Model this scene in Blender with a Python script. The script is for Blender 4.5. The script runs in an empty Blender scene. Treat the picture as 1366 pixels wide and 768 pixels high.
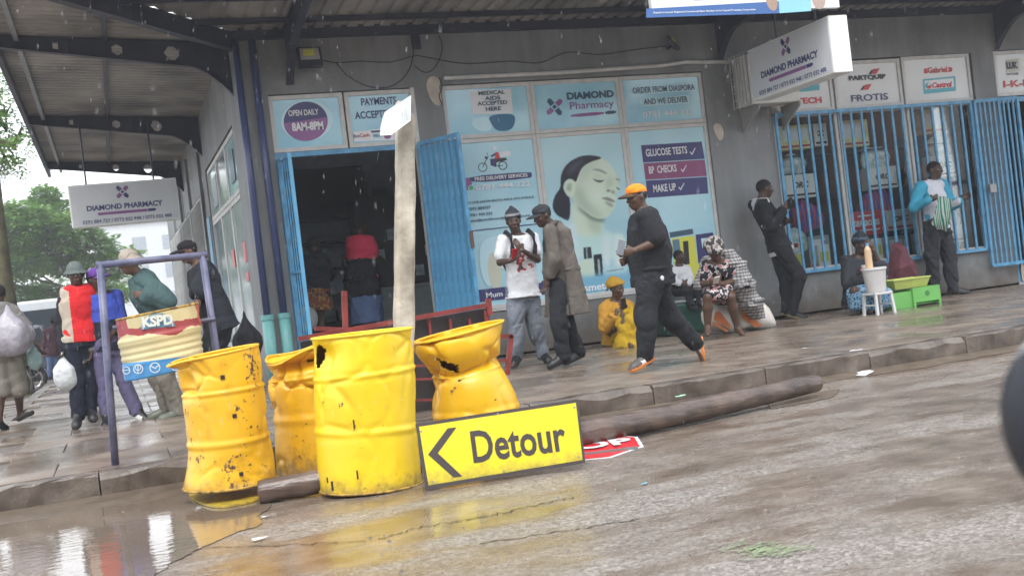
import bpy, math, random
import numpy as np
from mathutils import Vector, Matrix
random.seed(7); RNG = np.random.default_rng(11)
scn = bpy.context.scene
COL = scn.collection
# ---------------------------------------------------------------- camera
FPX, ROLL, PITCH, YAW, CH = 1492.5, .1166, .0056, .343, .91
FWD = np.array([math.sin(YAW)*math.cos(PITCH), math.cos(YAW)*math.cos(PITCH), -math.sin(PITCH)])
RGT = np.array([math.cos(YAW), -math.sin(YAW), 0.0]); DWN = np.cross(FWD, RGT)
IX = RGT*math.cos(ROLL)+DWN*math.sin(ROLL); IY = -RGT*math.sin(ROLL)+DWN*math.cos(ROLL)
cam_d = bpy.data.cameras.new('camera'); cam = bpy.data.objects.new('camera', cam_d); COL.objects.link(cam)
cam_d.sensor_width = 36; cam_d.lens = FPX*36/1366; cam_d.clip_start = .05; cam_d.clip_end = 2000
cam.matrix_world = Matrix([[IX[0], -IY[0], -FWD[0], 0], [IX[1], -IY[1], -FWD[1], 0], [IX[2], -IY[2], -FWD[2], CH], [0, 0, 0, 1]])
cam_d.dof.use_dof = True; cam_d.dof.focus_distance = 9.0; cam_d.dof.aperture_fstop = 5.0
scn.camera = cam
# ---------------------------------------------------------------- sky, sun, exposure
world = bpy.data.worlds.new('World'); scn.world = world; world.use_nodes = True
wn, wl = world.node_tree.nodes, world.node_tree.links
bg = wn['Background']; sky = wn.new('ShaderNodeTexSky'); sky.sky_type = 'NISHITA'; sky.sun_disc = False
sky.sun_elevation = math.radians(58); sky.sun_rotation = math.radians(200)
sky.air_density = 1.0; sky.dust_density = 1.5; sky.ozone_density = 1.0
hs = wn.new('ShaderNodeHueSaturation'); hs.inputs['Saturation'].default_value = .22; hs.inputs['Value'].default_value = 1.35
wl.new(sky.outputs[0], hs.inputs['Color']); 
veil = wn.new('ShaderNodeMixRGB'); veil.inputs[0].default_value = .6; veil.inputs[2].default_value = (7.0, 7.3, 7.7, 1)   # overcast: cloud evens the sky out
wl.new(hs.outputs[0], veil.inputs[1]); wl.new(veil.outputs[0], bg.inputs['Color'])
bg.inputs['Strength'].default_value = .15
sund = bpy.data.lights.new('sun', 'SUN'); sund.energy = .9; sund.angle = math.radians(25); sund.color = (1, .97, .93)
sun = bpy.data.objects.new('sun', sund); COL.objects.link(sun)
az = math.radians(200); el = math.radians(58)
sdir = Vector((math.sin(az)*math.cos(el), math.cos(az)*math.cos(el), math.sin(el)))
sun.rotation_euler = (-sdir).to_track_quat('-Z', 'Y').to_euler()
scn.view_settings.view_transform = 'Standard'; scn.view_settings.look = 'None'
scn.view_settings.exposure = 1.15; scn.view_settings.gamma = 1.0
scn.cycles.max_bounces = 8; scn.cycles.diffuse_bounces = 4; scn.cycles.glossy_bounces = 3; scn.cycles.transparent_max_bounces = 12
# ---------------------------------------------------------------- photo geometry -> place
def ray(x, y): return IX*(x-683)/FPX+IY*(y-384)/FPX+FWD
C0 = np.array([0, 0, CH])
def onz(x, y, z):
    d = ray(x, y); return C0+d*(z-CH)/d[2]
def ony(x, y, Y):
    d = ray(x, y); return C0+d*Y/d[1]
def onx(x, y, X):
    d = ray(x, y); return C0+d*X/d[0]
def mpp(Y): return Y/(FPX*.94)          # metres per photo pixel at depth Y
YF = 13.0; XW = 1.62; ROAD = -.18; CAN = 4.05
# ---------------------------------------------------------------- materials
MATS = {}
def lin(c): return tuple((v/12.92 if v <= .04045 else ((v+.055)/1.055)**2.4) for v in c)
def mat(name, col, rough=.6, metal=0, var=.12, vs=6, bump=.0, bs=60, col2=None, spec=.5, coat=0, emit=0):
    """procedural material: base colour broken up by two noises (linear rgb)"""
    if name in MATS: return MATS[name]
    m = bpy.data.materials.new(name); m.use_nodes = True; n, l = m.node_tree.nodes, m.node_tree.links
    b = n['Principled BSDF']; tc = n.new('ShaderNodeTexCoord')
    no = n.new('ShaderNodeTexNoise'); no.inputs['Scale'].default_value = vs; no.inputs['Detail'].default_value = 5
    l.new(tc.outputs['Object'], no.inputs['Vector'])
    r = n.new('ShaderNodeValToRGB'); r.color_ramp.elements[0].position = .3; r.color_ramp.elements[1].position = .72
    a = [max(0, v*(1-var)) for v in col]; c = [min(1, v*(1+var)) for v in (col2 or col)]
    r.color_ramp.elements[0].color = (*a, 1); r.color_ramp.elements[1].color = (*c, 1)
    l.new(no.outputs['Fac'], r.inputs['Fac']); l.new(r.outputs['Color'], b.inputs['Base Color'])
    b.inputs['Roughness'].default_value = rough; b.inputs['Metallic'].default_value = metal
    b.inputs['Specular IOR Level'].default_value = spec
    if coat: b.inputs['Coat Weight'].default_value = coat; b.inputs['Coat Roughness'].default_value = .15
    if bump:
        n2 = n.new('ShaderNodeTexNoise'); n2.inputs['Scale'].default_value = bs; n2.inputs['Detail'].default_value = 4
        l.new(tc.outputs['Object'], n2.inputs['Vector'])
        bp = n.new('ShaderNodeBump'); bp.inputs['Strength'].default_value = bump; bp.inputs['Distance'].default_value = .01
        l.new(n2.outputs['Fac'], bp.inputs['Height']); l.new(bp.outputs['Normal'], b.inputs['Normal'])
    if emit:
        b.inputs['Emission Color'].default_value = (*col, 1); b.inputs['Emission Strength'].default_value = emit
    MATS[name] = m; return m
def nodes(m): return m.node_tree.nodes, m.node_tree.links, m.node_tree.nodes['Principled BSDF']
def mud(m, z0, z1, col=(.11, .082, .058), amt=.85):
    """splashed mud clinging to the foot of a thing (z0 full .. z1 gone, object height in metres)"""
    n, l, bb = nodes(m); tc = next(x for x in n if x.type == 'TEX_COORD'); sx = n.new('ShaderNodeSeparateXYZ'); l.new(tc.outputs['Object'], sx.inputs[0]); a = n.new('ShaderNodeTexNoise'); a.inputs['Scale'].default_value = 17; a.inputs['Detail'].default_value = 8; a.inputs['Roughness'].default_value = .7; l.new(tc.outputs['Object'], a.inputs[0])
    ma = n.new('ShaderNodeMath'); ma.operation = 'MULTIPLY_ADD'; ma.inputs[1].default_value = -(z1-z0)*2.4; l.new(a.outputs[0], ma.inputs[0]); l.new(sx.outputs[2], ma.inputs[2]); mr = n.new('ShaderNodeMapRange'); s = -(z1-z0)*1.2; mr.inputs['From Min'].default_value = z0+s; mr.inputs['From Max'].default_value = z1+s; mr.inputs['To Min'].default_value = amt; mr.inputs['To Max'].default_value = 0; l.new(ma.outputs[0], mr.inputs[0])
    src = bb.inputs['Base Color'].links[0].from_socket; mx = n.new('ShaderNodeMixRGB'); l.new(mr.outputs[0], mx.inputs[0]); l.new(src, mx.inputs[1]); mx.inputs[2].default_value = (*col, 1); l.new(mx.outputs[0], bb.inputs['Base Color'])
def print_mat(name, col, rough=.35): return mat('print_'+name, col, rough, var=.03, vs=3)
# ---------------------------------------------------------------- mesh builder
def tag(o, label=None, cat=None, group=None, kind=None):
    if label: o['label'] = label
    if cat: o['category'] = cat
    if group: o['group'] = group
    if kind: o['kind'] = kind
    return o
def wloc(o):
    v = np.zeros(3)
    while o is not None: v += np.array(o.location); o = o.parent
    return v
def empty(name, loc, label, cat, group=None):
    o = bpy.data.objects.new(name, None); o.empty_display_size = .1; COL.objects.link(o); o.location = tuple(float(v) for v in loc)
    return tag(o, label, cat, group)
class MB:
    def __init__(s): s.v = []; s.f = []; s.m = []; s.cm = 0
    def mat(s, i): s.cm = i; return s
    def add(s, vs, fs):
        b = len(s.v); s.v += [tuple(float(c) for c in v) for v in vs]
        for f in fs: s.f.append(tuple(i+b for i in f)); s.m.append(s.cm)
        return s
    def box(s, lo, hi):
        x0, y0, z0 = lo; x1, y1, z1 = hi
        return s.add([(x0, y0, z0), (x1, y0, z0), (x1, y1, z0), (x0, y1, z0), (x0, y0, z1), (x1, y0, z1), (x1, y1, z1), (x0, y1, z1)],
                     [(0, 3, 2, 1), (4, 5, 6, 7), (0, 1, 5, 4), (1, 2, 6, 5), (2, 3, 7, 6), (3, 0, 4, 7)])
    def frame(s, a, b, up=(0, 0, 1)):
        a, b = np.array(a, float), np.array(b, float); t = b-a; t /= np.linalg.norm(t); up = np.array(up, float)
        if abs(t@up) > .98: up = np.array([0, 1., 0])
        u = np.cross(t, up); u /= np.linalg.norm(u); w = np.cross(u, t); return a, b, u, w
    def beam(s, a, b, w, h, up=(0, 0, 1)):
        a, b, u, v = s.frame(a, b, up); u = u*w/2; v = v*h/2
        vs = [a-u-v, a+u-v, a+u+v, a-u+v, b-u-v, b+u-v, b+u+v, b-u+v]
        return s.add(vs, [(0, 1, 2, 3), (7, 6, 5, 4), (4, 5, 1, 0), (5, 6, 2, 1), (6, 7, 3, 2), (7, 4, 0, 3)])
    def cyl(s, a, b, r0, r1=None, n=12, caps=True):
        r1 = r0 if r1 is None else r1; a, b, u, v = s.frame(a, b); vs = []
        for c, r in ((a, r0), (b, r1)):
            for i in range(n):
                t = 2*math.pi*i/n; vs.append(c+r*(math.cos(t)*u+math.sin(t)*v))
        fs = [(i, i+n, (i+1) % n+n, (i+1) % n) for i in range(n)]
        if caps: fs += [tuple(range(n)), tuple(range(2*n-1, n-1, -1))]
        return s.add(vs, fs)
    def tube(s, pts, r, n=8):
        pts = [np.array(p, float) for p in pts]; rr = r if hasattr(r, '__len__') else [r]*len(pts); vs = []
        for i, p in enumerate(pts):
            t = pts[min(i+1, len(pts)-1)]-pts[max(i-1, 0)]; t /= np.linalg.norm(t)
            up = np.array([0, 0, 1.]) if abs(t[2]) < .9 else np.array([0, 1., 0])
            u = np.cross(t, up); u /= np.linalg.norm(u); w = np.cross(u, t)
            for k in range(n):
                a = 2*math.pi*k/n; vs.append(p+rr[i]*(math.cos(a)*u+math.sin(a)*w))
        m = len(pts); fs = [(i*n+k, (i+1)*n+k, (i+1)*n+(k+1) % n, i*n+(k+1) % n) for i in range(m-1) for k in range(n)]
        fs += [tuple(range(n)), tuple(range(m*n-1, (m-1)*n-1, -1))]
        return s.add(vs, fs)
    def plate(s, pts, th, nrm):
        """extruded polygon: pts outline, nrm direction of thickness"""
        nrm = np.array(nrm, float)*th; n = len(pts); P = [np.array(p, float) for p in pts]
        vs = P+[p+nrm for p in P]
        return s.add(vs, [tuple(range(n)), tuple(range(2*n-1, n-1, -1))]+[(i, i+n, (i+1) % n+n, (i+1) % n) for i in range(n)])
    def ell(s, c, r, n=12, m=8):
        c = np.array(c, float); vs = []; fs = []
        for j in range(m+1):
            ph = math.pi*j/m
            for i in range(n):
                t = 2*math.pi*i/n; vs.append(c+np.array([r[0]*math.sin(ph)*math.cos(t), r[1]*math.sin(ph)*math.sin(t), r[2]*math.cos(ph)]))
        for j in range(m):
            for i in range(n): fs.append((j*n+i, (j+1)*n+i, (j+1)*n+(i+1) % n, j*n+(i+1) % n))
        return s.add(vs, fs)
    def build(s, name, mats, parent=None, smooth=False, bevel=0, kind=None, label=None, cat=None, group=None, origin=None, auto=False):
        me = bpy.data.meshes.new(name); V = np.array(s.v, float)
        if parent is None:
            if origin is None:
                lo, hi = V.min(0), V.max(0); origin = ((lo[0]+hi[0])/2, (lo[1]+hi[1])/2, lo[2])
            base = np.array(origin, float)
        else:
            base = wloc(parent)
            if origin is not None: base = np.array(origin, float)
        me.from_pydata((V-base).tolist(), [], s.f); me.validate()
        if not isinstance(mats, (list, tuple)): mats = [mats]
        for mm in mats: me.materials.append(mm)
        if len(mats) > 1 and len(me.polygons) == len(s.m):
            me.polygons.foreach_set('material_index', s.m)
        if smooth: me.polygons.foreach_set('use_smooth', [True]*len(me.polygons))
        o = bpy.data.objects.new(name, me); COL.objects.link(o)
        if parent is not None: o.parent = parent; o.location = tuple(base-wloc(parent))
        else: o.location = tuple(base)
        if bevel:
            md = o.modifiers.new('bevel', 'BEVEL'); md.width = bevel; md.segments = 2; md.limit_method = 'ANGLE'
        me.update()
        return tag(o, label, cat, group, kind)
def dup(o, parent, dloc):
    c = o.copy(); COL.objects.link(c); c.parent = parent; c.location = tuple(np.array(o.location)+np.array(dloc)); return c
# ---------------------------------------------------------------- lettering and flat print
def glyphs(sv, bold=0.0, shear=0.0, space=1.0, th=.01):
    cu = bpy.data.curves.new('t', 'FONT'); cu.body = sv; cu.size = 1; cu.offset = bold; cu.shear = shear; cu.extrude = th; cu.resolution_u = 3
    cu.space_character = space
    o = bpy.data.objects.new('t', cu); COL.objects.link(o)
    dg = bpy.context.evaluated_depsgraph_get(); me = bpy.data.meshes.new_from_object(o.evaluated_get(dg))
    bpy.data.objects.remove(o); bpy.data.curves.remove(cu)
    n = len(me.vertices); co = np.empty(n*3); me.vertices.foreach_get('co', co); co = co.reshape(-1, 3)
    fs = [tuple(p.vertices) for p in me.polygons]; bpy.data.meshes.remove(me); return co, fs
def text(parent, sv, O, U, V, w, h, m, bold=.02, shear=0, space=1.0, th=.0015, name='lettering', slab=False):
    """lettering whose inked box is w x h with lower-left corner O in the plane U,V"""
    co, fs = glyphs(sv, bold, shear, space)
    lo, hi = co.min(0), co.max(0); U, V, O = (np.array(q, float) for q in (U, V, O)); N = np.cross(U, V)
    x = (co[:, 0]-lo[0])/(hi[0]-lo[0])*w; y = (co[:, 1]-lo[1])/(hi[1]-lo[1])*h; z = (co[:, 2]-lo[2])/max(1e-9, hi[2]-lo[2])*th
    P = O+x[:, None]*U+y[:, None]*V+z[:, None]*N
    b = MB(); b.add(P, fs); return b.build(name, m, parent)
def ftext(parent, sv, x1, y1, x2, y2, hpx, m, Y, **k):
    """lettering on a plane of constant Y: baseline from photo (x1,y1) to (x2,y2)"""
    a, b = ony(x1, y1, Y), ony(x2, y2, Y); z = (a[2]+b[2])/2
    return text(parent, sv, (a[0], Y, z), (1, 0, 0), (0, 0, 1), b[0]-a[0], hpx*float((a-C0)@FWD)/FPX, m, **k)
def fpoly(mb, pts, Y, th=.0008, mi=None):
    if mi is not None: mb.mat(mi)
    mb.plate([ony(x, y, Y) for x, y in pts], th, (0, 1, 0))
def smooth_pts(pts, it=2):
    P = [np.array(p, float) for p in pts]
    for _ in range(it):
        Q = []
        for i in range(len(P)):
            a, b = P[i], P[(i+1) % len(P)]; Q += [a*.75+b*.25, a*.25+b*.75]
        P = Q
    return [tuple(p) for p in P]
# ================================================================ SETTING
# ---- road
def road_mat():
    m = mat('wet_asphalt', (.1, .1, .1), .5); n, l, b = nodes(m)
    for x in list(n):
        if x.type in ('TEX_NOISE', 'VALTORGB'): n.remove(x)
    tc = next(x for x in n if x.type == 'TEX_COORD')
    mp = n.new('ShaderNodeMapping'); mp.inputs['Scale'].default_value = (.55, 1.5, 1); mp.inputs['Rotation'].default_value = (0, 0, .12); l.new(tc.outputs['Object'], mp.inputs['Vector'])
    big = n.new('ShaderNodeTexNoise'); big.inputs['Scale'].default_value = 1.1; big.inputs['Detail'].default_value = 7; big.inputs['Roughness'].default_value = .62; l.new(mp.outputs[0], big.inputs['Vector'])
    wet = n.new('ShaderNodeValToRGB'); wet.color_ramp.elements[0].position = .42; wet.color_ramp.elements[1].position = .60
    wet.color_ramp.elements[0].color = (1, 1, 1, 1); wet.color_ramp.elements[1].color = (0, 0, 0, 1)   # 1 = water film over mud
    l.new(big.outputs['Fac'], wet.inputs['Fac'])
    st = n.new('ShaderNodeTexVoronoi'); st.inputs['Scale'].default_value = 75; l.new(tc.outputs['Object'], st.inputs['Vector'])
    sr = n.new('ShaderNodeValToRGB'); e = sr.color_ramp.elements; e[0].position = 0; e[0].color = (.14, .118, .10, 1); e[1].position = 1; e[1].color = (.37, .335, .305, 1)
    e2 = e.new(.5); e2.color = (.23, .205, .185, 1)
    sp = n.new('ShaderNodeSeparateColor'); l.new(st.outputs['Color'], sp.inputs[0]); l.new(sp.outputs[0], sr.inputs['Fac'])
    fine = n.new('ShaderNodeTexNoise'); fine.inputs['Scale'].default_value = 3.5; fine.inputs['Detail'].default_value = 8; l.new(tc.outputs['Object'], fine.inputs['Vector'])
    fr = n.new('ShaderNodeValToRGB'); fr.color_ramp.elements[0].position = .35; fr.color_ramp.elements[0].color = (.13, .093, .066, 1); fr.color_ramp.elements[1].position = .7; fr.color_ramp.elements[1].color = (.26, .21, .17, 1)
    l.new(fine.outputs['Fac'], fr.inputs['Fac'])
    mx = n.new('ShaderNodeMixRGB'); l.new(wet.outputs[0], mx.inputs[0]); l.new(sr.outputs[0], mx.inputs[1]); l.new(fr.outputs[0], mx.inputs[2])
    m2 = n.new('ShaderNodeMixRGB'); m2.blend_type = 'MULTIPLY'; m2.inputs[0].default_value = .5; l.new(mx.outputs[0], m2.inputs[1])
    f3 = n.new('ShaderNodeTexNoise'); f3.inputs['Scale'].default_value = 14; f3.inputs['Detail'].default_value = 6; l.new(mp.outputs[0], f3.inputs['Vector'])
    r3 = n.new('ShaderNodeValToRGB'); r3.color_ramp.elements[0].position = .35; r3.color_ramp.elements[0].color = (.55, .5, .45, 1); r3.color_ramp.elements[1].position = .65; r3.color_ramp.elements[1].color = (1, 1, 1, 1)
    l.new(f3.outputs['Fac'], r3.inputs['Fac']); l.new(r3.outputs[0], m2.inputs[2]); l.new(m2.outputs[0], b.inputs['Base Color'])
    rr = n.new('ShaderNodeMapRange'); rr.inputs['To Min'].default_value = .42; rr.inputs['To Max'].default_value = .14; l.new(wet.outputs[0], rr.inputs['Value']); l.new(rr.outputs[0], b.inputs['Roughness'])
    bs = n.new('ShaderNodeMapRange'); bs.inputs['To Min'].default_value = .42; bs.inputs['To Max'].default_value = .07; l.new(wet.outputs[0], bs.inputs['Value'])
    bp = n.new('ShaderNodeBump'); bp.inputs['Distance'].default_value = .012; l.new(bs.outputs[0], bp.inputs['Strength']); l.new(st.outputs['Distance'], bp.inputs['Height'])
    l.new(bp.outputs[0], b.inputs['Normal'])
    return m
M_ROAD = road_mat()
b = MB(); b.add([(-200, -200, ROAD), (200, -200, ROAD), (200, 250, ROAD), (-200, 250, ROAD)], [(0, 1, 2, 3)])
b.build('road', M_ROAD, kind='structure', origin=(0, 0, ROAD))
# ---- water in the gutter
def water_mat():
    m = mat('puddle_water', (.16, .125, .095), .03, var=.15, vs=2.2, spec=.9); n, l, bb = nodes(m)
    w = n.new('ShaderNodeTexNoise'); w.inputs['Scale'].default_value = 9; w.inputs['Detail'].default_value = 3
    tc = next(x for x in n if x.type == 'TEX_COORD'); mp = n.new('ShaderNodeMapping'); mp.inputs['Scale'].default_value = (1, 2.2, 1)
    l.new(tc.outputs['Object'], mp.inputs[0]); l.new(mp.outputs[0], w.inputs['Vector'])
    bp = n.new('ShaderNodeBump'); bp.inputs['Strength'].default_value = .10; bp.inputs['Distance'].default_value = .012
    l.new(w.outputs['Fac'], bp.inputs['Height']); l.new(bp.outputs[0], bb.inputs['Normal']); bb.inputs['IOR'].default_value = 1.38
    return m
M_WATER = water_mat()
def blob(pts, jit, seed, z):
    rg = random.Random(seed); P = [np.array(onz(x, y, z)[:2]) for x, y in pts]; a = jit
    for _ in range(5):
        Q = []
        for i in range(len(P)):
            p, q = P[i], P[(i+1) % len(P)]; L = np.linalg.norm(q-p)
            Q += [p, (p+q)/2+np.array([rg.gauss(0, 1), rg.gauss(0, 1)])*a*L]
        P = Q; a *= .95
    return [(p[0], p[1], z) for p in P]
def puddle(pts, seed, label):
    P = blob(pts, .07, seed, ROAD+.004); b = MB(); b.add(P, [tuple(range(len(P)))])
    o = b.build('puddle', M_WATER, kind='structure', origin=P[0]); return o
puddle([(-160, 800), (-120, 690), (0, 676), (60, 667), (120, 661), (175, 652), (245, 640), (330, 650), (362, 668), (350, 697), (300, 716), (262, 733), (222, 752), (190, 790), (120, 860)], 3, '')
puddle([(1010, 535), (1040, 528), (1095, 522), (1120, 518), (1110, 530), (1060, 540), (1030, 545)], 9, '')
# ---- pavement: bed, slabs, kerb stones
KY = 7.73
pave_root = empty('pavement', (0, 7.9, -.02), None, None); tag(pave_root, kind='structure')
M_BED = mat('slab_joint_dirt', (.10, .082, .067), .5, bump=.4, bs=120)
def slab_mat():
    m = mat('paving_slab', (.155, .118, .090), .3, var=.28, vs=2.6, bump=.28, bs=50, col2=(.215, .172, .138), spec=.5); n, l, bb = nodes(m)
    tc = next(x for x in n if x.type == 'TEX_COORD'); geo = n.new('ShaderNodeNewGeometry'); oi = n.new('ShaderNodeObjectInfo')
    src = bb.inputs['Base Color'].links[0].from_socket
    mul = n.new('ShaderNodeMixRGB'); mul.blend_type = 'MULTIPLY'; mul.inputs[0].default_value = 1
    mr = n.new('ShaderNodeMapRange'); mr.inputs['To Min'].default_value = .88; mr.inputs['To Max'].default_value = 1.06; l.new(oi.outputs['Random'], mr.inputs['Value'])
    l.new(src, mul.inputs[1]); l.new(mr.outputs[0], mul.inputs[2]); l.new(mul.outputs[0], bb.inputs['Base Color'])
    w = n.new('ShaderNodeTexNoise'); w.inputs['Scale'].default_value = .9; w.inputs['Detail'].default_value = 5; l.new(geo.outputs['Position'], w.inputs['Vector'])
    r = n.new('ShaderNodeMapRange'); r.inputs['From Min'].default_value = .4; r.inputs['From Max'].default_value = .58; r.inputs['To Min'].default_value = .07; r.inputs['To Max'].default_value = .42
    l.new(w.outputs['Fac'], r.inputs['Value']); l.new(r.outputs[0], bb.inputs['Roughness'])
    return m
M_SLAB = slab_mat()
b = MB(); b.box((-1.2, KY+.16, -.3), (26, YF+.2, -.022)); b.box((-1.2, YF+.2, -.3), (XW+.05, 75, -.022))
b.build('slab_bed', M_BED, pave_root)
slab_me = []
for k in range(5):
    rg = random.Random(k); s = .745; t = []; g = .005
    q = [(-s/2+rg.uniform(.0, g), -s/2+rg.uniform(0, g)), (s/2-rg.uniform(0, g), -s/2+rg.uniform(0, g)), (s/2-rg.uniform(0, g), s/2-rg.uniform(0, g)), (-s/2+rg.uniform(0, g), s/2-rg.uniform(0, g))]
    if k == 4: q[1] = (s/2-.10, -s/2+.03)
    c = [(x*.985, y*.985) for x, y in q]
    vs = [(x, y, -.04) for x, y in q]+[(x, y, -.004) for x, y in q]+[(x, y, 0) for x, y in c]
    fs = [(8, 9, 10, 11)]+[(i, (i+1) % 4, 4+(i+1) % 4, 4+i) for i in range(4)]+[(4+i, 4+(i+1) % 4, 8+(i+1) % 4, 8+i) for i in range(4)]
    me = bpy.data.meshes.new('slab'); me.from_pydata(vs, [], fs); me.materials.append(M_SLAB); slab_me.append(me)
def slab(x, y):
    o = bpy.data.objects.new('slab', slab_me[random.choice((0, 1, 2, 3))]); COL.objects.link(o); o.parent = pave_root
    o.location = (x, y-7.9, .02+random.uniform(-.0025, .001)); o.rotation_euler = (random.gauss(0, .0015), random.gauss(0, .0015), random.choice((0, 0, 0, math.pi))+random.gauss(0, .003))
ns = 0
for j in range(7):
    for i in range(23):
        x = -.85+i*.745+(.37 if j % 2 else 0)
        if x < 15.6: slab(x, KY+.17+.375+j*.745); ns += 1
for j in range(16):
    for i in range(4): slab(-.85+i*.745+(.2 if j % 2 else 0)*(i < 3), YF+.57+j*.745)
M_KERB = mat('kerb_concrete', (.07, .05, .038), .34, var=.3, vs=5, bump=.5, bs=38, col2=(.14, .115, .095))
kroot = empty('kerb', (0, KY, ROAD), None, None); tag(kroot, kind='structure')
kms = []
for k in range(4):
    rg = random.Random(40+k); n = 10; vs = []; fs = []
    for i in range(n+1):
        x = -.495+.99*i/n; ch = rg.uniform(.006, .014) if k != 2 else rg.uniform(.01, .05)
        dz = rg.uniform(-.006, .004)
        vs += [(x, rg.uniform(-.008, .012), -.12), (x, rg.uniform(-.01, .01), .175-ch+dz), (x, ch, .18+dz), (x, .165, .18+dz), (x, .165, -.12)]
    for i in range(n):
        for j in range(4): fs.append((i*5+j, (i+1)*5+j, (i+1)*5+j+1, i*5+j+1))
    fs += [(0, 1, 2, 3, 4), tuple(n*5+j for j in (4, 3, 2, 1, 0))]
    me = bpy.data.meshes.new('kerb_stone'); me.from_pydata(vs, [], fs); me.materials.append(M_KERB); kms.append(me)
for i in range(-3, 22):
    o = bpy.data.objects.new('kerb_stone', kms[2 if i in (0, 3) else (i*7) % 4]); COL.objects.link(o); o.parent = kroot
    o.location = (i+.3, random.uniform(-.005, .005), random.uniform(-.006, .0)); o.rotation_euler = (0, 0, random.gauss(0, .006))
for i in range(26):     # kerb of the side street
    o = bpy.data.objects.new('kerb_stone', kms[(i*5) % 4]); COL.objects.link(o); o.parent = kroot
    o.location = (-1.38, i+.68, 0); o.rotation_euler = (0, 0, math.pi/2)
    o.rotation_euler = (0, 0, -math.pi/2); o.location = (-1.38, i+.68, random.uniform(-.01, 0))
# gutter silt and cracks are relief on the road
b = MB()
def strip(x0, x1, ya, yb, z, seed, n=40):
    rg = random.Random(seed); vs = []; 
    for i in range(n+1):
        x = x0+(x1-x0)*i/n; vs += [(x, ya+rg.uniform(-.05, .05)*(1 if 0 < i < n else 0), z), (x, yb, z+.03)]
    b.add(vs, [(2*i, 2*i+2, 2*i+3, 2*i+1) for i in range(n)])
M_SILT = mat('gutter_silt', (.12, .092, .068), .3, var=.3, vs=7, bump=.3, bs=80)
strip(-3, 3.2, 7.35, 7.72, ROAD+.003, 1); strip(3.2, 9, 7.55, 7.72, ROAD+.003, 2); strip(9, 16, 7.45, 7.72, ROAD+.003, 3)
b.build('gutter_silt', M_SILT, kind='structure')
# ================================================================ SHOP BUILDING
M_WALL = mat('grey_wall_paint', (.215, .228, .235), .62, var=.10, vs=1.4, bump=.3, bs=30, col2=(.245, .257, .264))
M_SILL = mat('plinth_paint', (.185, .195, .195), .55, var=.2, vs=1.8, bump=.3, bs=30)
def weather(m, stain=(.55, .53, .5), zlow=.45):
    n, l, bb = nodes(m); geo = n.new('ShaderNodeNewGeometry'); mp = n.new('ShaderNodeMapping'); mp.inputs['Scale'].default_value = (2.6, 2.6, .45); l.new(geo.outputs['Position'], mp.inputs[0]); a = n.new('ShaderNodeTexNoise'); a.inputs['Scale'].default_value = 1.2; a.inputs['Detail'].default_value = 8; a.inputs['Roughness'].default_value = .65; l.new(mp.outputs[0], a.inputs[0])
    r = n.new('ShaderNodeValToRGB'); r.color_ramp.elements[0].position = .36; r.color_ramp.elements[1].position = .62; r.color_ramp.elements[0].color = (*stain, 1); r.color_ramp.elements[1].color = (1, 1, 1, 1); l.new(a.outputs[0], r.inputs[0])
    sx = n.new('ShaderNodeSeparateXYZ'); l.new(geo.outputs['Position'], sx.inputs[0]); b2 = n.new('ShaderNodeTexNoise'); b2.inputs['Scale'].default_value = 6; b2.inputs['Detail'].default_value = 6; l.new(geo.outputs['Position'], b2.inputs[0]); ma = n.new('ShaderNodeMath'); ma.operation = 'MULTIPLY_ADD'; ma.inputs[1].default_value = -.7; l.new(b2.outputs[0], ma.inputs[0]); l.new(sx.outputs[2], ma.inputs[2])
    mr = n.new('ShaderNodeMapRange'); mr.inputs['From Min'].default_value = -.35; mr.inputs['From Max'].default_value = .05; mr.inputs['To Min'].default_value = 1; mr.inputs['To Max'].default_value = 0; l.new(ma.outputs[0], mr.inputs[0])
    src = bb.inputs['Base Color'].links[0].from_socket; m1 = n.new('ShaderNodeMixRGB'); m1.blend_type = 'MULTIPLY'; m1.inputs[0].default_value = .55; l.new(src, m1.inputs[1]); l.new(r.outputs[0], m1.inputs[2]); m2 = n.new('ShaderNodeMixRGB'); l.new(mr.outputs[0], m2.inputs[0]); l.new(m1.outputs[0], m2.inputs[1]); m2.inputs[2].default_value = (.10, .082, .066, 1); l.new(m2.outputs[0], bb.inputs['Base Color'])
weather(M_WALL); weather(M_SILL)
M_WALLD = mat('inner_wall_paint', (.52, .60, .70), .6)
M_ALU = mat('white_aluminium', (.55, .55, .53), .4, var=.10, vs=9)
M_DARK = mat('dark_gap', (.02, .02, .022), .7)
bld = empty('shop_building', (XW, YF, 0), 'grey painted corner building with pharmacy windows and spares shop under a metal canopy', 'building')
T = .25
def wallbox(lo, hi, m=None, name='wall'): return MB().box(lo, hi).build(name, m or M_WALL, bld)
H = 6.2
wallbox((XW, YF, 0), (1.95, YF+T, H)); wallbox((1.95, YF, 3.37), (3.69, YF+T, H)); wallbox((3.69, YF, 0), (4.04, YF+T, H))
wallbox((4.04, YF, .6), (7.65, YF+T, 0), M_SILL) if False else wallbox((4.04, YF, 0), (7.65, YF+T, .6), M_SILL)
wallbox((4.04, YF, 3.38), (7.65, YF+T, H)); wallbox((7.65, YF, 0), (8.64, YF+T, H))
wallbox((8.64, YF, 0), (12.12, YF+T, .57), M_SILL); wallbox((8.64, YF, 3.44), (12.12, YF+T, H))
wallbox((12.12, YF, 0), (12.52, YF+T, H)); wallbox((12.52, YF, 3.46), (13.7, YF+T, H)); wallbox((13.7, YF, 0), (20, YF+T, H))
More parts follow.
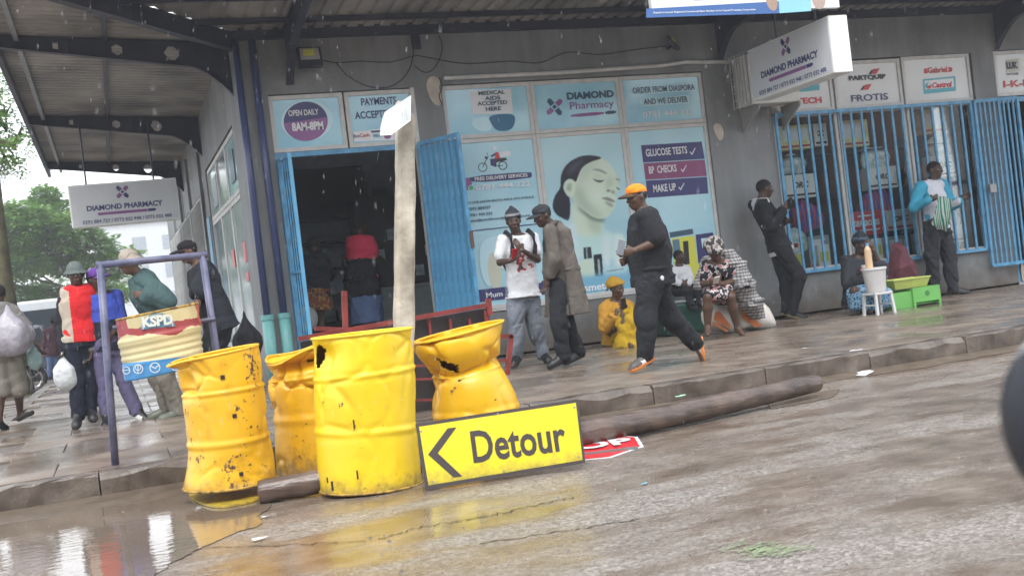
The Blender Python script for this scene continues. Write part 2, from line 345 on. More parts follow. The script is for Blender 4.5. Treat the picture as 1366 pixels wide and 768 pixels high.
# side wall
wallbox((XW, YF+T, 0), (XW+T, 14.0, H)); wallbox((XW, 14.0, 0), (XW+T, 18.25, .4), M_SILL); wallbox((XW, 14.0, 3.22), (XW+T, 18.25, H))
wallbox((XW, 18.25, 0), (XW+T, 18.9, H)); wallbox((XW, 18.9, 3.0), (XW+T, 31, H)); wallbox((XW, 30, 0), (XW+T, 31, 3.0))
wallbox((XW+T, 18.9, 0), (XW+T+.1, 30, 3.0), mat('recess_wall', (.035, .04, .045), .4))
# shell: interior rooms
wallbox((XW+T, YF+T, 3.5), (20, 24, 3.7), M_WALLD, 'ceiling')
wallbox((XW+T, YF, -.02), (20, 24, .03), mat('shop_floor_tile', (.35, .35, .35), .3), 'floor')
wallbox((XW+T, 17.0, .03), (8.0, 17.2, 3.5), M_WALLD); wallbox((7.95, YF+T, .03), (8.1, 17.0, 3.5), M_WALLD)
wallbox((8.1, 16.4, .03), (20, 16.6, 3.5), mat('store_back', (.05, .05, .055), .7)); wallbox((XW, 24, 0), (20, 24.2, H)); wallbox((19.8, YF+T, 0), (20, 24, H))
wallbox((XW, YF+.01, H), (20.2, 31, H+.2), M_WALL, 'roof')
for k in range(4): MB().box((XW-.05, 19.0+2.75*k, 0), (XW-.001, 19.28+2.75*k, 3.9)).build('pilaster', M_WALL, bld)
MB().box((XW+T, 24.2, 0), (20, 31, H)).build('wall', M_WALL, bld)
# patches of bare plaster
M_PLAST = mat('bare_plaster', (.5, .45, .38), .8, var=.2, bump=.4)
def wallpatch(pts, seed):
    b = MB(); P = smooth_pts(pts, 2); b.plate([ony(x, y, YF-.0035) for x, y in P], .0025, (0, 1, 0)); b.build('plaster_patch', M_PLAST, bld)
wallpatch([(571, 104), (580, 101), (588, 108), (585, 118), (590, 130), (588, 142), (580, 140), (573, 130), (568, 116)], 1)
wallpatch([(951, 166), (960, 164), (966, 174), (964, 188), (957, 186), (953, 176)], 2)
wallpatch([(1361, 352), (1366, 351), (1370, 376), (1364, 376)], 2)
# thin rendering ledge (white) under canopy beam = wall capping strip, left to canopy part
# ---- window builder
def window(x0, x1, z0, z1, back, label=None, fw=.05, mframe=None, y=None):
    """one framed light in the facade; back = poster material; returns the window part (carries its frame)"""
    y = YF+.05 if y is None else y
    f = MB()
    f.box((x0, y-.02, z0), (x0+fw, y+.04, z1)); f.box((x1-fw, y-.02, z0), (x1, y+.04, z1))
    f.box((x0+fw, y-.02, z0), (x1-fw, y+.04, z0+fw)); f.box((x0+fw, y-.02, z1-fw), (x1-fw, y+.04, z1))
    w = f.build('window', mframe or M_ALU, bld, bevel=.004, origin=(x0, y, z0), label=label)
    MB().box((x0+fw, y+.0, z0+fw), (x1-fw, y+.008, z1-fw)).build('pane', back, w)
    return w, y-.001
def poster_mat(name, c0, c1, scale=1.6, detail=2):
    return mat(name, c0, .12, var=.0, vs=scale, col2=c1, spec=.6)
SKYB = poster_mat('vinyl_sky_blue', (.27, .56, .72), (.46, .74, .82))
SKYB2 = poster_mat('vinyl_pale_blue', (.36, .64, .76), (.55, .78, .84), 1.1)
NAVY = print_mat('navy', (.045, .045, .16)); PURP = print_mat('purple', (.19, .055, .22)); WHITE = print_mat('white', (.75, .76, .78)); TEAL = print_mat('slate_teal', (.05, .10, .15))
MAUVE = print_mat('mauve', (.26, .10, .28)); BLACK = print_mat('black', (.02, .02, .025)); RED = print_mat('red', (.55, .035, .04)); GREEN = print_mat('green', (.05, .4, .2))
YELP = print_mat('lemon', (.65, .65, .08)); ORNG = print_mat('orange', (.75, .25, .05)); CYAN = print_mat('cyan', (.08, .38, .45)); PINKP = print_mat('pink', (.6, .2, .25))
SKIN1 = print_mat('face_light', (.58, .77, .68)); SKIN2 = print_mat('face_mid', (.43, .63, .54)); SKIN3 = print_mat('face_dark', (.20, .29, .27)); PALEB = print_mat('pale_blue', (.55, .78, .85))
def shapes(win, items, Y, name='print'):
    """flat print: list of (material, photo outline), each layer a hair in front of the last"""
    ms = []; b = MB()
    for k, (m, pts) in enumerate(items):
        if m not in ms: ms.append(m)
        b.mat(ms.index(m)); y = Y-.0004*(k+1)
        b.plate([ony(x, yy, y) for x, yy in pts], .0003, (0, 1, 0))
    return b.build(name, ms, win)
def circ(cx, cy, rx, ry=None, n=28, a0=0, a1=2*math.pi, rot=-.11):
    ry = ry or rx; out = []
    for i in range(n):
        t = a0+(a1-a0)*i/(n if a1-a0 > 6.2 else n-1); x, y = rx*math.cos(t), ry*math.sin(t)
        out.append((cx+x*math.cos(rot)-y*math.sin(rot), cy+x*math.sin(rot)+y*math.cos(rot)))
    return out
def line(x1, y1, x2, y2, w):
    dx, dy = x2-x1, y2-y1; L = math.hypot(dx, dy); nx, ny = -dy/L*w/2, dx/L*w/2
    return [(x1+nx, y1+ny), (x2+nx, y2+ny), (x2-nx, y2-ny), (x1-nx, y1-ny)]
def ring(cx, cy, r, w, n=20):
    o = []; 
    for i in range(n+1): t = 2*math.pi*i/n; o.append((cx+r*math.cos(t), cy+r*math.sin(t)))
    for i in range(n, -1, -1): t = 2*math.pi*i/n; o.append((cx+(r-w)*math.cos(t), cy+(r-w)*math.sin(t)))
    return o
def tick(x, y, s): return [(x, y), (x+s*.12, y-s*.1), (x+s*.35, y+s*.25), (x+s*.9, y-s*.75), (x+s, y-s*.68), (x+s*.4, y+s*.5)]
def logo(m1, m2, put):
    """pharmacy emblem: four capsules round a small cross; put(points, material) places unit-square outlines"""
    def cap(cx, cy, dx, dy, w, L, rnd):
        w *= 1.35
        a = math.atan2(dy, dx); P = []
        for x, y in [(0, -w), (L*.75, -w), (L, 0 if rnd else -w*.2), (L*.75, w), (0, w)]: P.append((cx+x*math.cos(a)-y*math.sin(a), cy+x*math.sin(a)+y*math.cos(a)))
        return P
    for k, (d, m) in enumerate((((-1, 1.15), m2), ((1, 1), m1), ((1, -1.15), m2), ((-1, -1), m1))):
        L = math.hypot(*d); c = (.5+d[0]/L*.14, .5+d[1]/L*.14); put(cap(*c, d[0], d[1], .085, .34, k % 2), m)
    put([(.5, .39), (.61, .5), (.5, .61), (.39, .5)], m2)
# ---- transoms over the pharmacy door
w, Y = window(1.95, 2.82, 2.70, 3.36, SKYB)
P2 = lambda zx, zy: (360+zx*.14641, 100+zy*.14641)
shapes(w, [(PALEB, circ(409.5, 161, 34.5, 27)), (NAVY, circ(407.8, 162, 29.5, 26.3)), (MAUVE, [P2(130, 440)]+[P2(525, 385)]+[(407.8+29.4*math.cos(t), 162+26.2*math.sin(t)) for t in np.linspace(-.18, math.pi+.05, 20)])], Y)
ftext(w, 'OPEN DAILY', 385.5, 158, 425, 150.5, 8, WHITE, Y-.008, bold=.02); ftext(w, '8AM-8PM', 390.5, 179.5, 431.5, 169, 11.5, WHITE, Y-.008, bold=.04)
w, Y = window(2.84, 3.68, 2.70, 3.36, SKYB)
ftext(w, 'PAYMENTS', 482.5, 143, 529, 137, 10, NAVY, Y-.004, bold=.02); ftext(w, 'ACCEPTED', 474, 160.5, 524, 155, 10, NAVY, Y-.004, bold=.02)
shapes(w, [(WHITE, [(471, 176), (545, 168), (547, 186), (472.5, 189)]), (NAVY, line(495, 176, 512, 174.5, 2.5)), (MAUVE, circ(517, 181.5, 5, 4)), (PALEB, [(496, 178), (510, 177), (511, 185), (497, 186)])], Y)
ftext(w, 'Eco', 472, 184, 479.5, 183.3, 4.5, NAVY, Y-.009, bold=.01); ftext(w, 'Cash', 480, 183.4, 493, 182, 4.8, RED, Y-.009, bold=.01)
ftext(w, 'VISA', 498, 183.5, 508, 182.8, 4, NAVY, Y-.009, bold=.01)
# ---- the big pharmacy window, two rows of three
XS = (4.04, 5.205, 6.435, 7.65)
wu = [window(XS[i]+.0, XS[i+1]-.003, 2.71, 3.37, SKYB) for i in range(3)]
wd = [window(XS[i]+.0, XS[i+1]-.003, .60, 2.706, SKYB2) for i in range(3)]
Y = YF+.049
A = lambda zx, zy: (580+zx*.3075, zy*.3075)
w = wu[0][0]
shapes(w, [(PALEB, smooth_pts([A(150, 520), A(250, 500), A(250, 570), A(180, 570)])), (WHITE, [A(150, 395), A(330, 385), A(340, 492), A(165, 497)]),
           (print_mat('blue_glove', (.04, .16, .28)), smooth_pts([A(228, 500), A(340, 492), A(352, 520), A(335, 566), A(270, 571), A(245, 540)]))], Y)
for s, x1, y1, x2, y2 in (('MEDICAL', 190, 414, 305, 408), ('AIDS', 218, 437, 285, 432), ('ACCEPTED', 186, 460, 315, 452), ('HERE', 222, 484, 288, 478)):
    a, c = A(x1, y1), A(x2, y2); ftext(w, s, a[0], a[1], c[0], c[1], 5.4, TEAL, Y-.007, bold=.03)
w = wu[1][0]
D = lambda zx, zy: (690+zx*.11713, 100+zy*.11713)
def lp(pts, m): LG.append((m, [D(300+x*250, 490-y*250) for x, y in pts]))
LG = []; logo(MAUVE, TEAL, lp)
shapes(w, LG+[(MAUVE, smooth_pts([D(610, 450), D(985, 415), D(990, 455), D(612, 485)], 1)), (TEAL, smooth_pts([D(1000, 413), D(1125, 405), D(1127, 440), D(1003, 453)], 1))], Y)
a, c = D(570, 292), D(1102, 250); ftext(w, 'DIAMOND', a[0], a[1], c[0], c[1], 10, TEAL, Y-.003, bold=.045)
a, c = D(608, 408), D(1105, 372); o = ftext(w, 'Pharmacy', a[0], a[1]+2, c[0], c[1]+2, 13, MAUVE, Y-.003, bold=.005)
w = wu[2][0]
shapes(w, [(PALEB, [A(858, 380), A(1128, 362), A(1132, 395), A(860, 410)]), (PALEB, [A(900, 428), A(1102, 415), A(1105, 448), A(903, 462)])], Y)
for s, x1, y1, x2, y2, m in (('ORDER FROM DIASPORA', 860, 407, 1128, 391, TEAL), ('AND WE DELIVER', 908, 456, 1098, 443, TEAL), ('0781 444 222', 905, 512, 1122, 497, WHITE)):
    a, c = A(x1, y1), A(x2, y2); ftext(w, s, a[0], a[1], c[0], c[1], 8.0, m, Y-.006, bold=.012)
# lower left: delivery panel
w = wd[0][0]; B = lambda zx, zy: (600+zx*.15625, 180+zy*.15625)
mot = [(BLACK, ring(*B(281, 277), 6.2, 1.1)), (BLACK, ring(*B(453, 262), 6.0, 1.3)), (BLACK, line(*B(281, 277), *B(320, 195), 1.1)), (BLACK, line(*B(300, 190), *B(325, 200), 3)),
       (BLACK, [B(345, 205), B(480, 195), B(490, 215), B(400, 235), B(395, 275), B(350, 260)]), (BLACK, line(*B(395, 265), *B(453, 262), 1)), (NAVY, [B(345, 180), B(395, 150), B(405, 165), B(360, 190)]),
       (RED, [B(390, 145), B(415, 150), B(430, 200), B(385, 208)]), (NAVY, [B(350, 205), B(400, 205), B(385, 262), B(365, 262)]), (WHITE, circ(*B(385, 112), 2.6)), (WHITE, [B(430, 145), B(515, 135), B(520, 180), B(432, 190)]), (BLACK, line(*B(316, 150), *B(330, 190), .6)),
       (NAVY, smooth_pts([B(150, 355), B(690, 312), B(705, 340), B(690, 372), B(150, 410)], 1)), (MAUVE, circ(*B(135, 420), 8.5)), (WHITE, [B(110, 390), B(135, 387), B(142, 460), B(118, 464)]), (GREEN, circ(*B(182, 452), 3.8)), (WHITE, ring(*B(182, 452), 3.9, .7)),
       (PALEB, smooth_pts([(640, 318), (690, 310), (700, 340), (660, 360), (640, 350)])), (WHITE, circ(675, 340, 14, 20)), (RED, ring(672, 337, 12, 1.6)), (PALEB, circ(650, 352, 10, 30)), (print_mat('ivory', (.6, .62, .5)), circ(660, 362, 9, 26)),
       (NAVY, line(614, 309.5, 742, 296, 1.2)), (NAVY, [(634, 387), (730, 376), (732, 392), (636, 403)]), (NAVY, circ(640, 396, 7, 7)), (BLACK, line(633, 410, 738, 401, 1.8))]
shapes(w, mot, Y)
for s, x1, y1, x2, y2, h, m in (('FREE DELIVERY SERVICES', 215, 392, 665, 358, 4.8, WHITE), ('0781 444 222', 225, 472, 690, 438, 7.2, WHITE), ('53 CNR JASON MOYO AVE & 4TH AVENUE', 150, 592, 720, 545, 3.8, TEAL), ('0292 884727', 155, 645, 352, 628, 3.8, TEAL),
                               ('0781 444 222', 162, 697, 365, 680, 3.8, TEAL), ('sales@pacdiamondpharmacy.co.zw', 165, 748, 690, 700, 4.2, TEAL)):
    a, c = B(x1, y1), B(x2, y2); ftext(w, s, a[0], a[1], c[0], c[1], h, m, Y-.015, bold=.02)
ftext(w, 'Mum & Baby', 649, 399, 706, 393, 9, WHITE, Y-.015, bold=.02)
# lower middle: cosmetics poster with a face in three-quarter view
w = wd[1][0]
# the cosmetics poster is a printed photograph: colours held per point of a fine sheet
def inpoly(X, Y, P):
    r = np.zeros(X.shape, bool); n = len(P)
    for i in range(n):
        (x1, y1), (x2, y2) = P[i], P[(i+1) % n]
        if y1 == y2: continue
        r ^= ((y1 > Y) != (y2 > Y)) & (X < (x2-x1)*(Y-y1)/(y2-y1)+x1)
    return r
def blur(M, s):
    if s <= 0: return M.astype(float)
    k = np.exp(-.5*(np.arange(-int(3*s)-1, int(3*s)+2)/s)**2); k /= k.sum(); p = len(k)//2
    M = np.apply_along_axis(lambda v: np.convolve(np.pad(v, p, mode='edge'), k, 'valid'), 0, M.astype(float)); return np.apply_along_axis(lambda v: np.convolve(np.pad(v, p, mode='edge'), k, 'valid'), 1, M)
NX, NZ = 190, 330; gx = np.linspace(XS[1]+.052, XS[2]-.055, NX); gz = np.linspace(.652, 2.654, NZ); GX, GZ = np.meshgrid(gx, gz, indexing='ij')
P3 = np.stack([GX, np.full(GX.shape, Y), GZ-CH], -1); dw = P3@FWD; PX = 683+FPX*(P3@IX)/dw; PY = 384+FPX*(P3@IY)/dw; UX, UY = (PX-720)/.2602, (PY-200)/.2602
img = np.zeros(GX.shape+(3,)); t = (GZ-.65)/2.0; nzv = np.sin(GX*5+np.sin(GZ*4)*2)*.5+.5
for c_ in range(3): img[..., c_] = (.33, .60, .72)[c_]*(1-t)*.9+(.50, .76, .82)[c_]*(t)*.9+.05*nzv
def pt(pts, col, bl=1.0, al=1.0, sm=2):
    m = inpoly(UX, UY, smooth_pts(pts, sm) if sm else pts); m = blur(m, bl)*al; 
    for c_ in range(3): img[..., c_] = img[..., c_]*(1-m)+col[c_]*m
L1, L2, L3, HR = (.62, .74, .60), (.34, .46, .35), (.09, .11, .09), (.03, .035, .05)
pt([(155, 245), (160, 400), (120, 470), (150, 560), (470, 560), (450, 455), (380, 430), (325, 405), (325, 340), (250, 300)], (.52, .74, .72), 3)
pt([(165, 250), (170, 390), (150, 420), (240, 450), (320, 430), (320, 340), (215, 290)], L1, 4); pt([(180, 285), (225, 330), (270, 368), (330, 374), (335, 350), (290, 345), (230, 310)], L3, 3, .9); pt([(225, 350), (320, 375), (320, 430), (265, 420)], L2, 7, .7)
face = [(150, 170), (190, 90), (240, 45), (310, 36), (350, 62), (385, 110), (408, 150), (412, 180), (398, 212), (390, 240), (388, 275), (380, 298), (360, 335), (320, 356), (270, 345), (220, 305), (185, 275), (165, 240)]
pt(face, L1, .8); pt([(180, 180), (215, 190), (235, 250), (300, 320), (345, 340), (300, 358), (235, 325), (190, 282), (172, 230)], L2, 8, .75); pt([(215, 95), (260, 60), (300, 55), (250, 110), (215, 170), (195, 170)], L2, 8, .5)
pt([(350, 130), (372, 140), (378, 185), (366, 195), (352, 170)], L2, 5, .55); pt([(330, 90), (370, 100), (350, 130)], (.74, .86, .74), 8, .6); pt([(270, 200), (320, 200), (310, 260), (270, 260)], (.74, .86, .74), 10, .7); pt([(384, 110), (408, 150), (412, 180), (404, 190), (392, 140)], L2, 4, .5)
pt([(62, 290), (75, 235), (108, 195), (105, 135), (130, 80), (175, 45), (230, 26), (295, 30), (325, 44), (262, 60), (215, 90), (195, 140), (185, 170), (160, 145), (128, 160), (120, 195), (135, 230), (158, 245), (155, 370), (118, 352), (80, 330)], HR, .8)
pt([(140, 110), (190, 60), (240, 42), (200, 75), (150, 130)], (.10, .12, .15), 4, .7)
pt([(120, 195), (128, 165), (150, 148), (175, 160), (185, 190), (175, 235), (160, 245), (140, 232)], L1, 1); pt([(133, 200), (145, 170), (163, 170), (168, 190), (155, 185), (146, 215)], L2, 2, .9); pt([(150, 190), (162, 190), (158, 215), (148, 212)], L3, 2, .6)
pt([(266, 144), (290, 154), (318, 157), (334, 150), (322, 166), (292, 167)], HR, .8, .95); pt([(262, 135), (300, 128), (336, 145), (300, 142)], L2, 4, .7); pt([(262, 103), (300, 95), (348, 120), (342, 126), (300, 106)], (.12, .16, .15), 1.4, .9); pt([(383, 150), (402, 146), (416, 160), (402, 156)], (.12, .16, .15), 1.2, .9); pt([(388, 185), (406, 198), (414, 206), (398, 204)], HR, .8, .9)
pt([(344, 150), (356, 160), (352, 200), (340, 205)], L2, 4, .6); pt([(338, 212), (350, 201), (366, 209), (358, 217)], L3, 1.4, .9); pt([(366, 208), (383, 210), (380, 226), (370, 222)], L3, 1.6, .8); pt([(384, 200), (392, 215), (386, 230), (378, 232)], L2, 2, .6)
pt([(308, 246), (345, 241), (368, 250), (386, 262), (386, 271), (350, 262)], (.22, .24, .22), 1, .95); pt([(328, 263), (355, 267), (380, 279), (372, 296), (350, 287)], (.32, .38, .34), 1.4, .95); pt([(330, 300), (372, 310), (360, 322)], L2, 4, .7)
for P_, c_, bl in (([(325, 440), (360, 440), (362, 600), (325, 600)], (.66, .78, .80), 5), ([(60, 380), (180, 380), (210, 640), (60, 640)], (.62, .78, .84), 6), ([(385, 430), (430, 430), (440, 600), (380, 600)], (.68, .80, .78), 5), ([(222, 500), (262, 496), (268, 556), (228, 560)], (.04, .05, .06), .6), ([(236, 498), (242, 498), (247, 558), (240, 558)], (.3, .4, .4), 1), ([(205, 565), (275, 558), (285, 648), (212, 652)], (.58, .72, .60), .8), ([(275, 536), (318, 532), (325, 645), (283, 648)], (.03, .035, .05), .6), ([(296, 560), (306, 560), (312, 640), (302, 640)], (.4, .5, .5), .8),
   ([(330, 610), (445, 595), (450, 650), (335, 655)], (.5, .72, .76), 3), ([(95, 660), (500, 620), (500, 770), (95, 790)], (.20, .46, .62), 5), ([(100, 770), (540, 715), (540, 728), (100, 783)], (.05, .06, .07), .8), ([(215, 740), (225, 725), (232, 760), (212, 770)], (.05, .06, .07), .8), ([(275, 745), (285, 722), (296, 750), (275, 758)], (.05, .06, .07), .8), ([(335, 725), (348, 700), (356, 745), (335, 745)], (.05, .06, .07), .8), ([(340, 620), (430, 606), (432, 612), (342, 626)], (.2, .3, .3), 1)): pt(P_, c_, bl, 1, 0)
V_ = np.stack([GX, np.full(GX.shape, Y-.0015), GZ], -1).reshape(-1, 3); ii = np.arange(NX*NZ).reshape(NX, NZ); F_ = np.stack([ii[:-1, :-1], ii[1:, :-1], ii[1:, 1:], ii[:-1, 1:]], -1).reshape(-1, 4)
me = bpy.data.meshes.new('printed_portrait'); me.from_pydata((V_-wloc(w)).tolist(), [], F_.tolist()); ca = me.color_attributes.new('print', 'FLOAT_COLOR', 'POINT'); ca.data.foreach_set('color', np.concatenate([np.clip(img, 0, 1), np.ones(GX.shape+(1,))], -1).reshape(-1).astype(np.float32))
pm = mat('portrait_print', (.5, .5, .5), .14, spec=.6); pn, pl_, pb = nodes(pm); at = pn.new('ShaderNodeAttribute'); at.attribute_name = 'print'; pl_.new(at.outputs['Color'], pb.inputs['Base Color']); me.materials.append(pm); o = bpy.data.objects.new('printed_portrait', me); COL.objects.link(o); o.parent = w
ftext(w, 'Cosmetics', 762, 391, 822, 384, 10, WHITE, Y-.004, bold=.02)
# lower right: three service bars and a product collage
w = wd[2][0]
bars = [(NAVY, [(855, 194), (936, 189), (940, 212), (858, 217)]), (print_mat('plum', (.24, .06, .16)), [(858.5, 218), (940, 213), (943, 235), (861, 240)]), (NAVY, [(861.5, 241), (943, 236), (945, 258), (864, 264)])]
bars += [(WHITE, tick(x, y, 8)) for x, y in ((920, 203), (908, 226), (905, 250))]
bars += [(YELP, [(896, 318), (926, 314), (930, 345), (934, 380), (902, 384)]), (TEAL, [(893, 310), (924, 305), (925, 312), (894, 317)]), (print_mat('bottle_blue', (.1, .2, .3)), [(897, 320), (906, 319), (909, 345), (899, 346)]), (BLACK, [(911, 322), (918, 321), (920, 352), (913, 353)]), (NAVY, [(928, 313), (951, 310), (955, 352), (932, 355)]),
         (BLACK, [(900, 350), (915, 348), (916, 358), (901, 360)]), (YELP, [(925, 352), (948, 350), (950, 372), (928, 374)]), (PALEB, [(935, 318), (946, 317), (948, 330), (937, 331)]), (BLACK, line(866, 387, 962, 374, 1.8))]
shapes(w, bars, Y)
for s, x1, y1, x2, y2 in (('GLUCOSE TESTS', 862, 209, 917, 205), ('BP  CHECKS', 866, 232, 903, 229), ('MAKE UP', 872, 257, 902, 254)): ftext(w, s, x1, y1, x2, y2, 10, WHITE, Y-.01, bold=.02)
# sills under the big window
MB().box((4.0, YF-.02, .575), (7.69, YF+.05, .598)).build('window_sill', M_ALU, bld)
# ---- spares shop: sign panels over barred windows
PW = poster_mat('panel_white', (.60, .61, .60), (.66, .67, .66))
G_ = lambda zx, zy: (1020+zx*.2533, 60+zy*.2533)
BX = (8.66, 9.70, 10.88, 12.10)
pn = [window(8.66, 9.69, 2.75, 3.42, PW), window(9.72, 10.86, 2.75, 3.42, PW), window(10.89, 12.10, 2.75, 3.44, PW), window(12.54, 13.68, 2.78, 3.45, PW)]
def gt(w, s, x1, y1, x2, y2, h, m, **k):
    a, c = G_(x1, y1), G_(x2, y2); return ftext(w, s, a[0], a[1], c[0], c[1], h, m, Y-.006, **k)
gt(pn[0][0], 'AUTOMATECH', -60, 332, 302, 303, 8.5, RED, bold=.035)
shapes(pn[0][0], [(CYAN, [G_(60, 235), G_(288, 208), G_(290, 238), G_(60, 262)])], Y)
gt(pn[1][0], 'PARTQUIP', 445, 196, 640, 180, 7.6, BLACK, bold=.06); gt(pn[1][0], 'FROTIS', 458, 300, 652, 290, 9.2, NAVY, bold=.02)
shapes(pn[1][0], [(RED, [G_(572, 128), G_(606, 124), G_(590, 152), G_(555, 156)]), (BLACK, [G_(560, 134), G_(575, 130), G_(560, 155), G_(545, 157)]), (RED, [G_(530, 210), G_(564, 206), G_(546, 236), G_(512, 240)]), (BLACK, [G_(518, 216), G_(532, 212), G_(516, 238), G_(502, 240)]),
       (WHITE, line(*G_(440, 182), *G_(645, 166), .7))], Y)
gt(pn[2][0], 'Gabriel', 862, 152, 962, 143, 8, RED, bold=.02)
shapes(pn[2][0], [(RED, [G_(838, 128), G_(858, 122), G_(856, 134), G_(860, 150), G_(840, 152)]), (RED, [G_(965, 118), G_(985, 118), G_(990, 130), G_(985, 142), G_(965, 144), G_(970, 130)]),
       (CYAN, [G_(832, 182), G_(1004, 165), G_(1008, 242), G_(838, 260)]), (WHITE, [G_(842, 190), G_(994, 175), G_(998, 222), G_(846, 236)]), (CYAN, circ(*G_(862, 215), 4.3)), (RED, circ(*G_(866, 222), 2.6)), (WHITE, circ(*G_(866, 208), 1.7))], Y)
gt(pn[2][0], 'Castrol', 884, 232, 988, 218, 7.5, RED, bold=.04, shear=.2)
shapes(pn[3][0], [(print_mat('cream2', (.5, .5, .42)), [G_(1268, 80), G_(1340, 72), G_(1342, 140), G_(1270, 146)])], Y)
gt(pn[3][0], 'LUK', 1276, 130, 1335, 124, 9.5, BLACK, bold=.07); gt(pn[3][0], 'CLUTCHES', 1275, 162, 1338, 155, 2.8, BLACK); gt(pn[3][0], 'I-K-B', 1260, 228, 1400, 214, 9, RED, bold=.03)
# glazed display windows behind the bars
def glass_mat():
    m = bpy.data.materials.new('window_glass'); m.use_nodes = True; n, l = m.node_tree.nodes, m.node_tree.links; n.remove(n['Principled BSDF'])
    t = n.new('ShaderNodeBsdfTransparent'); t.inputs[0].default_value = (.92, .96, .96, 1); g = n.new('ShaderNodeBsdfGlossy'); g.inputs['Roughness'].default_value = .02
    f = n.new('ShaderNodeFresnel'); f.inputs['IOR'].default_value = 1.5; mx = n.new('ShaderNodeMixShader')
    l.new(f.outputs[0], mx.inputs[0]); l.new(t.outputs[0], mx.inputs[1]); l.new(g.outputs[0], mx.inputs[2]); l.new(mx.outputs[0], n['Material Output'].inputs[0]); return m
M_GLASS = glass_mat()
for x0, x1 in ((8.66, 9.70), (9.72, 10.86), (10.89, 12.10)): window(x0, x1, .58, 2.735, M_GLASS, fw=.045)
# door frame of the spares shop and of the pharmacy
M_BLUE = mat('blue_gloss_paint', (.075, .26, .46), .32, var=.22, vs=7, bump=.08, bs=70, col2=(.10, .31, .5))
M_BLUEL = mat('light_blue_paint', (.14, .42, .66), .32, var=.15, vs=5)
b = MB(); b.box((1.952, YF+.02, 2.64), (3.64, YF+.09, 2.695)); b.box((1.952, YF+.02, 0.03), (1.99, YF+.09, 2.64)); b.build('door_frame', M_BLUE, bld)
b = MB(); b.box((3.64, YF-.01, .03), (3.688, YF+.1, 3.365)); b.build('door_post', M_ALU, bld)
b = MB(); b.box((12.525, YF+.02, .03), (12.58, YF+.1, 2.76)); b.box((12.58, YF+.02, 2.69), (13.69, YF+.1, 2.76)); b.build('door_frame', M_BLUE, bld)
MB().box((12.6, YF+1.2, .03), (13.69, YF+1.25, 2.7)).build('inner_screen', mat('brown_door', (.05, .035, .03), .6), bld)
# ---- barred grille (fixed over the three display windows)
def grille(name, label, pts, n, cat='window bars', m=None, edge=.042, wid=.026):
    """pts: four corners bl, br, tr, tl; bars evenly spaced, the two end bars heavier"""
    m = m or M_BLUE; bl, br, tr, tl = [np.array(p, float) for p in pts]; g = empty(name, bl, label, cat)
    for a, c, nm in ((tl, tr, 'top_rail'), (bl, br, 'bottom_rail')): MB().beam(a, c, .03, .045).build(nm, m, g)
    for a, c in ((bl, tl), (br, tr)): MB().beam(a, c, edge, .035, up=(0, 1, 0)).build('end_bar', m, g)
    ref = None
    for i in range(1, n-1):
        a = bl+(br-bl)*i/(n-1); c = tl+(tr-tl)*i/(n-1)
        if ref is None: ref = MB().beam(a, c, wid, .022, up=(0, 1, 0)).build('bar', m, g, origin=a); base = a
        else: dup(ref, g, a-base)
    return g
gy = YF-.05
grille('window_grille', 'long fixed blue steel bars across the three spares shop windows', ((8.66, gy, .58), (11.95, gy, .58), (11.95, gy, 2.725), (8.66, gy, 2.725)), 20, wid=.034)
g = grille('security_gate', 'tall blue barred gate leaf swung open at the right end of the window bars', ((12.0, gy-.03, .33), (12.70, gy-.12, .33), (12.70, gy-.12, 2.72), (12.0, gy-.03, 2.72)), 10, 'gate')
MB().box((12.03, gy-.12, 1.38), (12.15, gy-.075, 1.5)).build('lock_box', mat('dull_steel', (.3, .3, .3), .4, .8), g)
g = grille('security_gate', 'blue slatted steel gate leaf folded back right of the pharmacy doorway', ((3.66, YF-.03, .12), (3.98, YF-.62, .12), (3.98, YF-.62, 2.68), (3.66, YF-.03, 2.68)), 8, 'gate')
b = MB(); b.plate([(3.675, YF-.028, .15), (3.995, YF-.60, .15), (3.995, YF-.60, 2.64), (3.675, YF-.028, 2.64)], .004, (.88, .47, 0)); b.build('sheet', mat('blue_sheet', (.10, .33, .52), .4, var=.15, vs=4), g)
MB().box((3.97, YF-.66, 1.35), (4.01, YF-.60, 1.55)).build('lock', mat('rust_lock', (.12, .07, .05), .7), g)
g = empty('security_gate', (1.98, YF, .05), 'narrow blue gate leaf standing edge on at the left jamb of the pharmacy doorway', 'gate')
MB().beam((1.985, YF-.02, .06), (1.985, YF-.02, 2.62), .05, .04).build('frame', M_BLUE, g); MB().beam((2.03, YF-.5, .06), (2.03, YF-.5, 2.62), .04, .05).build('frame', M_BLUEL, g)
for zz in (.08, 1.3, 2.6): MB().beam((1.985, YF-.03, zz), (2.03, YF-.48, zz), .03, .03).build('rail', M_BLUE, g)
for k in range(3): MB().beam((1.995+k*.01, YF-.14-.1*k, .1), (1.995+k*.01, YF-.14-.1*k, 2.59), .016, .016).build('bar', M_BLUE, g)
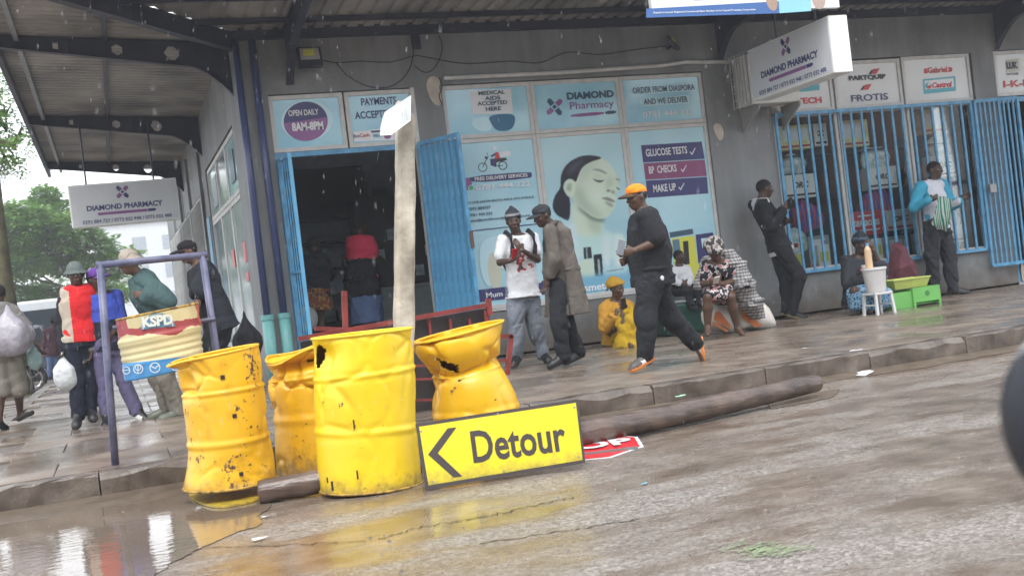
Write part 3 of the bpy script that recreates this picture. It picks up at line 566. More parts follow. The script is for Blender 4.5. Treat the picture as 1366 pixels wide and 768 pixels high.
# ================================================================ CANOPY
M_STEEL = mat('navy_painted_steel', (.025, .028, .05), .45, var=.25, vs=5, bump=.1)
M_ROOF = mat('galvanised_sheet', (.20, .20, .195), .5, .2, var=.45, vs=1.0, col2=(.30, .285, .26))
can = empty('street_canopy', (XW, YF, CAN), 'corrugated metal canopy on dark tapering steel brackets wrapping the shop corner', 'canopy')
OX, OY = -.86, 10.5; ZO = 4.22
def corr(pa, pb, qa, qb, name, pitch=.19, amp=.028):
    """ribbed sheet between edges pa-pb (wall) and qa-qb (outer); ribs run wall -> outer"""
    pa, pb, qa, qb = [np.array(v, float) for v in (pa, pb, qa, qb)]; n = int(np.linalg.norm(pb-pa)/pitch); vs = []; fs = []
    for i in range(n+1):
        for u, dz in ((0, 0), (.3, 0), (.38, amp), (.62, amp), (.70, 0)):
            f = min(1, (i+u)/n); vs += [pa+(pb-pa)*f+(0, 0, dz), qa+(qb-qa)*f+(0, 0, dz)]
    m = len(vs)//2; fs = [(2*i, 2*i+2, 2*i+3, 2*i+1) for i in range(m-1)]
    b = MB(); b.add(vs, fs); o = b.build(name, M_ROOF, can); md = o.modifiers.new('s', 'SOLIDIFY'); md.thickness = .002; return o
# side street canopy: sheets one bay at a time, ribs run along the building -> seen as lines across the street side
def corr_side(y0, y1, name='roof_sheet'):
    vs = []; n = 13; x0, x1 = XW, OX; k = 0
    m = 60*int(max(1, (y1-y0)/5))
    L = y1-y0; nr = int(L/.17)
    for i in range(nr+1):
        for u, dz in ((0, 0), (.35, .004), (.5, .035), (.65, .004)):
            y = min(y1, y0+(i+u)*L/nr); vs += [(x0, y, CAN+.05+dz), (x1, y, ZO+.05+dz)]
    mm = len(vs)//2; b = MB(); b.add(vs, [(2*i, 2*i+2, 2*i+3, 2*i+1) for i in range(mm-1)]); b.build(name, M_ROOF, can)
for y0, y1 in ((13.0, 18.3), (18.3, 24.6)): corr_side(y0, y1)
# corner pieces, meeting on the hip
hipa, hipb = np.array((XW, YF, CAN)), np.array((OX, OY, ZO))
def sector(P, Qdir, n, name, alongx):
    vs = []
    for i in range(n+1):
        for u, dz in ((0, 0), (.5, .022)):
            f = min(1, (i+u)/n); p = hipa+(hipb-hipa)*f
            q = np.array((p[0], YF, CAN+.0)) if alongx else np.array((XW, p[1], CAN))
            if alongx: vs += [p+(0, 0, dz+.05), np.array((p[0], 13.0, ZO-(ZO-CAN)*(p[0]-OX)/(XW-OX)))+(0, 0, dz+.05)]
            else: vs += [p+(0, 0, dz+.05), np.array((XW+.0, p[1], ZO-(ZO-CAN)*(p[1]-OY)/(YF-OY)))+(0, 0, dz+.05)]
    m = len(vs)//2; b = MB(); b.add(vs, [(2*i, 2*i+2, 2*i+3, 2*i+1) for i in range(m-1)]); b.build(name, M_ROOF, can)
b = MB(); vs = []; fs = []
nr = 14
for i in range(nr+1):                      # side part of the corner: ribs at constant Y
    for u, dz in ((0, 0), (.35, .004), (.5, .035), (.65, .004)):
        f = min(1, (i+u)/nr); p = hipb+(hipa-hipb)*f; y = p[1]; vs += [(p[0], y, p[2]+.05+dz), (OX, y, ZO+.05+dz)]
m = len(vs)//2; b.add(vs, [(2*i, 2*i+2, 2*i+3, 2*i+1) for i in range(m-1)]); b.build('roof_sheet', M_ROOF, can)
b = MB(); vs = []
for i in range(14):                        # front part of the corner: ribs at constant X
    for u, dz in ((0, 0), (.5, .03)):
        f = min(1, (i+u)/13); p = hipb+(hipa-hipb)*f; x = p[0]; vs += [(x, p[1], p[2]+.05+dz), (x, OY, ZO+.05+dz)]
m = len(vs)//2; b.add(vs, [(2*i, 2*i+2, 2*i+3, 2*i+1) for i in range(m-1)]); b.build('roof_sheet', M_ROOF, can)
for x0, x1 in ((XW, 5.0), (5.0, 9.0), (9.0, 13.0), (13.0, 18.0)): corr((x0, YF, CAN+.05), (x1, YF, CAN+.05), (x0, OY, ZO+.05), (x1, OY, ZO+.05), 'roof_sheet')
def cant(wall, outer, name='cantilever_beam', deep=.62):
    """tapering plate bracket with lightening holes; holes are real openings"""
    w, o = np.array(wall, float), np.array(outer, float); d = o-w; L = np.linalg.norm(d[:2]); t = d/np.linalg.norm(d[:2]); t3 = np.array((t[0], t[1], 0)); nrm = np.array((-t3[1], t3[0], 0))
    dz = d[2]/L; dep = lambda s: .13+ (.20)*(1-s/L) + (deep-.33)*max(0, 1-s/.45)**1.6
    holes = [(L*.26, .085), (L*.50, .065), (L*.76, .045)]; b = MB(); N = 44; th = .012
    top = lambda s: w+t3*s+np.array((0, 0, dz*s)); cuts = sorted(set([L*i/N for i in range(N+1)]))
    for i in range(N):
        s0, s1 = cuts[i], cuts[i+1]; sm = (s0+s1)/2; h = next(((c, r) for c, r in holes if abs(sm-c) < r), None)
        def seg(a0, b0, a1, b1):
            p = [top(s0)+(0, 0, -a0), top(s1)+(0, 0, -a1), top(s1)+(0, 0, -b1), top(s0)+(0, 0, -b0)]; b.plate([q-nrm*th/2 for q in p], th, nrm)
        if h is None: seg(0, dep(s0), 0, dep(s1))
        else:
            c, r = h; f = lambda s: math.sqrt(max(0, r*r-(s-c)**2)); mid = lambda s: dep(s)*.5
            seg(0, mid(s0)-f(s0), 0, mid(s1)-f(s1)); seg(mid(s0)+f(s0), dep(s0), mid(s1)+f(s1), dep(s1))
        for k in (0, 1):
            a, c = (0, 0) if k == 0 else (dep(s0), dep(s1)); p0, p1 = top(s0)-(0, 0, a), top(s1)-(0, 0, c); u = nrm*.045
            b.add([p0-u, p1-u, p1+u, p0+u], [(0, 1, 2, 3)])
    return b.build(name, M_STEEL, can)
for y in (13.45, 18.4, 23.4): cant((XW, y, CAN+.04), (OX, y, ZO+.04))
for x in (2.22, 7.92, 12.6): cant((x, YF, CAN+.04), (x, OY, ZO+.04))
b = MB(); b.beam(hipa+(0, 0, -.06), hipb+(0, 0, -.06), .10, .20); b.build('hip_beam', M_STEEL, can)
MB().box((XW, YF-.07, 4.0), (18, YF-.003, 4.13)).build('wall_beam', M_STEEL, can)
for x0, x1 in ((1.66, 2.16), (2.28, 7.86), (7.98, 12.5)): MB().beam((x0, YF-.085, 4.16), (x1, YF-.085, 4.16), .03, .022).build('flashing_strip', mat('bright_flashing', (.7, .72, .75), .25, .6), can)
MB().box((OX-.06, OY, 4.12), (OX, 24.6, 4.36)).build('fascia_beam', M_STEEL, can); MB().box((OX-.06, OY-.06, 4.12), (18, OY, 4.36)).build('fascia_beam', M_STEEL, can)
for k, f in enumerate((.08, .45)):
    x = OX+(XW-OX)*f; z = ZO+(CAN-ZO)*f; MB().beam((x, OY+.2 if k == 0 else 12.0, z+.015), (x, 24.6, z+.015), .05, .06).build('purlin', M_STEEL if k else mat('zinc_purlin', (.3, .31, .33), .4, .5), can)
for f in (.06, .5, .8):
    y = OY+(YF-OY)*f; MB().beam((OX+(XW-OX)*f, y, ZO+(CAN-ZO)*f+.015), (18, y, ZO+(CAN-ZO)*f+.015), .05, .06).build('purlin', M_STEEL, can)
# ---- lightbox signs
M_BOXW = mat('lightbox_acrylic', (.62, .63, .65), .3, var=.05, vs=3); M_BOXE = mat('lightbox_edge', (.78, .78, .76), .35, var=.04)
def lightbox(label, lo, hi, face, uaxis, O, U, wdt, hgt):
    s = empty('hanging_sign', ((lo[0]+hi[0])/2, (lo[1]+hi[1])/2, lo[2]), label, 'sign', 'hanging pharmacy lightbox signs')
    MB().box(lo, hi).build('box', M_BOXE, s, bevel=.012)
    O = np.array(O, float); U = np.array(U, float); V = np.array((0, 0, 1.)); N = np.cross(U, V)
    q = lambda x, y, d: O+U*x*wdt+V*y*hgt+N*d
    b = MB(); b.plate([q(.015, .04, .002), q(.985, .04, .002), q(.985, .96, .002), q(.015, .96, .002)], .003, N); b.build('face_panel', M_BOXW, s)
    ms = [NAVY, MAUVE]; b = MB()
    def put(P, m): b.mat(ms.index(m)); b.plate([q(.41+x*.16, .56+y*.16*wdt/hgt, .0056) for x, y in P], .0008, N)
    logo(MAUVE, NAVY, put)
    b.mat(1); b.plate([q(x, y, .0056) for x, y in ((.25, .245), (.70, .245), (.70, .31), (.25, .31), (.24, .28))], .0008, N)
    b.mat(0); b.plate([q(x, y, .0056) for x, y in ((.705, .245), (.77, .245), (.785, .28), (.77, .31), (.705, .31))], .0008, N); b.build('emblem', ms, s)
    text(s, 'DIAMOND PHARMACY', q(.15, .36, .0056), U, V, wdt*.70, hgt*.13, NAVY, bold=.04)
    text(s, '0292 884 727 / 0773 032 948 / 0773 032 488', q(.10, .07, .0056), U, V, wdt*.82, hgt*.08, NAVY, bold=.02)
    return s
s = lightbox('white pharmacy lightbox jutting from the facade beside the air conditioner', (7.78, 10.40, 2.79), (8.03, 12.08, 3.43), None, 1, (7.78, 12.08, 2.79), (0, -1, 0), 1.68, .65)
for y in (10.8, 11.6): MB().cyl((7.90, y, 3.42), (7.90, y, 4.25), .012).build('hanger_rod', M_STEEL, s)
s = lightbox('white pharmacy lightbox hanging over the side street pavement at left', (-.43, 18.2, 2.49), (1.16, 18.4, 3.14), None, 0, (-.43, 18.2, 2.49), (1, 0, 0), 1.59, .65)
for x in (-.16, .83): MB().cyl((x, 18.3, 3.14), (x, 18.3, 4.1), .014).build('hanger_rod', M_STEEL, s)
# bank banner on the canopy fascia
bn = empty('bank_banner', (5.6, OY-.1, 3.5), 'white and blue bank sign board fixed to the canopy edge at the top', 'sign')
MB().box((5.58, OY-.16, 3.50), (7.90, OY-.10, 4.3)).build('board', mat('board_white', (.7, .72, .74), .4, var=.03), bn)
yb = OY-.161
shapes(bn, [(print_mat('bank_blue', (.04, .12, .34)), [(862, 12), (1040, 2), (1040, 18), (862, 24)]), (print_mat('sky_shirt', (.25, .55, .68)), [(1036, -30), (1082, -30), (1082, 15), (1040, 18)]), (print_mat('hand_tone', (.35, .24, .18)), smooth_pts([(1022, -8), (1036, -12), (1038, 12), (1030, 16), (1022, 6)])),
       (print_mat('hand_tone2', (.4, .3, .26)), smooth_pts([(1082, -12), (1100, -12), (1102, 8), (1092, 14), (1084, 6)])), (print_mat('brown_line', (.2, .12, .1)), line(926, 0, 950, -1, 1.2))], yb, 'print')
ftext(bn, 'Deposit is insured. Registered Commercial Bank. Member of the Deposit Protection Corporation', 872, 20, 1008, 14, 3.2, WHITE, yb-.004, bold=.01)
# ---- air conditioner outdoor unit
M_AC = mat('ac_casing', (.55, .54, .5), .5, var=.1, vs=4)
ac = empty('air_conditioner', (8.42, 12.8, 2.82), 'off white air conditioner unit with wire guard behind the jutting sign', 'air conditioner')
MB().box((8.08, 12.62, 2.84), (8.86, 12.94, 3.50)).build('casing', M_AC, ac, bevel=.02)
b = MB(); b.cyl((8.52, 12.618, 3.18), (8.52, 12.60, 3.18), .25, n=28); b.build('fan_recess', M_DARK, ac)
for r in (.08, .16, .24): MB().tube([(8.52+r*math.cos(t), 12.594, 3.18+r*math.sin(t)) for t in np.linspace(0, 6.28, 25)], .005, 5).build('fan_guard_ring', M_AC, ac)
b = MB(); 
for k in range(7): b.beam((8.02, 12.56+.07*k-.06, 2.82), (8.02, 12.56+.07*k-.06, 3.52), .008, .008)
for k in range(8): b.beam((8.02, 12.5, 2.84+.095*k), (8.02, 12.92, 2.84+.095*k), .008, .008); b.beam((8.02, 12.5, 2.84+.095*k), (8.26, 12.5, 2.84+.095*k), .008, .008)
for k in range(4): b.beam((8.02+.08*k, 12.5, 2.82), (8.02+.08*k, 12.5, 3.52), .008, .008)
b.build('wire_guard', M_ALU, ac)
for x in (8.16, 8.78):
    b = MB(); b.plate([(x, YF-.004, 2.835), (x, 12.55, 2.835), (x, 12.55, 2.79), (x, YF-.004, 2.52)], .025, (1, 0, 0)); b.build('bracket', mat('grey_bracket', (.3, .3, .29), .5), ac)
# conduit along the facade
cd = MB(); cd.tube([ony(592, 104.5, YF-.04), ony(750, 97, YF-.04), ony(880, 88, YF-.04), ony(915, 83, YF-.04), ony(967, 83, YF-.04), (8.1, YF-.04, 3.48)], .026, 10)
o = cd.build('conduit_pipe', M_ALU, smooth=True); tag(o, 'long white plastic pipe running above the big pharmacy window', 'pipe')
# floodlights
def flood(px, py, label, s=1, tilt=.5, yaw=0, lit=False):
    c = ony(px, py, YF-.16); f = empty('floodlight', c, label, 'floodlight')
    R = Matrix.Rotation(yaw, 3, 'Z') @ Matrix.Rotation(-tilt, 3, 'X'); q = lambda x, y, z: np.array(c)+np.array(R @ Vector((x*s, y*s, z*s)))
    def bx(x0, x1, y0, y1, z0, z1, nm, m):
        b = MB(); b.add([q(x0, y0, z0), q(x1, y0, z0), q(x1, y1, z0), q(x0, y1, z0), q(x0, y0, z1), q(x1, y0, z1), q(x1, y1, z1), q(x0, y1, z1)], [(0, 3, 2, 1), (4, 5, 6, 7), (0, 1, 5, 4), (1, 2, 6, 5), (2, 3, 7, 6), (3, 0, 4, 7)]); return b.build(nm, m, f)
    bx(-.13, .13, -.02, .04, -.12, .11, 'housing', M_STEEL); bx(-.105, .105, -.028, -.022, -.045, .09, 'lens', mat('lamp_reflector', (.5, .5, .48), .25, .3))
    bx(-.07, .05, -.034, -.03, .0, .075, 'led_panel', mat('led_phosphor', (.62, .62, .06), .4)); bx(-.04, .04, .04, .14, -.03, .02, 'bracket', M_STEEL); return f
flood(413, 76, 'square floodlight with yellow led chip left above the pharmacy door', 1.05, .25)
flood(898, 57, 'small dark floodlight turned sideways above the big pharmacy window', .8, .5, .8)
def cable(pts, label, r=.006):
    P = [ony(x, y, YF-.02) for x, y in pts]; Q = []
    for i in range(len(P)-1):
        for t in np.linspace(0, 1, 6, endpoint=False):
            p0, p1, p2, p3 = P[max(i-1, 0)], P[i], P[i+1], P[min(i+2, len(P)-1)]
            Q.append(.5*((2*p1)+(-p0+p2)*t+(2*p0-5*p1+4*p2-p3)*t*t+(-p0+3*p1-3*p2+p3)*t**3))
    Q.append(P[-1]); o = MB().tube(Q, r, 5).build('cable', M_STEEL, smooth=True); tag(o, label, 'cable')
cable([(428, 80), (450, 84), (480, 82), (520, 83), (552, 75), (566, 76), (620, 85), (680, 82), (720, 84), (757, 70), (800, 73), (850, 66), (890, 62)], 'thin black cable drooping between the two floodlights')
cable([(448, 84), (465, 102), (490, 115), (515, 117), (535, 107), (548, 88), (553, 60), (556, 50)], 'loop of black cable hanging above the PAYMENTS pane')
cable([(553, 88), (568, 97), (582, 88), (590, 65), (586, 48)], 'short black cable loop left above the white pipe')
cable([(586, 104), (590, 116), (586, 128), (590, 140)], 'dark cable end dropping down the plaster patch')
jb = MB().box(tuple(ony(553, 62, YF-.05)-(.02, 0, .03)), tuple(ony(557, 52, YF)+(.02, 0, .06))).build('junction_box', M_STEEL, bevel=.004); tag(jb, 'small dark junction box holding cables above the doorway', 'junction box')
# downpipes at the corner
M_NAVYP = mat('navy_pipe', (.05, .065, .16), .3, var=.1, vs=3); M_TURQ = mat('turquoise_pipe', (.17, .42, .40), .35, var=.15, vs=5)
for x, y, lb in ((1.64, YF-.07, 'dark blue downpipe on the building corner with turquoise foot'), (1.83, YF-.07, 'dark blue downpipe beside the pharmacy door with turquoise foot')):
    p = empty('downpipe', (x, y, 0), lb, 'downpipe', 'downpipes at the corner')
    MB().cyl((x, y, .78), (x, y, 4.0), .042, n=14).build('pipe', M_NAVYP, p, smooth=True)
    MB().cyl((x, y, 0), (x, y, .80), .066, n=16).build('foot', M_TURQ, p, smooth=True); MB().cyl((x, y, .80), (x, y, .86), .074, n=16).build('socket', M_TURQ, p)
MB().box((XW-.012, YF-.012, .0), (XW+.025, YF+.02, 3.98)).build('corner_bead', mat('pale_bead', (.4, .41, .41), .5), bld)
# ================================================================ SIDE STREET FRONT
def swindow(y0, y1, z0, z1, back, fw=.06, label=None):
    x = XW+.04; f = MB()
    f.box((x-.02, y0, z0), (x+.03, y0+fw, z1)); f.box((x-.02, y1-fw, z0), (x+.03, y1, z1)); f.box((x-.02, y0+fw, z0), (x+.03, y1-fw, z0+fw)); f.box((x-.02, y0+fw, z1-fw), (x+.03, y1-fw, z1))
    w = f.build('window', M_ALU, bld, origin=(x, y0, z0)); MB().box((x, y0+fw, z0+fw), (x+.008, y1-fw, z1-fw)).build('pane', back, w); return w
SP = [poster_mat('vinyl_side_%d' % k, a, c, 2.5) for k, (a, c) in enumerate((((.2, .42, .5), (.5, .62, .6)), ((.25, .5, .58), (.42, .66, .7)), ((.12, .2, .24), (.45, .5, .5))))]
ys = (14.02, 15.4, 16.8, 18.23)
for i in range(3): swindow(ys[i], ys[i+1]-.01, 2.40, 3.2, SP[(i+1) % 3])
for i in range(3): swindow(ys[i], ys[i+1]-.01, .42, 2.39, poster_mat('vinyl_side_low', (.32, .42, .42), (.5, .58, .56), 2) if i < 2 else SP[2])
def sposter(i, y0, z0, y1, z1, m):
    return MB().box((XW+.026, y0, z0), (XW+.033, y1, z1)).build('poster', m, bld)
sposter(0, 14.3, 1.55, 14.6, 1.8, RED); sposter(0, 14.3, 1.3, 14.6, 1.42, RED); sposter(0, 15.7, 1.55, 16.0, 1.8, RED); sposter(0, 14.5, 2.6, 15.0, 3.0, TEAL); sposter(0, 17.0, 2.55, 17.7, 3.0, TEAL)
# blue side door and long barred front beyond
MB().box((XW-.02, 18.35, .02), (XW+.03, 18.85, 2.5)).build('door', M_BLUE, bld)
g = grille('window_grille', 'pale grey bars over the shopfront down the side street', ((XW-.03, 19.1, .25), (XW-.03, 29.6, .25), (XW-.03, 29.6, 2.9), (XW-.03, 19.1, 2.9)), 44, m=mat('pale_grey_paint', (.5, .51, .5), .5), wid=.05)
for k, (y, z0, z1) in enumerate(((19.6, 1.1, 1.6), (20.6, .8, 1.3), (21.5, 1.0, 1.5))):
    o = MB().box((XW-.16, y, z0), (XW-.06, y+.45, z1)).build('hanging_bag', [mat('bag_blue', (.05, .25, .45), .5), mat('bag_orange', (.6, .15, .04), .5), mat('bag_lime', (.25, .6, .08), .5)][k], bevel=.04)
    tag(o, ('blue bag hanging on the grey bars behind the man in green', 'orange bag hanging low on the grey bars down the side street', 'lime green bag hanging on the grey bars down the side street')[k], 'bag')
# ================================================================ PHARMACY INTERIOR
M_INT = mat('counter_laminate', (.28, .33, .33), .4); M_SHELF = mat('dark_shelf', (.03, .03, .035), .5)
c = empty('shop_counter', (4.2, 15.2, .03), 'pale counter inside the pharmacy doorway with dark glass case', 'counter')
MB().box((3.1, 15.3, .03), (6.0, 15.9, 1.0)).build('body', M_INT, c); MB().box((3.05, 15.25, 1.0), (6.05, 15.95, 1.04)).build('top', M_INT, c); MB().box((3.3, 15.36, 1.04), (6.0, 15.8, 2.3)).build('glass_case', M_SHELF, c)
for k in range(14): MB().box((3.35+k*.18, 15.30, 1.15+(k % 4)*.27), (3.47+k*.18, 15.355, 1.30+(k % 4)*.27)).build('medicine_box', mat('dull_boxes', (.32, .38, .4), .5, var=.5, vs=9), c)
c = empty('wall_shelves', (2.6, 16.7, .03), 'dark shelves with pale packets along the back wall of the pharmacy', 'shelves')
b = MB()
for z in (.6, 1.0, 1.4, 1.8): b.box((1.9, 16.65, z), (6.5, 16.98, z+.03))
b.build('shelf', M_SHELF, c); b = MB(); rg = random.Random(5)
for z in (.63, 1.03, 1.43):
    x = 2.0
    while x < 6.3: ww = rg.uniform(.08, .2); MB().box((x, 16.7, z), (x+ww, 16.9, z+rg.uniform(.12, .3))).build('packet', mat('packets', (.35, .42, .45), .5, var=.6, vs=7), c); x += ww+rg.uniform(.02, .2)
o = MB().box((2.55, 16.90, 2.15), (3.85, 16.99, 2.95)).build('television', M_SHELF, bevel=.01); tag(o, 'black flat television high on the pharmacy back wall', 'television')
o = MB().box((3.95, 16.97, 2.25), (4.2, 16.995, 2.6)).build('wall_notice', mat('notice', (.25, .3, .3), .6)); tag(o, 'small framed notice right of the television inside the pharmacy', 'notice')
# low pale bucket seen inside the doorway
# ================================================================ SPARES SHOP DISPLAY
M_YBOX = mat('yellow_card', (.75, .66, .20), .5, var=.2, vs=8, col2=(.8, .78, .5)); M_WBOX = mat('white_card', (.82, .83, .82), .5, var=.05)
def dbox(x0, z0, x1, z1, m, label, txt=None, y=13.32, d=.18, nm='display_box', cat='box'):
    o = empty(nm, ((x0+x1)/2, y, z0), label, cat, 'boxes and bags in the spares shop window')
    MB().box((x0, y, z0), (x1, y+d, z1)).build('carton', m, o, bevel=.005)
    b = MB(); b.box((x0+.02, y-.004, z0+.03), (x1-.02, y-.001, z0+.06)); b.build('print', RED if m is not M_WBOX else BLACK, o)
    if txt: text(o, txt, (x0+.25*(x1-x0), y-.002, z0+(z1-z0)*.42), (1, 0, 0), (0, 0, 1), (x1-x0)*.5, (z1-z0)*.27, BLACK, bold=.05, shear=.2)
    else: MB().box((x0+.06, y-.004, z0+.12), (x1-.06, y-.001, z1-.05)).build('picture', WHITE, o)
    return o
def dbag(x, z, r, m, label, y=13.42, squash=1.0):
    b = MB(); b.ell((x, y, z), (r, .09, r*squash), 18, 12); rg = random.Random(int(x*100)); 
    b.v = [(vx+.02*math.sin(14*vz+x), vy+.03*math.sin(17*vx), vz+.025*math.sin(19*vx+5*vz)) for vx, vy, vz in b.v]
    o = b.build('display_bag', m, smooth=True); tag(o, label, 'bag', 'boxes and bags in the spares shop window')
M_TEALB = mat('aqua_plastic', (.25, .62, .64), .35, var=.35, vs=12, col2=(.75, .85, .85)); 
def band_mat():
    m = mat('red_blue_cloth', (.25, .03, .05), .7); n, l, bb = nodes(m); tc = next(x for x in n if x.type == 'TEX_COORD'); w = n.new('ShaderNodeTexWave'); w.inputs['Scale'].default_value = 5; w.inputs['Distortion'].default_value = 1.5
    l.new(tc.outputs['Object'], w.inputs[0]); r = n.new('ShaderNodeValToRGB'); r.color_ramp.elements[0].color = (.05, .07, .35, 1); r.color_ramp.elements[1].color = (.5, .04, .07, 1); r.color_ramp.elements[0].position = .4; r.color_ramp.elements[1].position = .6
    l.new(w.outputs[0], r.inputs[0]); l.new(r.outputs[0], bb.inputs['Base Color']); return m
M_BAND = band_mat()
dbox(8.92, 2.28, 9.45, 2.62, M_YBOX, 'yellow carton at top of the left spares window'); dbox(9.50, 2.3, 9.72, 2.62, M_WBOX, 'small white carton beside the yellow one in the left spares window', 'ORC')
dbox(9.92, 2.25, 10.42, 2.63, M_YBOX, 'yellow carton at top of the middle spares window'); dbox(11.40, 2.35, 11.92, 2.7, M_YBOX, 'yellow carton at top of the right spares window')
dbag(9.17, 2.08, .22, M_TEALB, 'aqua bag above the white box in the left spares window', squash=.65); dbag(10.55, 2.05, .28, M_TEALB, 'aqua bag above the white box in the middle spares window', squash=.7); dbag(11.72, 2.15, .24, M_TEALB, 'aqua bag above the white box in the right spares window', squash=.75)
dbox(8.93, 1.60, 9.45, 1.93, M_WBOX, 'white ORC carton in the left spares window', 'ORC'); dbox(10.33, 1.62, 10.83, 1.93, M_WBOX, 'white ORC carton in the middle spares window', 'ORC'); dbox(11.45, 1.70, 11.95, 2.02, M_WBOX, 'white ORC carton in the right spares window', 'ORC')
dbag(9.28, 1.33, .27, M_BAND, 'red and blue cloth roll in the left spares window', squash=.85); dbag(10.48, 1.36, .30, M_BAND, 'red and blue cloth roll in the middle spares window', squash=.85); dbag(11.75, 1.42, .28, M_BAND, 'red and blue cloth roll in the right spares window', squash=.9)
dbag(9.05, 1.0, .24, M_TEALB, 'aqua bag beside the leaning man in the left spares window', squash=.75); dbag(11.7, 1.05, .25, M_TEALB, 'aqua bag behind the man in white and blue', squash=.8)
o = dbox(9.95, .98, 10.48, 1.32, mat('red_card', (.65, .04, .05), .5, var=.05), 'red GEARBOXES board in the middle spares window'); 
for ch in list(o.children):
    if ch.name.startswith('picture'): bpy.data.objects.remove(ch)
text(o, 'GEARBOXES', (9.99, 13.316, 1.11), (1, 0, 0), (0, 0, 1), .44, .085, WHITE, bold=.05); 
for zz, xx in ((1.245, .12), (1.04, .05)): MB().box((9.95+xx, 13.314, zz), (10.48-xx, 13.316, zz+.022)).build('printed_line', WHITE, o)
dbox(10.55, 1.0, 11.1, 1.3, mat('grey_card', (.5, .53, .54), .5, var=.05), 'grey ORC carton beside the red board', 'ORC'); dbox(11.4, .72, 11.9, .98, M_WBOX, 'white carton low behind the man in white and blue')
dbox(8.78, .6, 9.1, 1.0, mat('pale_can', (.6, .7, .7), .4), 'pale canister standing low left in the left spares window'); dbox(9.2, .6, 9.55, 1.05, mat('grey_can', (.3, .36, .36), .4), 'grey green canister standing low in the left spares window'); dbox(10.5, .6, 10.85, .92, mat('grey_can', (.3, .36, .36), .4), 'grey green canister low in the middle spares window')
for k, x in enumerate((8.95, 9.4, 10.0, 10.3, 11.05, 11.25)):
    o = empty('oil_container', (x, 13.3, .6), ('aqua', 'white')[k % 2]+' oil container on the low shelf, '+('first', 'second', 'third', 'fourth', 'fifth', 'sixth')[k]+' from the left', 'container', 'boxes and bags in the spares shop window'); mm = (M_TEALB, M_WBOX)[k % 2]
    MB().box((x-.10, 13.26, .6), (x+.10, 13.34, .92)).build('container_body', mm, o, bevel=.02); MB().cyl((x+.04, 13.30, .92), (x+.04, 13.30, .98), .028, n=12).build('cap', RED, o); MB().box((x-.07, 13.255, .68), (x+.07, 13.259, .82)).build('label_print', YELP, o)
dk = MB(); 
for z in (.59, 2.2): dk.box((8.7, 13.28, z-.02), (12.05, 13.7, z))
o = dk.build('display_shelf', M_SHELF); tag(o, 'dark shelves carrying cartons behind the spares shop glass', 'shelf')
# ================================================================ STREET THINGS
from mathutils import noise as mno
def drum_paint(name, base, chips=.5, rust=(.10, .05, .03), seed=0.0, thr=.64):
    m = mat(name, base, .38, var=.10, vs=2.5, coat=.15); n, l, bb = nodes(m); tc = next(x for x in n if x.type == 'TEX_COORD')
    mp = n.new('ShaderNodeMapping'); mp.inputs['Location'].default_value = (seed, seed*2, seed*.7); l.new(tc.outputs['Object'], mp.inputs[0])
    src = bb.inputs['Base Color'].links[0].from_socket
    big = n.new('ShaderNodeTexNoise'); big.inputs['Scale'].default_value = 4.5; big.inputs['Detail'].default_value = 3; l.new(mp.outputs[0], big.inputs[0])
    sm = n.new('ShaderNodeTexNoise'); sm.inputs['Scale'].default_value = 26; sm.inputs['Detail'].default_value = 7; sm.inputs['Roughness'].default_value = .7; l.new(mp.outputs[0], sm.inputs[0])
    ad = n.new('ShaderNodeMath'); ad.operation = 'ADD'; mu = n.new('ShaderNodeMath'); mu.operation = 'MULTIPLY'; mu.inputs[1].default_value = .55
    l.new(big.outputs[0], mu.inputs[0]); l.new(mu.outputs[0], ad.inputs[0]); l.new(sm.outputs[0], ad.inputs[1])
    r = n.new('ShaderNodeValToRGB'); r.color_ramp.elements[0].position = thr+.28; r.color_ramp.elements[1].position = thr+.30; r.color_ramp.elements[0].color = (0, 0, 0, 1); r.color_ramp.elements[1].color = (1, 1, 1, 1)
    sc = n.new('ShaderNodeMath'); sc.operation = 'MULTIPLY'; sc.inputs[1].default_value = 1.0; l.new(ad.outputs[0], r.inputs[0])
    mx = n.new('ShaderNodeMixRGB'); l.new(r.outputs[0], mx.inputs[0]); l.new(src, mx.inputs[1]); mx.inputs[2].default_value = (*rust, 1)
    # faint dirt film
    d2 = n.new('ShaderNodeTexNoise'); d2.inputs['Scale'].default_value = 9; d2.inputs['Detail'].default_value = 6; l.new(mp.outputs[0], d2.inputs[0])
    r2 = n.new('ShaderNodeValToRGB'); r2.color_ramp.elements[0].position = .55; r2.color_ramp.elements[1].position = .8; r2.color_ramp.elements[0].color = (1, 1, 1, 1); r2.color_ramp.elements[1].color = (.72, .62, .5, 1); l.new(d2.outputs[0], r2.inputs[0])
    m2 = n.new('ShaderNodeMixRGB'); m2.blend_type = 'MULTIPLY'; m2.inputs[0].default_value = chips; l.new(mx.outputs[0], m2.inputs[1]); l.new(r2.outputs[0], m2.inputs[2]); l.new(m2.outputs[0], bb.inputs['Base Color'])
    rr = n.new('ShaderNodeMapRange'); rr.inputs['To Min'].default_value = .36; rr.inputs['To Max'].default_value = .75; l.new(r.outputs[0], rr.inputs[0]); l.new(rr.outputs[0], bb.inputs['Roughness'])
    bp = n.new('ShaderNodeBump'); bp.inputs['Strength'].default_value = .25; bp.inputs['Distance'].default_value = .004; l.new(sm.outputs[0], bp.inputs['Height']); l.new(bp.outputs[0], bb.inputs['Normal'])
    return m
M_RUST = mat('rusty_rim', (.20, .11, .045), .6, .2, var=.6, vs=25, col2=(.42, .27, .05))
M_HOLE = mat('hole_shade_dark', (.02, .015, .012), .8)
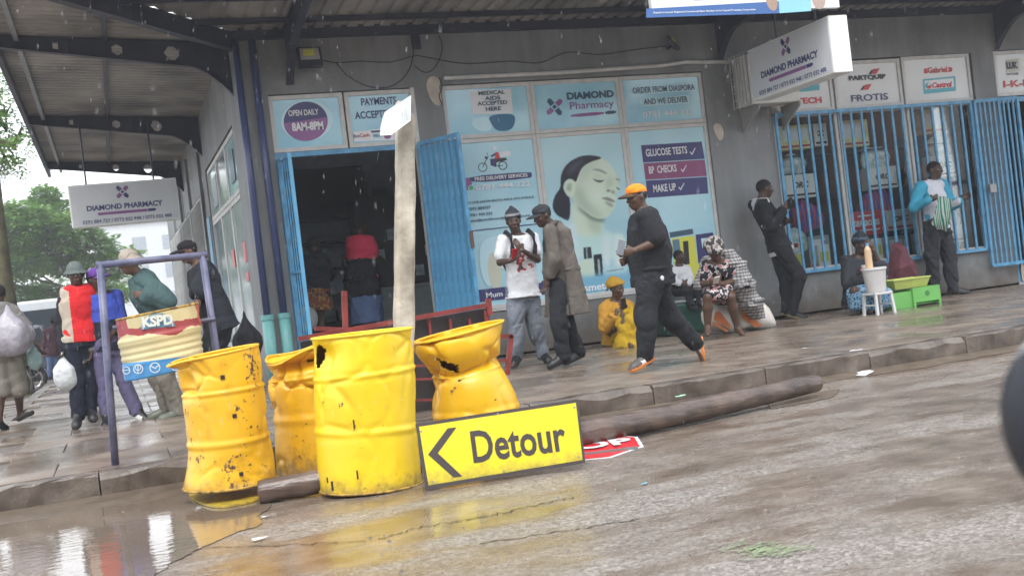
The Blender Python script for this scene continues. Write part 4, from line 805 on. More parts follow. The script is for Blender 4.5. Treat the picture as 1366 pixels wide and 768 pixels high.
def resample(st, n):
    st = [tuple(map(float, s)) for s in st]; t = np.linspace(0, len(st)-1, n); A = np.array(st); out = []
    for v in t:
        i = min(int(v), len(st)-2); f = v-i; p0, p1, p2, p3 = A[max(i-1, 0)], A[i], A[i+1], A[min(i+2, len(st)-1)]
        out.append(p1+(p2-p1)*f if True else 0)
    A = np.array(out); k = max(1, n//len(st)//2)
    B = A.copy()
    for i in range(n):
        lo, hi = max(0, i-k), min(n, i+k+1); w = min(i-lo, hi-1-i); B[i] = A[i-w:i+w+1].mean(0)
    return B
def drum(label, Yc, st, ry, paint, seed, dent=.018, crease=.02, cut=None, ribs=(.34, .67), extra=None, ribh=.008, lean=0):
    """crumpled oil drum: st = photo left/right silhouette points from rim to foot, measured in the plane Y=Yc"""
    N, Mt = 84, 120; S = resample(st, N); ctr = ony((S[-1][0]+S[-1][2])/2, (S[-1][1]+S[-1][3])/2, Yc)
    root = empty('oil_drum', (ctr[0], Yc, ROAD), label, 'oil drum', 'yellow oil drums used as barriers')
    V = np.zeros((N, Mt, 3))
    for i, (xl, yl, xr, yr) in enumerate(S):
        L, R = ony(xl, yl, Yc), ony(xr, yr, Yc); c = (L+R)/2; hx = (R-L)/2; f = i/(N-1); ryy = ry(f) if callable(ry) else ry
        rib = sum(ribh*math.exp(-((f-r)/.011)**2)-.25*ribh*math.exp(-((abs(f-r)-.032)/.012)**2) for r in ribs)
        for k in range(Mt):
            a = 2*math.pi*k/Mt; dirv = np.array((math.cos(a), -math.sin(a)))
            p = c+hx*dirv[0]+np.array((0, ryy*(-dirv[1])*-1, 0))
            q = Vector((math.cos(a)*1.0+seed*3.1, math.sin(a)*1.0+seed, f*3.0+seed*1.7))
            fade = min(1, f/.04+.25)*min(1, (1-f)/.05+.25)
            vd = mno.voronoi(q*1.15+.35*mno.noise_vector(q*1.2))[0]; e1 = vd[1]-vd[0]; amp = max(0, .35+mno.noise(q*.7+Vector((5, 5, 5)))*1.6); dd = dent*1.2*mno.noise(q*1.1)-crease*amp*(1.1*max(0, 1-e1/.16)-.9*(.45-vd[0]))
            nrm = np.array((math.cos(a), -math.sin(a), 0)); p = p+nrm*(dd*fade+rib)
            if extra: p = p+np.array(extra(a, f))*1.0
            V[i, k] = p
    fs = []; keep = []
    for i in range(N-1):
        for k in range(Mt):
            f = (i+.5)/(N-1); a = 2*math.pi*(k+.5)/Mt
            if cut and cut(a, f): continue
            fs.append((i*Mt+k, i*Mt+(k+1) % Mt, (i+1)*Mt+(k+1) % Mt, (i+1)*Mt+k))
    b = MB(); b.add(V.reshape(-1, 3), fs); o = b.build('drum_wall', [paint], root, smooth=True)
    md = o.modifiers.new('s', 'SOLIDIFY'); md.thickness = .003; md.offset = -1
    for idx, nm in ((0, 'top_rim'), (N-1, 'bottom_rim')):
        pts = [V[idx, k] for k in range(Mt)]+[V[idx, 0], V[idx, 1]]
        MB().tube(pts, .008, 6).build(nm, [paint, M_RUST][0 if nm == 'top_rim' else 1], root, smooth=True)
    b = MB(); c = V[1].mean(0)-(0, 0, .015); n = Mt; b.add([c]+[V[1, k]*.985+c*.015-(0, 0, .012) for k in range(n)], [(0, 1+k, 1+(k+1) % n) for k in range(n)]); b.build('end_plate', paint, root)
    return root, V
def gpx(ox, oy, s): return lambda L: [(ox+a*s, oy+b*s, ox+c*s, oy+d*s) for a, b, c, d in L]
g2 = gpx(130, 380, .4167); g3 = gpx(400, 380, .3906)
PAINT1 = drum_paint('amber_drum_paint', (.82, .46, .018), .9, seed=1.3, thr=.625); PAINT2 = drum_paint('amber_drum_paint_b', (.82, .47, .016), .85, seed=4.2, thr=.665)
PAINT3 = drum_paint('lemon_drum_paint', (.84, .585, .014), .45, seed=7.7, thr=.69); PAINT4 = drum_paint('yellow_drum_paint', (.82, .48, .012), .55, seed=9.1, thr=.70)
for pm_, zz in ((PAINT1, .16), (PAINT2, .2), (PAINT3, .10), (PAINT4, .14)): mud(pm_, -.02, zz)
def ex1(a, f):   # torn lip flaring out at upper left, pinched crease down the left flank
    t = math.exp(-((a-math.pi*.97)/.35)**2); fl = math.exp(-(f/.05)**2)
    w = math.exp(-((a-math.pi*.84)/.22)**2)
    return (-.035*t*fl+.045*w*math.exp(-((f-.22)/.12)**2), 0.03*w*math.exp(-((f-.2)/.1)**2), -.02*t*fl)
d1, V1 = drum('amber yellow dented drum at left, with rusty scrapes and a torn flared lip', 6.95, g2([(240, 248, 513, 190), (262, 290, 520, 232), (270, 335, 527, 295), (271, 388, 532, 350), (285, 455, 543, 425), (290, 540, 550, 497), (281, 605, 562, 552), (275, 655, 570, 612)]), .29, PAINT1, 1.0, .010, .016, extra=ex1)
def holes(root, Yc, ry, cx, hw, L, m=M_HOLE, s=.012):
    b = MB()
    for x, y, sx, sz in L:
        u = max(-.95, min(.95, (x-cx)/hw)); p = ony(x, y, Yc-ry*math.sqrt(1-u*u)-.008); b.box((p[0]-s*sx, p[1]-.002, p[2]-s*sz), (p[0]+s*sx, p[1]+.012, p[2]+s*sz))
    b.build('hole_shade_rust_mark', m, root)  # solid blocks: dark ones paint the shade inside holes, rust ones are scrapes
holes(d1, 6.95, .29, 305, 60, [(297, 503, 1.2, 1.2), (313, 554.5, 1.2, 1.2), (322, 632, 1.1, 1.1)], s=.010)
def lid(root, z, pts, m):
    b = MB(); b.plate([onz(x, y, z) for x, y in smooth_pts(pts, 2)], .012, (0, 0, 1)); b.build('loose_lid', m, root)
lid(d1, ROAD+.006, [(250, 664), (285, 680), (335, 671), (368, 660), (365, 640), (300, 640), (255, 650)], PAINT3)
def ex2(a, f):
    t = math.exp(-((f-.05)/.06)**2); w = math.exp(-((f-.20)/.05)**2)
    return (0, (-.05*t+.12*w)*max(0, math.sin(a)), -.03*t*math.sin(3*a))
def cut2(a, f): return 1.0 < a < 1.7 and .15+.04*math.sin(9*a) < f < .235+.03*math.sin(7*a)
d2, V2 = drum('amber drum crushed at the top, wedged between two other drums', 7.42, g2([(540, 245, 800, 165), (530, 252, 800, 185), (558, 285, 790, 225), (552, 320, 780, 290), (550, 350, 790, 318), (556, 400, 800, 370), (566, 492, 808, 462), (570, 560, 812, 530), (574, 612, 815, 580)]), .27, PAINT2, 2.3, .012, .042, extra=ex2, cut=cut2)
def ex3(a, f):
    w = math.exp(-((a-math.pi*.86)/.30)**2)*math.exp(-((f-.17)/.10)**2)
    return (.035*w, .05*w, 0)
def cut3(a, f): return abs(a-math.pi*.93-.6*(f-.17)) < .16*math.sqrt(max(0, 1-((f-.16)/.095)**2)) if abs(f-.16) < .095 else False
d3, V3 = drum('large bright yellow drum in front, with a dark tear high on its left edge', 6.42, g3([(42, 185, 378, 146), (50, 230, 378, 185), (48, 300, 384, 250), (46, 365, 388, 320), (50, 440, 391, 415), (53, 530, 398, 505), (60, 620, 406, 590), (70, 706, 414, 662)]), .285, PAINT3, 3.9, .008, .013, extra=ex3, cut=cut3)
holes(d3, 6.42, .285, 490, 68, [(472.5, 566, .35, 2.6), (477, 633, .35, 2.4), (443.5, 648, .5, 2.6), (437, 640, .3, 1.5)], s=.010)
def cut4(a, f): return (lambda u, v: abs(u) < .24*(1-abs(v))+.03*math.sin(40*v) and abs(v) < 1)((a-math.pi*.72+2.4*(f-.36)), (f-.36)/.115)
def ex4(a, f):
    w = math.exp(-(abs(f-.45+.03*math.sin(2.3*a))/.035)); return (0, .065*w*max(0, math.sin(a)), .010*w*math.sin(5*a))
d4, V4 = drum('yellow drum pinched at the waist with a flared top and a ripped hole', 7.15, [(549, 459, 669, 427), (554, 469, 667, 437), (562, 480, 665, 452), (572, 494, 664, 468), (578, 505, 665, 485), (577, 520, 674, 500), (577, 545, 686, 526), (578, 575, 693, 558), (582, 604, 697, 590)], lambda f: .27-.045*math.exp(-((f-.45)/.14)**2), PAINT4, 5.2, .014, .046, cut=cut4, extra=ex4, ribs=(.50, .8))
holes(d4, 7.15, .20, 620, 46, [(603, 521, .7, .5), (608, 517, .8, .5), (614, 507, 1.0, .45), (619, 505, .7, .5), (645, 497, .6, .7), (649, 496, .8, .4), (659, 497, 1.0, .25)], M_RUST, s=.013)
# ---- detour sign leaning on the drums
M_SY = mat('sign_yellow', (.80, .66, .012), .3, var=.10, vs=3, bump=.05, bs=30, col2=(.72, .57, .02)); M_SB = mat('sign_black', (.05, .04, .035), .35, var=.1); M_SBACK = mat('sign_back', (.3, .3, .3), .4, .6)
A0, B0 = onz(568, 653, ROAD+.005), onz(781, 617, ROAD+.035); 
def onplane(x, y, P, n):
    d = ray(x, y); t = ((np.array(P)-C0)@n)/(d@n); return C0+d*t
U = (B0-A0)/np.linalg.norm(B0-A0); tilt = np.array((0, .22, .975)); tilt = tilt-U*(tilt@U); tilt /= np.linalg.norm(tilt); N = np.cross(U, tilt); 
q = lambda x, y, d=0: onplane(x, y, A0, N)+N*d
ds = empty('detour_sign', (A0+B0)/2, 'yellow Detour sign with a black left arrow leaning against the drums', 'road sign')
MB().plate([q(568, 653), q(781, 617), q(771, 532), q(554, 565)], .006, -N).build('plate', M_SBACK, ds)
MB().plate([q(568, 653, .0005), q(781, 617, .0005), q(771, 532, .0005), q(554, 565, .0005)], .001, N).build('border', M_SB, ds)
MB().plate([q(571.5, 647, .0025), q(777, 613, .0025), q(768, 537, .0025), q(559, 569, .0025)], .0008, N).build('yellow_field', M_SY, ds)
MB().plate([q(x, y, .0045) for x, y in ((597, 571), (609, 569.5), (584, 604), (617, 635), (605, 636.5), (571, 606))], .0008, N).build('arrow', M_SB, ds)
mud(M_SY, -.03, .10, amt=.75)
for x, y in ((562, 575), (766, 543), (577, 642), (772, 609), (664, 552), (672, 628)): MB().cyl(q(x, y, .002), q(x, y, .008), .006, n=8).build('bolt', M_SBACK, ds)
Ot = q(632, 618, .0045); Et = q(757, 601, .0045); Ut = (Et-Ot)/np.linalg.norm(Et-Ot); Vt = np.cross(N, Ut)
text(ds, 'Detour', Ot, Ut, Vt, np.linalg.norm(Et-Ot), float(np.linalg.norm(q(632, 618)-q(626.5, 575))), M_SB, bold=.022)
# ---- stop sign lying on the road
zt = ROAD+.02; P0 = onz(849, 583, zt); ctr = np.array((P0[0]-.40, P0[1]-.02, zt)); r = .41; ang0 = .05
ss = empty('stop_sign', ctr, 'red stop sign lying flat on the road behind the detour sign', 'road sign')
oc = lambda rr, z: [(ctr[0]+rr*math.cos(ang0+math.pi/4*k), ctr[1]+rr*math.sin(ang0+math.pi/4*k), z+.05*math.sin(ang0+math.pi/4*k)*rr) for k in range(8)]
MB().plate(oc(r, zt-.006), .005, (0, 0, 1)).build('plate', M_SBACK, ss); MB().plate(oc(r, zt), .001, (0, 0, 1)).build('white_border', mat('sign_white', (.7, .7, .7), .35), ss); MB().plate(oc(r*.94, zt+.002), .001, (0, 0, 1)).build('red_field', mat('sign_red', (.55, .02, .03), .3, var=.05), ss)
tx = np.array((math.cos(-.25), math.sin(-.25), 0)); ty = np.array((-tx[1], tx[0], .0)); text(ss, 'STOP', ctr-tx*.33-ty*.12+(0, 0, .006), tx, ty, .66, .25, MATS['sign_white'], bold=.035)
MB().beam(ctr+(-.1, -.2, -.012), ctr+(.25, -.30, -.012), .04, .02).build('mounting_strip', M_SBACK, ss)
# ---- logs
def log_mat():
    m = mat('wet_log', (.045, .028, .021), .26, var=.4, vs=5, col2=(.09, .058, .043), spec=.7); n, l, bb = nodes(m); tc = next(x for x in n if x.type == 'TEX_COORD')
    mp = n.new('ShaderNodeMapping'); mp.inputs['Scale'].default_value = (2.5, 30, 30); l.new(tc.outputs['Object'], mp.inputs[0]); w = n.new('ShaderNodeTexNoise'); w.inputs['Scale'].default_value = 1; w.inputs['Detail'].default_value = 6; l.new(mp.outputs[0], w.inputs[0])
    bp = n.new('ShaderNodeBump'); bp.inputs['Strength'].default_value = .9; bp.inputs['Distance'].default_value = .015; l.new(w.outputs[0], bp.inputs['Height']); l.new(bp.outputs[0], bb.inputs['Normal']); return m
M_LOG = log_mat()
def log(a, bb, r0, r1, label, seed, endm=None):
    a, bb = np.array(a), np.array(bb); n = 40; rg = random.Random(seed); t = (bb-a)/np.linalg.norm(bb-a); u = np.cross(t, (0, 0, 1)); u /= np.linalg.norm(u); w = np.cross(u, t); b = MB(); vs = []
    for i in range(n+1):
        f = i/n; c = a+(bb-a)*f+w*.008*math.sin(5*f+seed)+u*.02*math.sin(3.1*f+seed); r = r0+(r1-r0)*f
        for k in range(18):
            an = 2*math.pi*k/18; rr = r*(1+.09*mno.noise(Vector((math.cos(an)*1.2+seed, math.sin(an)*1.2, f*9)))+.04*mno.noise(Vector((math.cos(an)*4+seed, math.sin(an)*4, f*26)))); 
            if i in (0, n): rr *= .93
            vs.append(c+rr*(u*math.cos(an)+w*math.sin(an)))
    fs = [(i*18+k, i*18+(k+1) % 18, (i+1)*18+(k+1) % 18, (i+1)*18+k) for i in range(n) for k in range(18)]
    b.add(vs, fs); root = empty('log', a, label, 'log'); b.build('bark', M_LOG, root, smooth=True)
    for c, d, rr, base in ((a, -t, r0, 0), (bb, t, r1, n)):
        e = MB(); ring_ = [np.array(vs[base*18+k]) for k in range(18)]; cc = sum(ring_)/18+d*.008; e.add([cc]+ring_, [(0, 1+k, 1+(k+1) % 18) for k in range(18)]); e.build('cut_end', endm or M_LOG, root)
    return root
zl = ROAD+.095
log(onz(1092, 512, zl), onz(640, 604, zl), .068, .092, 'long wet wooden pole lying in the gutter along the kerb', 2.0, mat('log_end_brown', (.15, .11, .085), .6, var=.3, vs=20))
log(onz(345, 655, ROAD+.075), onz(560, 622, ROAD+.075), .070, .066, 'short dark log with a splintered end poking out from under the drums', 5.0, mat('log_end_red', (.13, .055, .045), .6, var=.5, vs=30))
# ---- concrete post with a tilted plate on top
M_POST = mat('post_concrete', (.27, .235, .185), .75, var=.35, vs=4, bump=.7, bs=26, col2=(.48, .44, .37))
pt = empty('concrete_post', (0, 0, 0), 'leaning pale concrete post standing behind the drums with a white plate on top', 'post')
Yp = 7.0; a = ony(538, 470, Yp); c = ony(541, 157, Yp); a = a+(a-c)*.36; pt.location = tuple(a)
b = MB(); t = (c-a)/np.linalg.norm(c-a); u = np.cross(t, (0, 1, 0)); u /= np.linalg.norm(u); w = np.cross(u, t); vs = []; n = 26
for i in range(n+1):
    f = i/n; r = .062*(1-.10*f)
    for k, (x, y) in enumerate(((-1, -.7), (-.7, -1), (.7, -1), (1, -.7), (1, .7), (.7, 1), (-.7, 1), (-1, .7))):
        j = 1+.12*mno.noise(Vector((x*2, y*2, f*14))); vs.append(a+(c-a)*f+u*x*r*j+w*y*r*j+(t*.05*(x+1) if i == n else 0))
b.add(vs, [(i*8+k, i*8+(k+1) % 8, (i+1)*8+(k+1) % 8, (i+1)*8+k) for i in range(n) for k in range(8)]+[tuple(n*8+k for k in range(8))]); b.build('shaft', M_POST, pt)
sm = MB(); sm.plate([ony(x, y, Yp-.068) for x, y in ((543, 172), (549, 172), (549, 200), (546, 235), (543, 262), (540, 240), (538, 205), (536, 180))], .003, (0, 1, 0)); 
sp = empty('sign_plate', c, 'small ribbed white plate nailed at a slant on top of the concrete post', 'sign')
b = MB(); pl = [ony(548.5, 127, Yp-.02), ony(548, 161, Yp-.10), ony(522, 180, Yp-.24), ony(507.5, 181, Yp-.26), ony(508.5, 168, Yp-.22), ony(514, 149, Yp-.15)]
nn = np.cross(pl[1]-pl[0], pl[2]-pl[0]); nn /= np.linalg.norm(nn); b.plate(pl, .006, nn); b.build('plate', mat('ribbed_white_plate', (.55, .57, .56), .35, var=.12, vs=14), sp)
for k in range(6):
    f = .12+.15*k; p = pl[0]*(1-f)+pl[3]*f; q2 = pl[1]*(1-f)+pl[3]*f; s_ = -nn if nn[1] > 0 else nn; MB().beam(p*.92+q2*.08+s_*.004, p*.12+q2*.88+s_*.004, .004, .004).build('rib', MATS['ribbed_white_plate'], sp)
# ---- blue pipe frame with half a drum as bin
M_FR = mat('worn_blue_pipe', (.07, .08, .16), .4, var=.35, vs=9, col2=(.12, .12, .19)); Yb = 7.9
fr = empty('bin_frame', ony(143, 600, Yb), 'worn blue pipe frame standing on the pavement corner around the painted bin', 'bin frame')
L0, L1 = ony(154, 620, Yb-.02), ony(133.5, 352, Yb); R1 = ony(270, 341, Yb+.02); R0 = ony(289, 470, Yb+.02); R0 = R1+(R0-R1)*1.98
MB().tube([L0, L0*.6+L1*.4, L1], .025, 10).build('post', M_FR, fr, smooth=True); MB().tube([R0, R1], .024, 10).build('post', M_FR, fr, smooth=True); MB().tube([ony(128, 354, Yb), ony(277, 339.5, Yb+.02)], .024, 10).build('top_bar', M_FR, fr, smooth=True)
MB().tube([ony(150, 437, Yb), ony(158, 437, Yb)], .016, 8).build('pivot', M_FR, fr); MB().tube([ony(268, 428, Yb), ony(287, 425, Yb)], .016, 8).build('pivot', M_FR, fr)
def kspd_mat():
    m = mat('cream_bin_paint', (.62, .54, .30), .45, var=.22, vs=3, bump=.06); n, l, bb = nodes(m); tc = next(x for x in n if x.type == 'TEX_COORD'); sx = n.new('ShaderNodeSeparateXYZ'); l.new(tc.outputs['Object'], sx.inputs[0])
    src = bb.inputs['Base Color'].links[0].from_socket; nz = n.new('ShaderNodeTexNoise'); nz.inputs['Scale'].default_value = 5; nz.inputs['Detail'].default_value = 5; l.new(tc.outputs['Object'], nz.inputs[0])
    a = n.new('ShaderNodeMath'); a.operation = 'MULTIPLY_ADD'; a.inputs[1].default_value = .16; l.new(nz.outputs[0], a.inputs[0]); l.new(sx.outputs[2], a.inputs[2])
    r = n.new('ShaderNodeValToRGB'); e = r.color_ramp.elements; r.color_ramp.interpolation = 'CONSTANT'
    e[0].position = 0; e[0].color = (.06, .25, .55, 1); e[1].position = .165; e[1].color = (.5, .42, .2, 1)
    mr = n.new('ShaderNodeMapRange'); mr.inputs['From Min'].default_value = 0; mr.inputs['From Max'].default_value = .6; l.new(sx.outputs[2], mr.inputs[0])
    l.new(mr.outputs[0], r.inputs[0]); mx = n.new('ShaderNodeMixRGB'); g = n.new('ShaderNodeMath'); g.operation = 'LESS_THAN'; g.inputs[1].default_value = .095; l.new(sx.outputs[2], g.inputs[0])
    l.new(g.outputs[0], mx.inputs[0]); l.new(src, mx.inputs[1]); mx.inputs[2].default_value = (.06, .25, .52, 1)
    # drips of maroon under the rim and along the rib
    h = n.new('ShaderNodeMath'); h.operation = 'COMPARE'; h.inputs[1].default_value = .372; h.inputs[2].default_value = .030; l.new(a.outputs[0], h.inputs[0])
    m3 = n.new('ShaderNodeMixRGB'); l.new(h.outputs[0], m3.inputs[0]); l.new(mx.outputs[0], m3.inputs[1]); m3.inputs[2].default_value = (.33, .05, .055, 1)
    # maroon blotch left end, orange right end
    sp_ = n.new('ShaderNodeMath'); sp_.operation = 'GREATER_THAN'; sp_.inputs[1].default_value = .30; ax = n.new('ShaderNodeMath'); ax.operation = 'MULTIPLY_ADD'; ax.inputs[1].default_value = .12; l.new(nz.outputs[0], ax.inputs[0]); l.new(sx.outputs[0], ax.inputs[2]); l.new(ax.outputs[0], sp_.inputs[0])
    hz = n.new('ShaderNodeMath'); hz.operation = 'GREATER_THAN'; hz.inputs[1].default_value = .31; l.new(sx.outputs[2], hz.inputs[0]); mm = n.new('ShaderNodeMath'); mm.operation = 'MULTIPLY'; l.new(sp_.outputs[0], mm.inputs[0]); l.new(hz.outputs[0], mm.inputs[1])
    m4 = n.new('ShaderNodeMixRGB'); l.new(mm.outputs[0], m4.inputs[0]); l.new(m3.outputs[0], m4.inputs[1]); m4.inputs[2].default_value = (.62, .13, .05, 1)
    nn_ = n.new('ShaderNodeMath'); nn_.operation = 'LESS_THAN'; nn_.inputs[1].default_value = -.14; l.new(ax.outputs[0], nn_.inputs[0]); m5m = n.new('ShaderNodeMath'); m5m.operation = 'MULTIPLY'; l.new(nn_.outputs[0], m5m.inputs[0]); l.new(hz.outputs[0], m5m.inputs[1])
    m5 = n.new('ShaderNodeMixRGB'); l.new(m5m.outputs[0], m5.inputs[0]); l.new(m4.outputs[0], m5.inputs[1]); m5.inputs[2].default_value = (.33, .06, .06, 1); l.new(m5.outputs[0], bb.inputs['Base Color']); return m
BL, BR, TL, TR = ony(166, 502, Yb), ony(272, 490, Yb), ony(155.5, 422, Yb), ony(268, 409, Yb)
cx, rr = (BL[0]+BR[0])/2, np.linalg.norm(BR-BL)/2; zb, ztp = (BL[2]+BR[2])/2, (TL[2]+TR[2])/2
kb = empty('litter_bin', (cx, Yb, zb), 'cream half drum litter bin lettered KSPD with maroon band and blue foot', 'bin')
b = MB(); prof = []; Hh = ztp-zb; n = 60; N = 40; vs = []
for i in range(N+1):
    f = i/N; r = rr*(1.0+.03*f)+.012*math.exp(-((f-.62)/.03)**2)+.010*math.exp(-((f-.56)/.02)**2)+.004*math.sin(f*60)*(f < .5)*(f > .2)
    for k in range(n): a_ = 2*math.pi*k/n; vs.append((cx+r*math.cos(a_), Yb+r*math.sin(a_), zb+Hh*f+.10*math.cos(a_)*rr))
fs = [(i*n+k, i*n+(k+1) % n, (i+1)*n+(k+1) % n, (i+1)*n+k) for i in range(N) for k in range(n)]+[tuple(range(n-1, -1, -1))]
b.add(vs, fs); o = b.build('bin_body', kspd_mat(), kb, smooth=False, origin=(cx, Yb, zb)); o.data.polygons.foreach_set('use_smooth', [True]*(N*n)+[False]); o.modifiers.new('s', 'SOLIDIFY').thickness = -.004
MB().tube([vs[N*n+k % n] for k in range(n+2)], .009, 6).build('rim', M_RUST, kb, smooth=True)
def cylwrap(me_o, R):   # bend flat lettering round the bin
    for v in me_o.data.vertices:
        w = np.array(me_o.matrix_world.translation) if False else wloc(me_o); x = v.co.x+w[0]-cx; d = Yb-(v.co.y+w[1])-R
        v.co.x = math.sin(x/R)*(R+d)+cx-w[0]; v.co.y = Yb-math.cos(x/R)*(R+d)-w[1]
R_ = rr*1.03+.012
def bpt(x, y, d):
    p = ony(x, y, Yb-R_*math.sqrt(max(.02, 1-((x-213)/57)**2))); th = math.asin(max(-.97, min(.97, (p[0]-cx)/R_))); return np.array((cx+th*R_, Yb-R_-d, p[2]))
def bshape(items, nm):
    ms = []; b = MB()
    for k, (m, P) in enumerate(items):
        if m not in ms: ms.append(m)
        b.mat(ms.index(m)); b.plate([bpt(x, y, .002+.0012*k) for x, y in P], .0006, (0, -1, 0))
    o = b.build(nm, ms, kb); cylwrap(o, R_); return o
KB = print_mat('bin_blue', (.12, .27, .42)); KW = print_mat('bin_white', (.62, .65, .6))
bshape([(KB, circ(211, 437.5, 22.5, 20, n=24, a0=math.pi, a1=2*math.pi)), (KW, circ(211, 437, 20.5, 18, n=24, a0=math.pi, a1=2*math.pi)), (KB, circ(211, 437, 18.8, 16.2, n=24, a0=math.pi, a1=2*math.pi))], 'badge')
a, c = bpt(191, 437, .006), bpt(231, 433, .006); o = text(kb, 'KSPD', a, (1, 0, 0), (0, 0, 1), c[0]-a[0], .070, KW, bold=.05); cylwrap(o, R_)
bshape([(KW, ring(169, 494, 5.2, 1)), (KW, line(165, 494, 173, 493, 1)), (KW, ring(185, 492, 6.5, 1)), (KW, ring(185, 490, 4, .8)), (KW, line(185, 486, 185, 498, 1)), (KW, ring(207, 490, 7, 1.1)), (KW, line(201, 487, 207, 491, 1.2)), (KW, line(207, 491, 213, 486, 1.2)), (KW, ring(233, 488, 6, 1))], 'emblem')
# ---- red steel barrier behind the drums
M_REDP = mat('red_oxide_paint', (.20, .032, .026), .45, var=.35, vs=8); M_TRAY = mat('dark_tray', (.035, .028, .028), .6, var=.4, vs=6)
Yr = 8.35; rb = empty('steel_barrier', ony(560, 560, Yr), 'red steel frame with dark sheet panels standing behind the yellow drums', 'barrier')
def rbar(x1, y1, x2, y2, y=Yr, w=.035, nm='rail'): return MB().beam(ony(x1, y1, y), ony(x2, y2, y), w, w).build(nm, M_REDP, rb)
rbar(398, 452, 655, 406, nm='top_rail'); rbar(420, 438, 470, 440, Yr+.5, nm='rear_rail'); rbar(470, 440, 575, 443, Yr+.5, nm='rear_rail'); rbar(459, 388, 461, 442, Yr+.1, .04, 'upright'); rbar(651, 398, 653, 420, Yr, .04, 'upright'); rbar(648, 414, 660, 560, Yr+.02, .035, 'upright')
rbar(650, 449, 683, 448, Yr+.02); rbar(682, 447, 676, 500, Yr+.02, .035, 'upright'); rbar(655, 480, 679, 481, Yr+.02, .02)
for yy in (487, 505, 533, 560): rbar(545, yy+1, 660, yy-3, Yr-.02, .016, 'cross_bar')
for xx in (572, 600, 626): rbar(xx, 425, xx+14, 560, Yr+.03, .02, 'upright')
b = MB(); b.plate([ony(x, y, Yr+.06) for x, y in ((400, 456), (652, 410), (664, 556), (420, 585))], .004, (0, 1, 0)); b.build('sheet_panel', M_TRAY, rb)
# ---- litter on the road
def litter(px, py, s, m, label, z=ROAD, seed=0, flat=.35, cat='litter', group=None):
    c = onz(px, py, z); rg = random.Random(seed); n = 9; vs = [(c[0], c[1], c[2]+s*flat)]
    for k in range(n):
        a = 2*math.pi*k/n; r = s*rg.uniform(.5, 1.2); vs.append((c[0]+r*1.6*math.cos(a), c[1]+r*math.sin(a), c[2]+.006+s*rg.uniform(0, flat*.6)))
    for k in range(n): vs.append((vs[1+k][0]*.6+c[0]*.4, vs[1+k][1]*.6+c[1]*.4, c[2]+s*rg.uniform(.1, flat)))
    fs = [(0, 10+k, 10+(k+1) % n) for k in range(n)]+[(1+k, 1+(k+1) % n, 10+(k+1) % n, 10+k) for k in range(n)]
    b = MB(); b.add(vs, fs); o = b.build('litter', m); tag(o, label, cat, group)
M_PAPER = mat('wet_paper', (.68, .70, .72), .5, var=.1)
litter(1155, 500, .075, M_PAPER, 'crumpled white paper lying on the road near the end of the pole', seed=1, flat=.5)
litter(1141, 468, .04, M_PAPER, 'flat pale scrap on the pavement between pole end and wall', 0, 2, .1)
litter(1075, 465, .02, M_PAPER, 'small white scrap on the pavement above the pole', 0, 4, .3); litter(1152, 421, .02, M_PAPER, 'tiny white scrap beside the bucket stool', 0, 4, .3)
litter(909, 529, .028, mat('green_wrapper', (.3, .55, .38), .4), 'small green wrapper on the kerb behind the pole', -.05, 5, .4)
litter(345, 721, .03, M_PAPER, 'white pebble sized scrap in the mud before the drums', seed=6, flat=.6)
litter(155, 637, .035, mat('tan_scrap', (.4, .32, .24), .7), 'tan scrap at the kerb beside the frame post', seed=7); litter(227, 643, .03, mat('pinkish_scrap', (.5, .36, .3), .6), 'pinkish scrap in the puddle edge', seed=8); litter(108, 645, .03, mat('red_scrap', (.4, .1, .08), .6), 'small red scrap in the gutter at left', seed=9)
litter(355, 690, .018, M_PAPER, 'tiny pale scrap below the short log', seed=12); litter(860, 646, .015, mat('cyan_cap', (.2, .45, .6), .5), 'tiny pale blue scrap in the middle of the road', seed=13)
rg = random.Random(77); b = MB()
for k in range(130):
    px, py = rg.uniform(-20, 1366), rg.uniform(600, 790)
    c = onz(px, py, ROAD); s = rg.choice((.004, .006, .008, .011)); v = [(c[0]+s*rg.uniform(.6, 1.3)*x, c[1]+s*rg.uniform(.6, 1.3)*y, c[2]+s*z) for x, y, z in ((1, 0, 0), (0, 1, 0), (-1, 0, 0), (0, -1, 0), (0, 0, .9), (0, 0, -.4))]
    b.add(v, [(0, 1, 4), (1, 2, 4), (2, 3, 4), (3, 0, 4)])
o = b.build('loose_stones', mat('pale_stone', (.17, .15, .13), .7, var=.5, vs=3), kind='stuff'); tag(o, 'scattered small stones and grit on the wet road', 'gravel')
rg = random.Random(5); b = MB()
for k in range(150):
    c = onz(1015+rg.gauss(0, 26), 733+rg.gauss(0, 5), ROAD+.006); a = rg.uniform(-.5, .5); L = rg.uniform(.02, .06); d = np.array((math.cos(a), math.sin(a), rg.uniform(-.02, .10)))*L; s = np.array((-math.sin(a), math.cos(a), 0))*.005
    b.add([c-s, c+s, c+d], [(0, 1, 2)])
o = b.build('trampled_leaves', mat('crushed_leaf', (.22, .27, .15), .5, var=.4, vs=9), kind='stuff'); tag(o, 'pale green trampled vegetable leaves on the road', 'leaves')
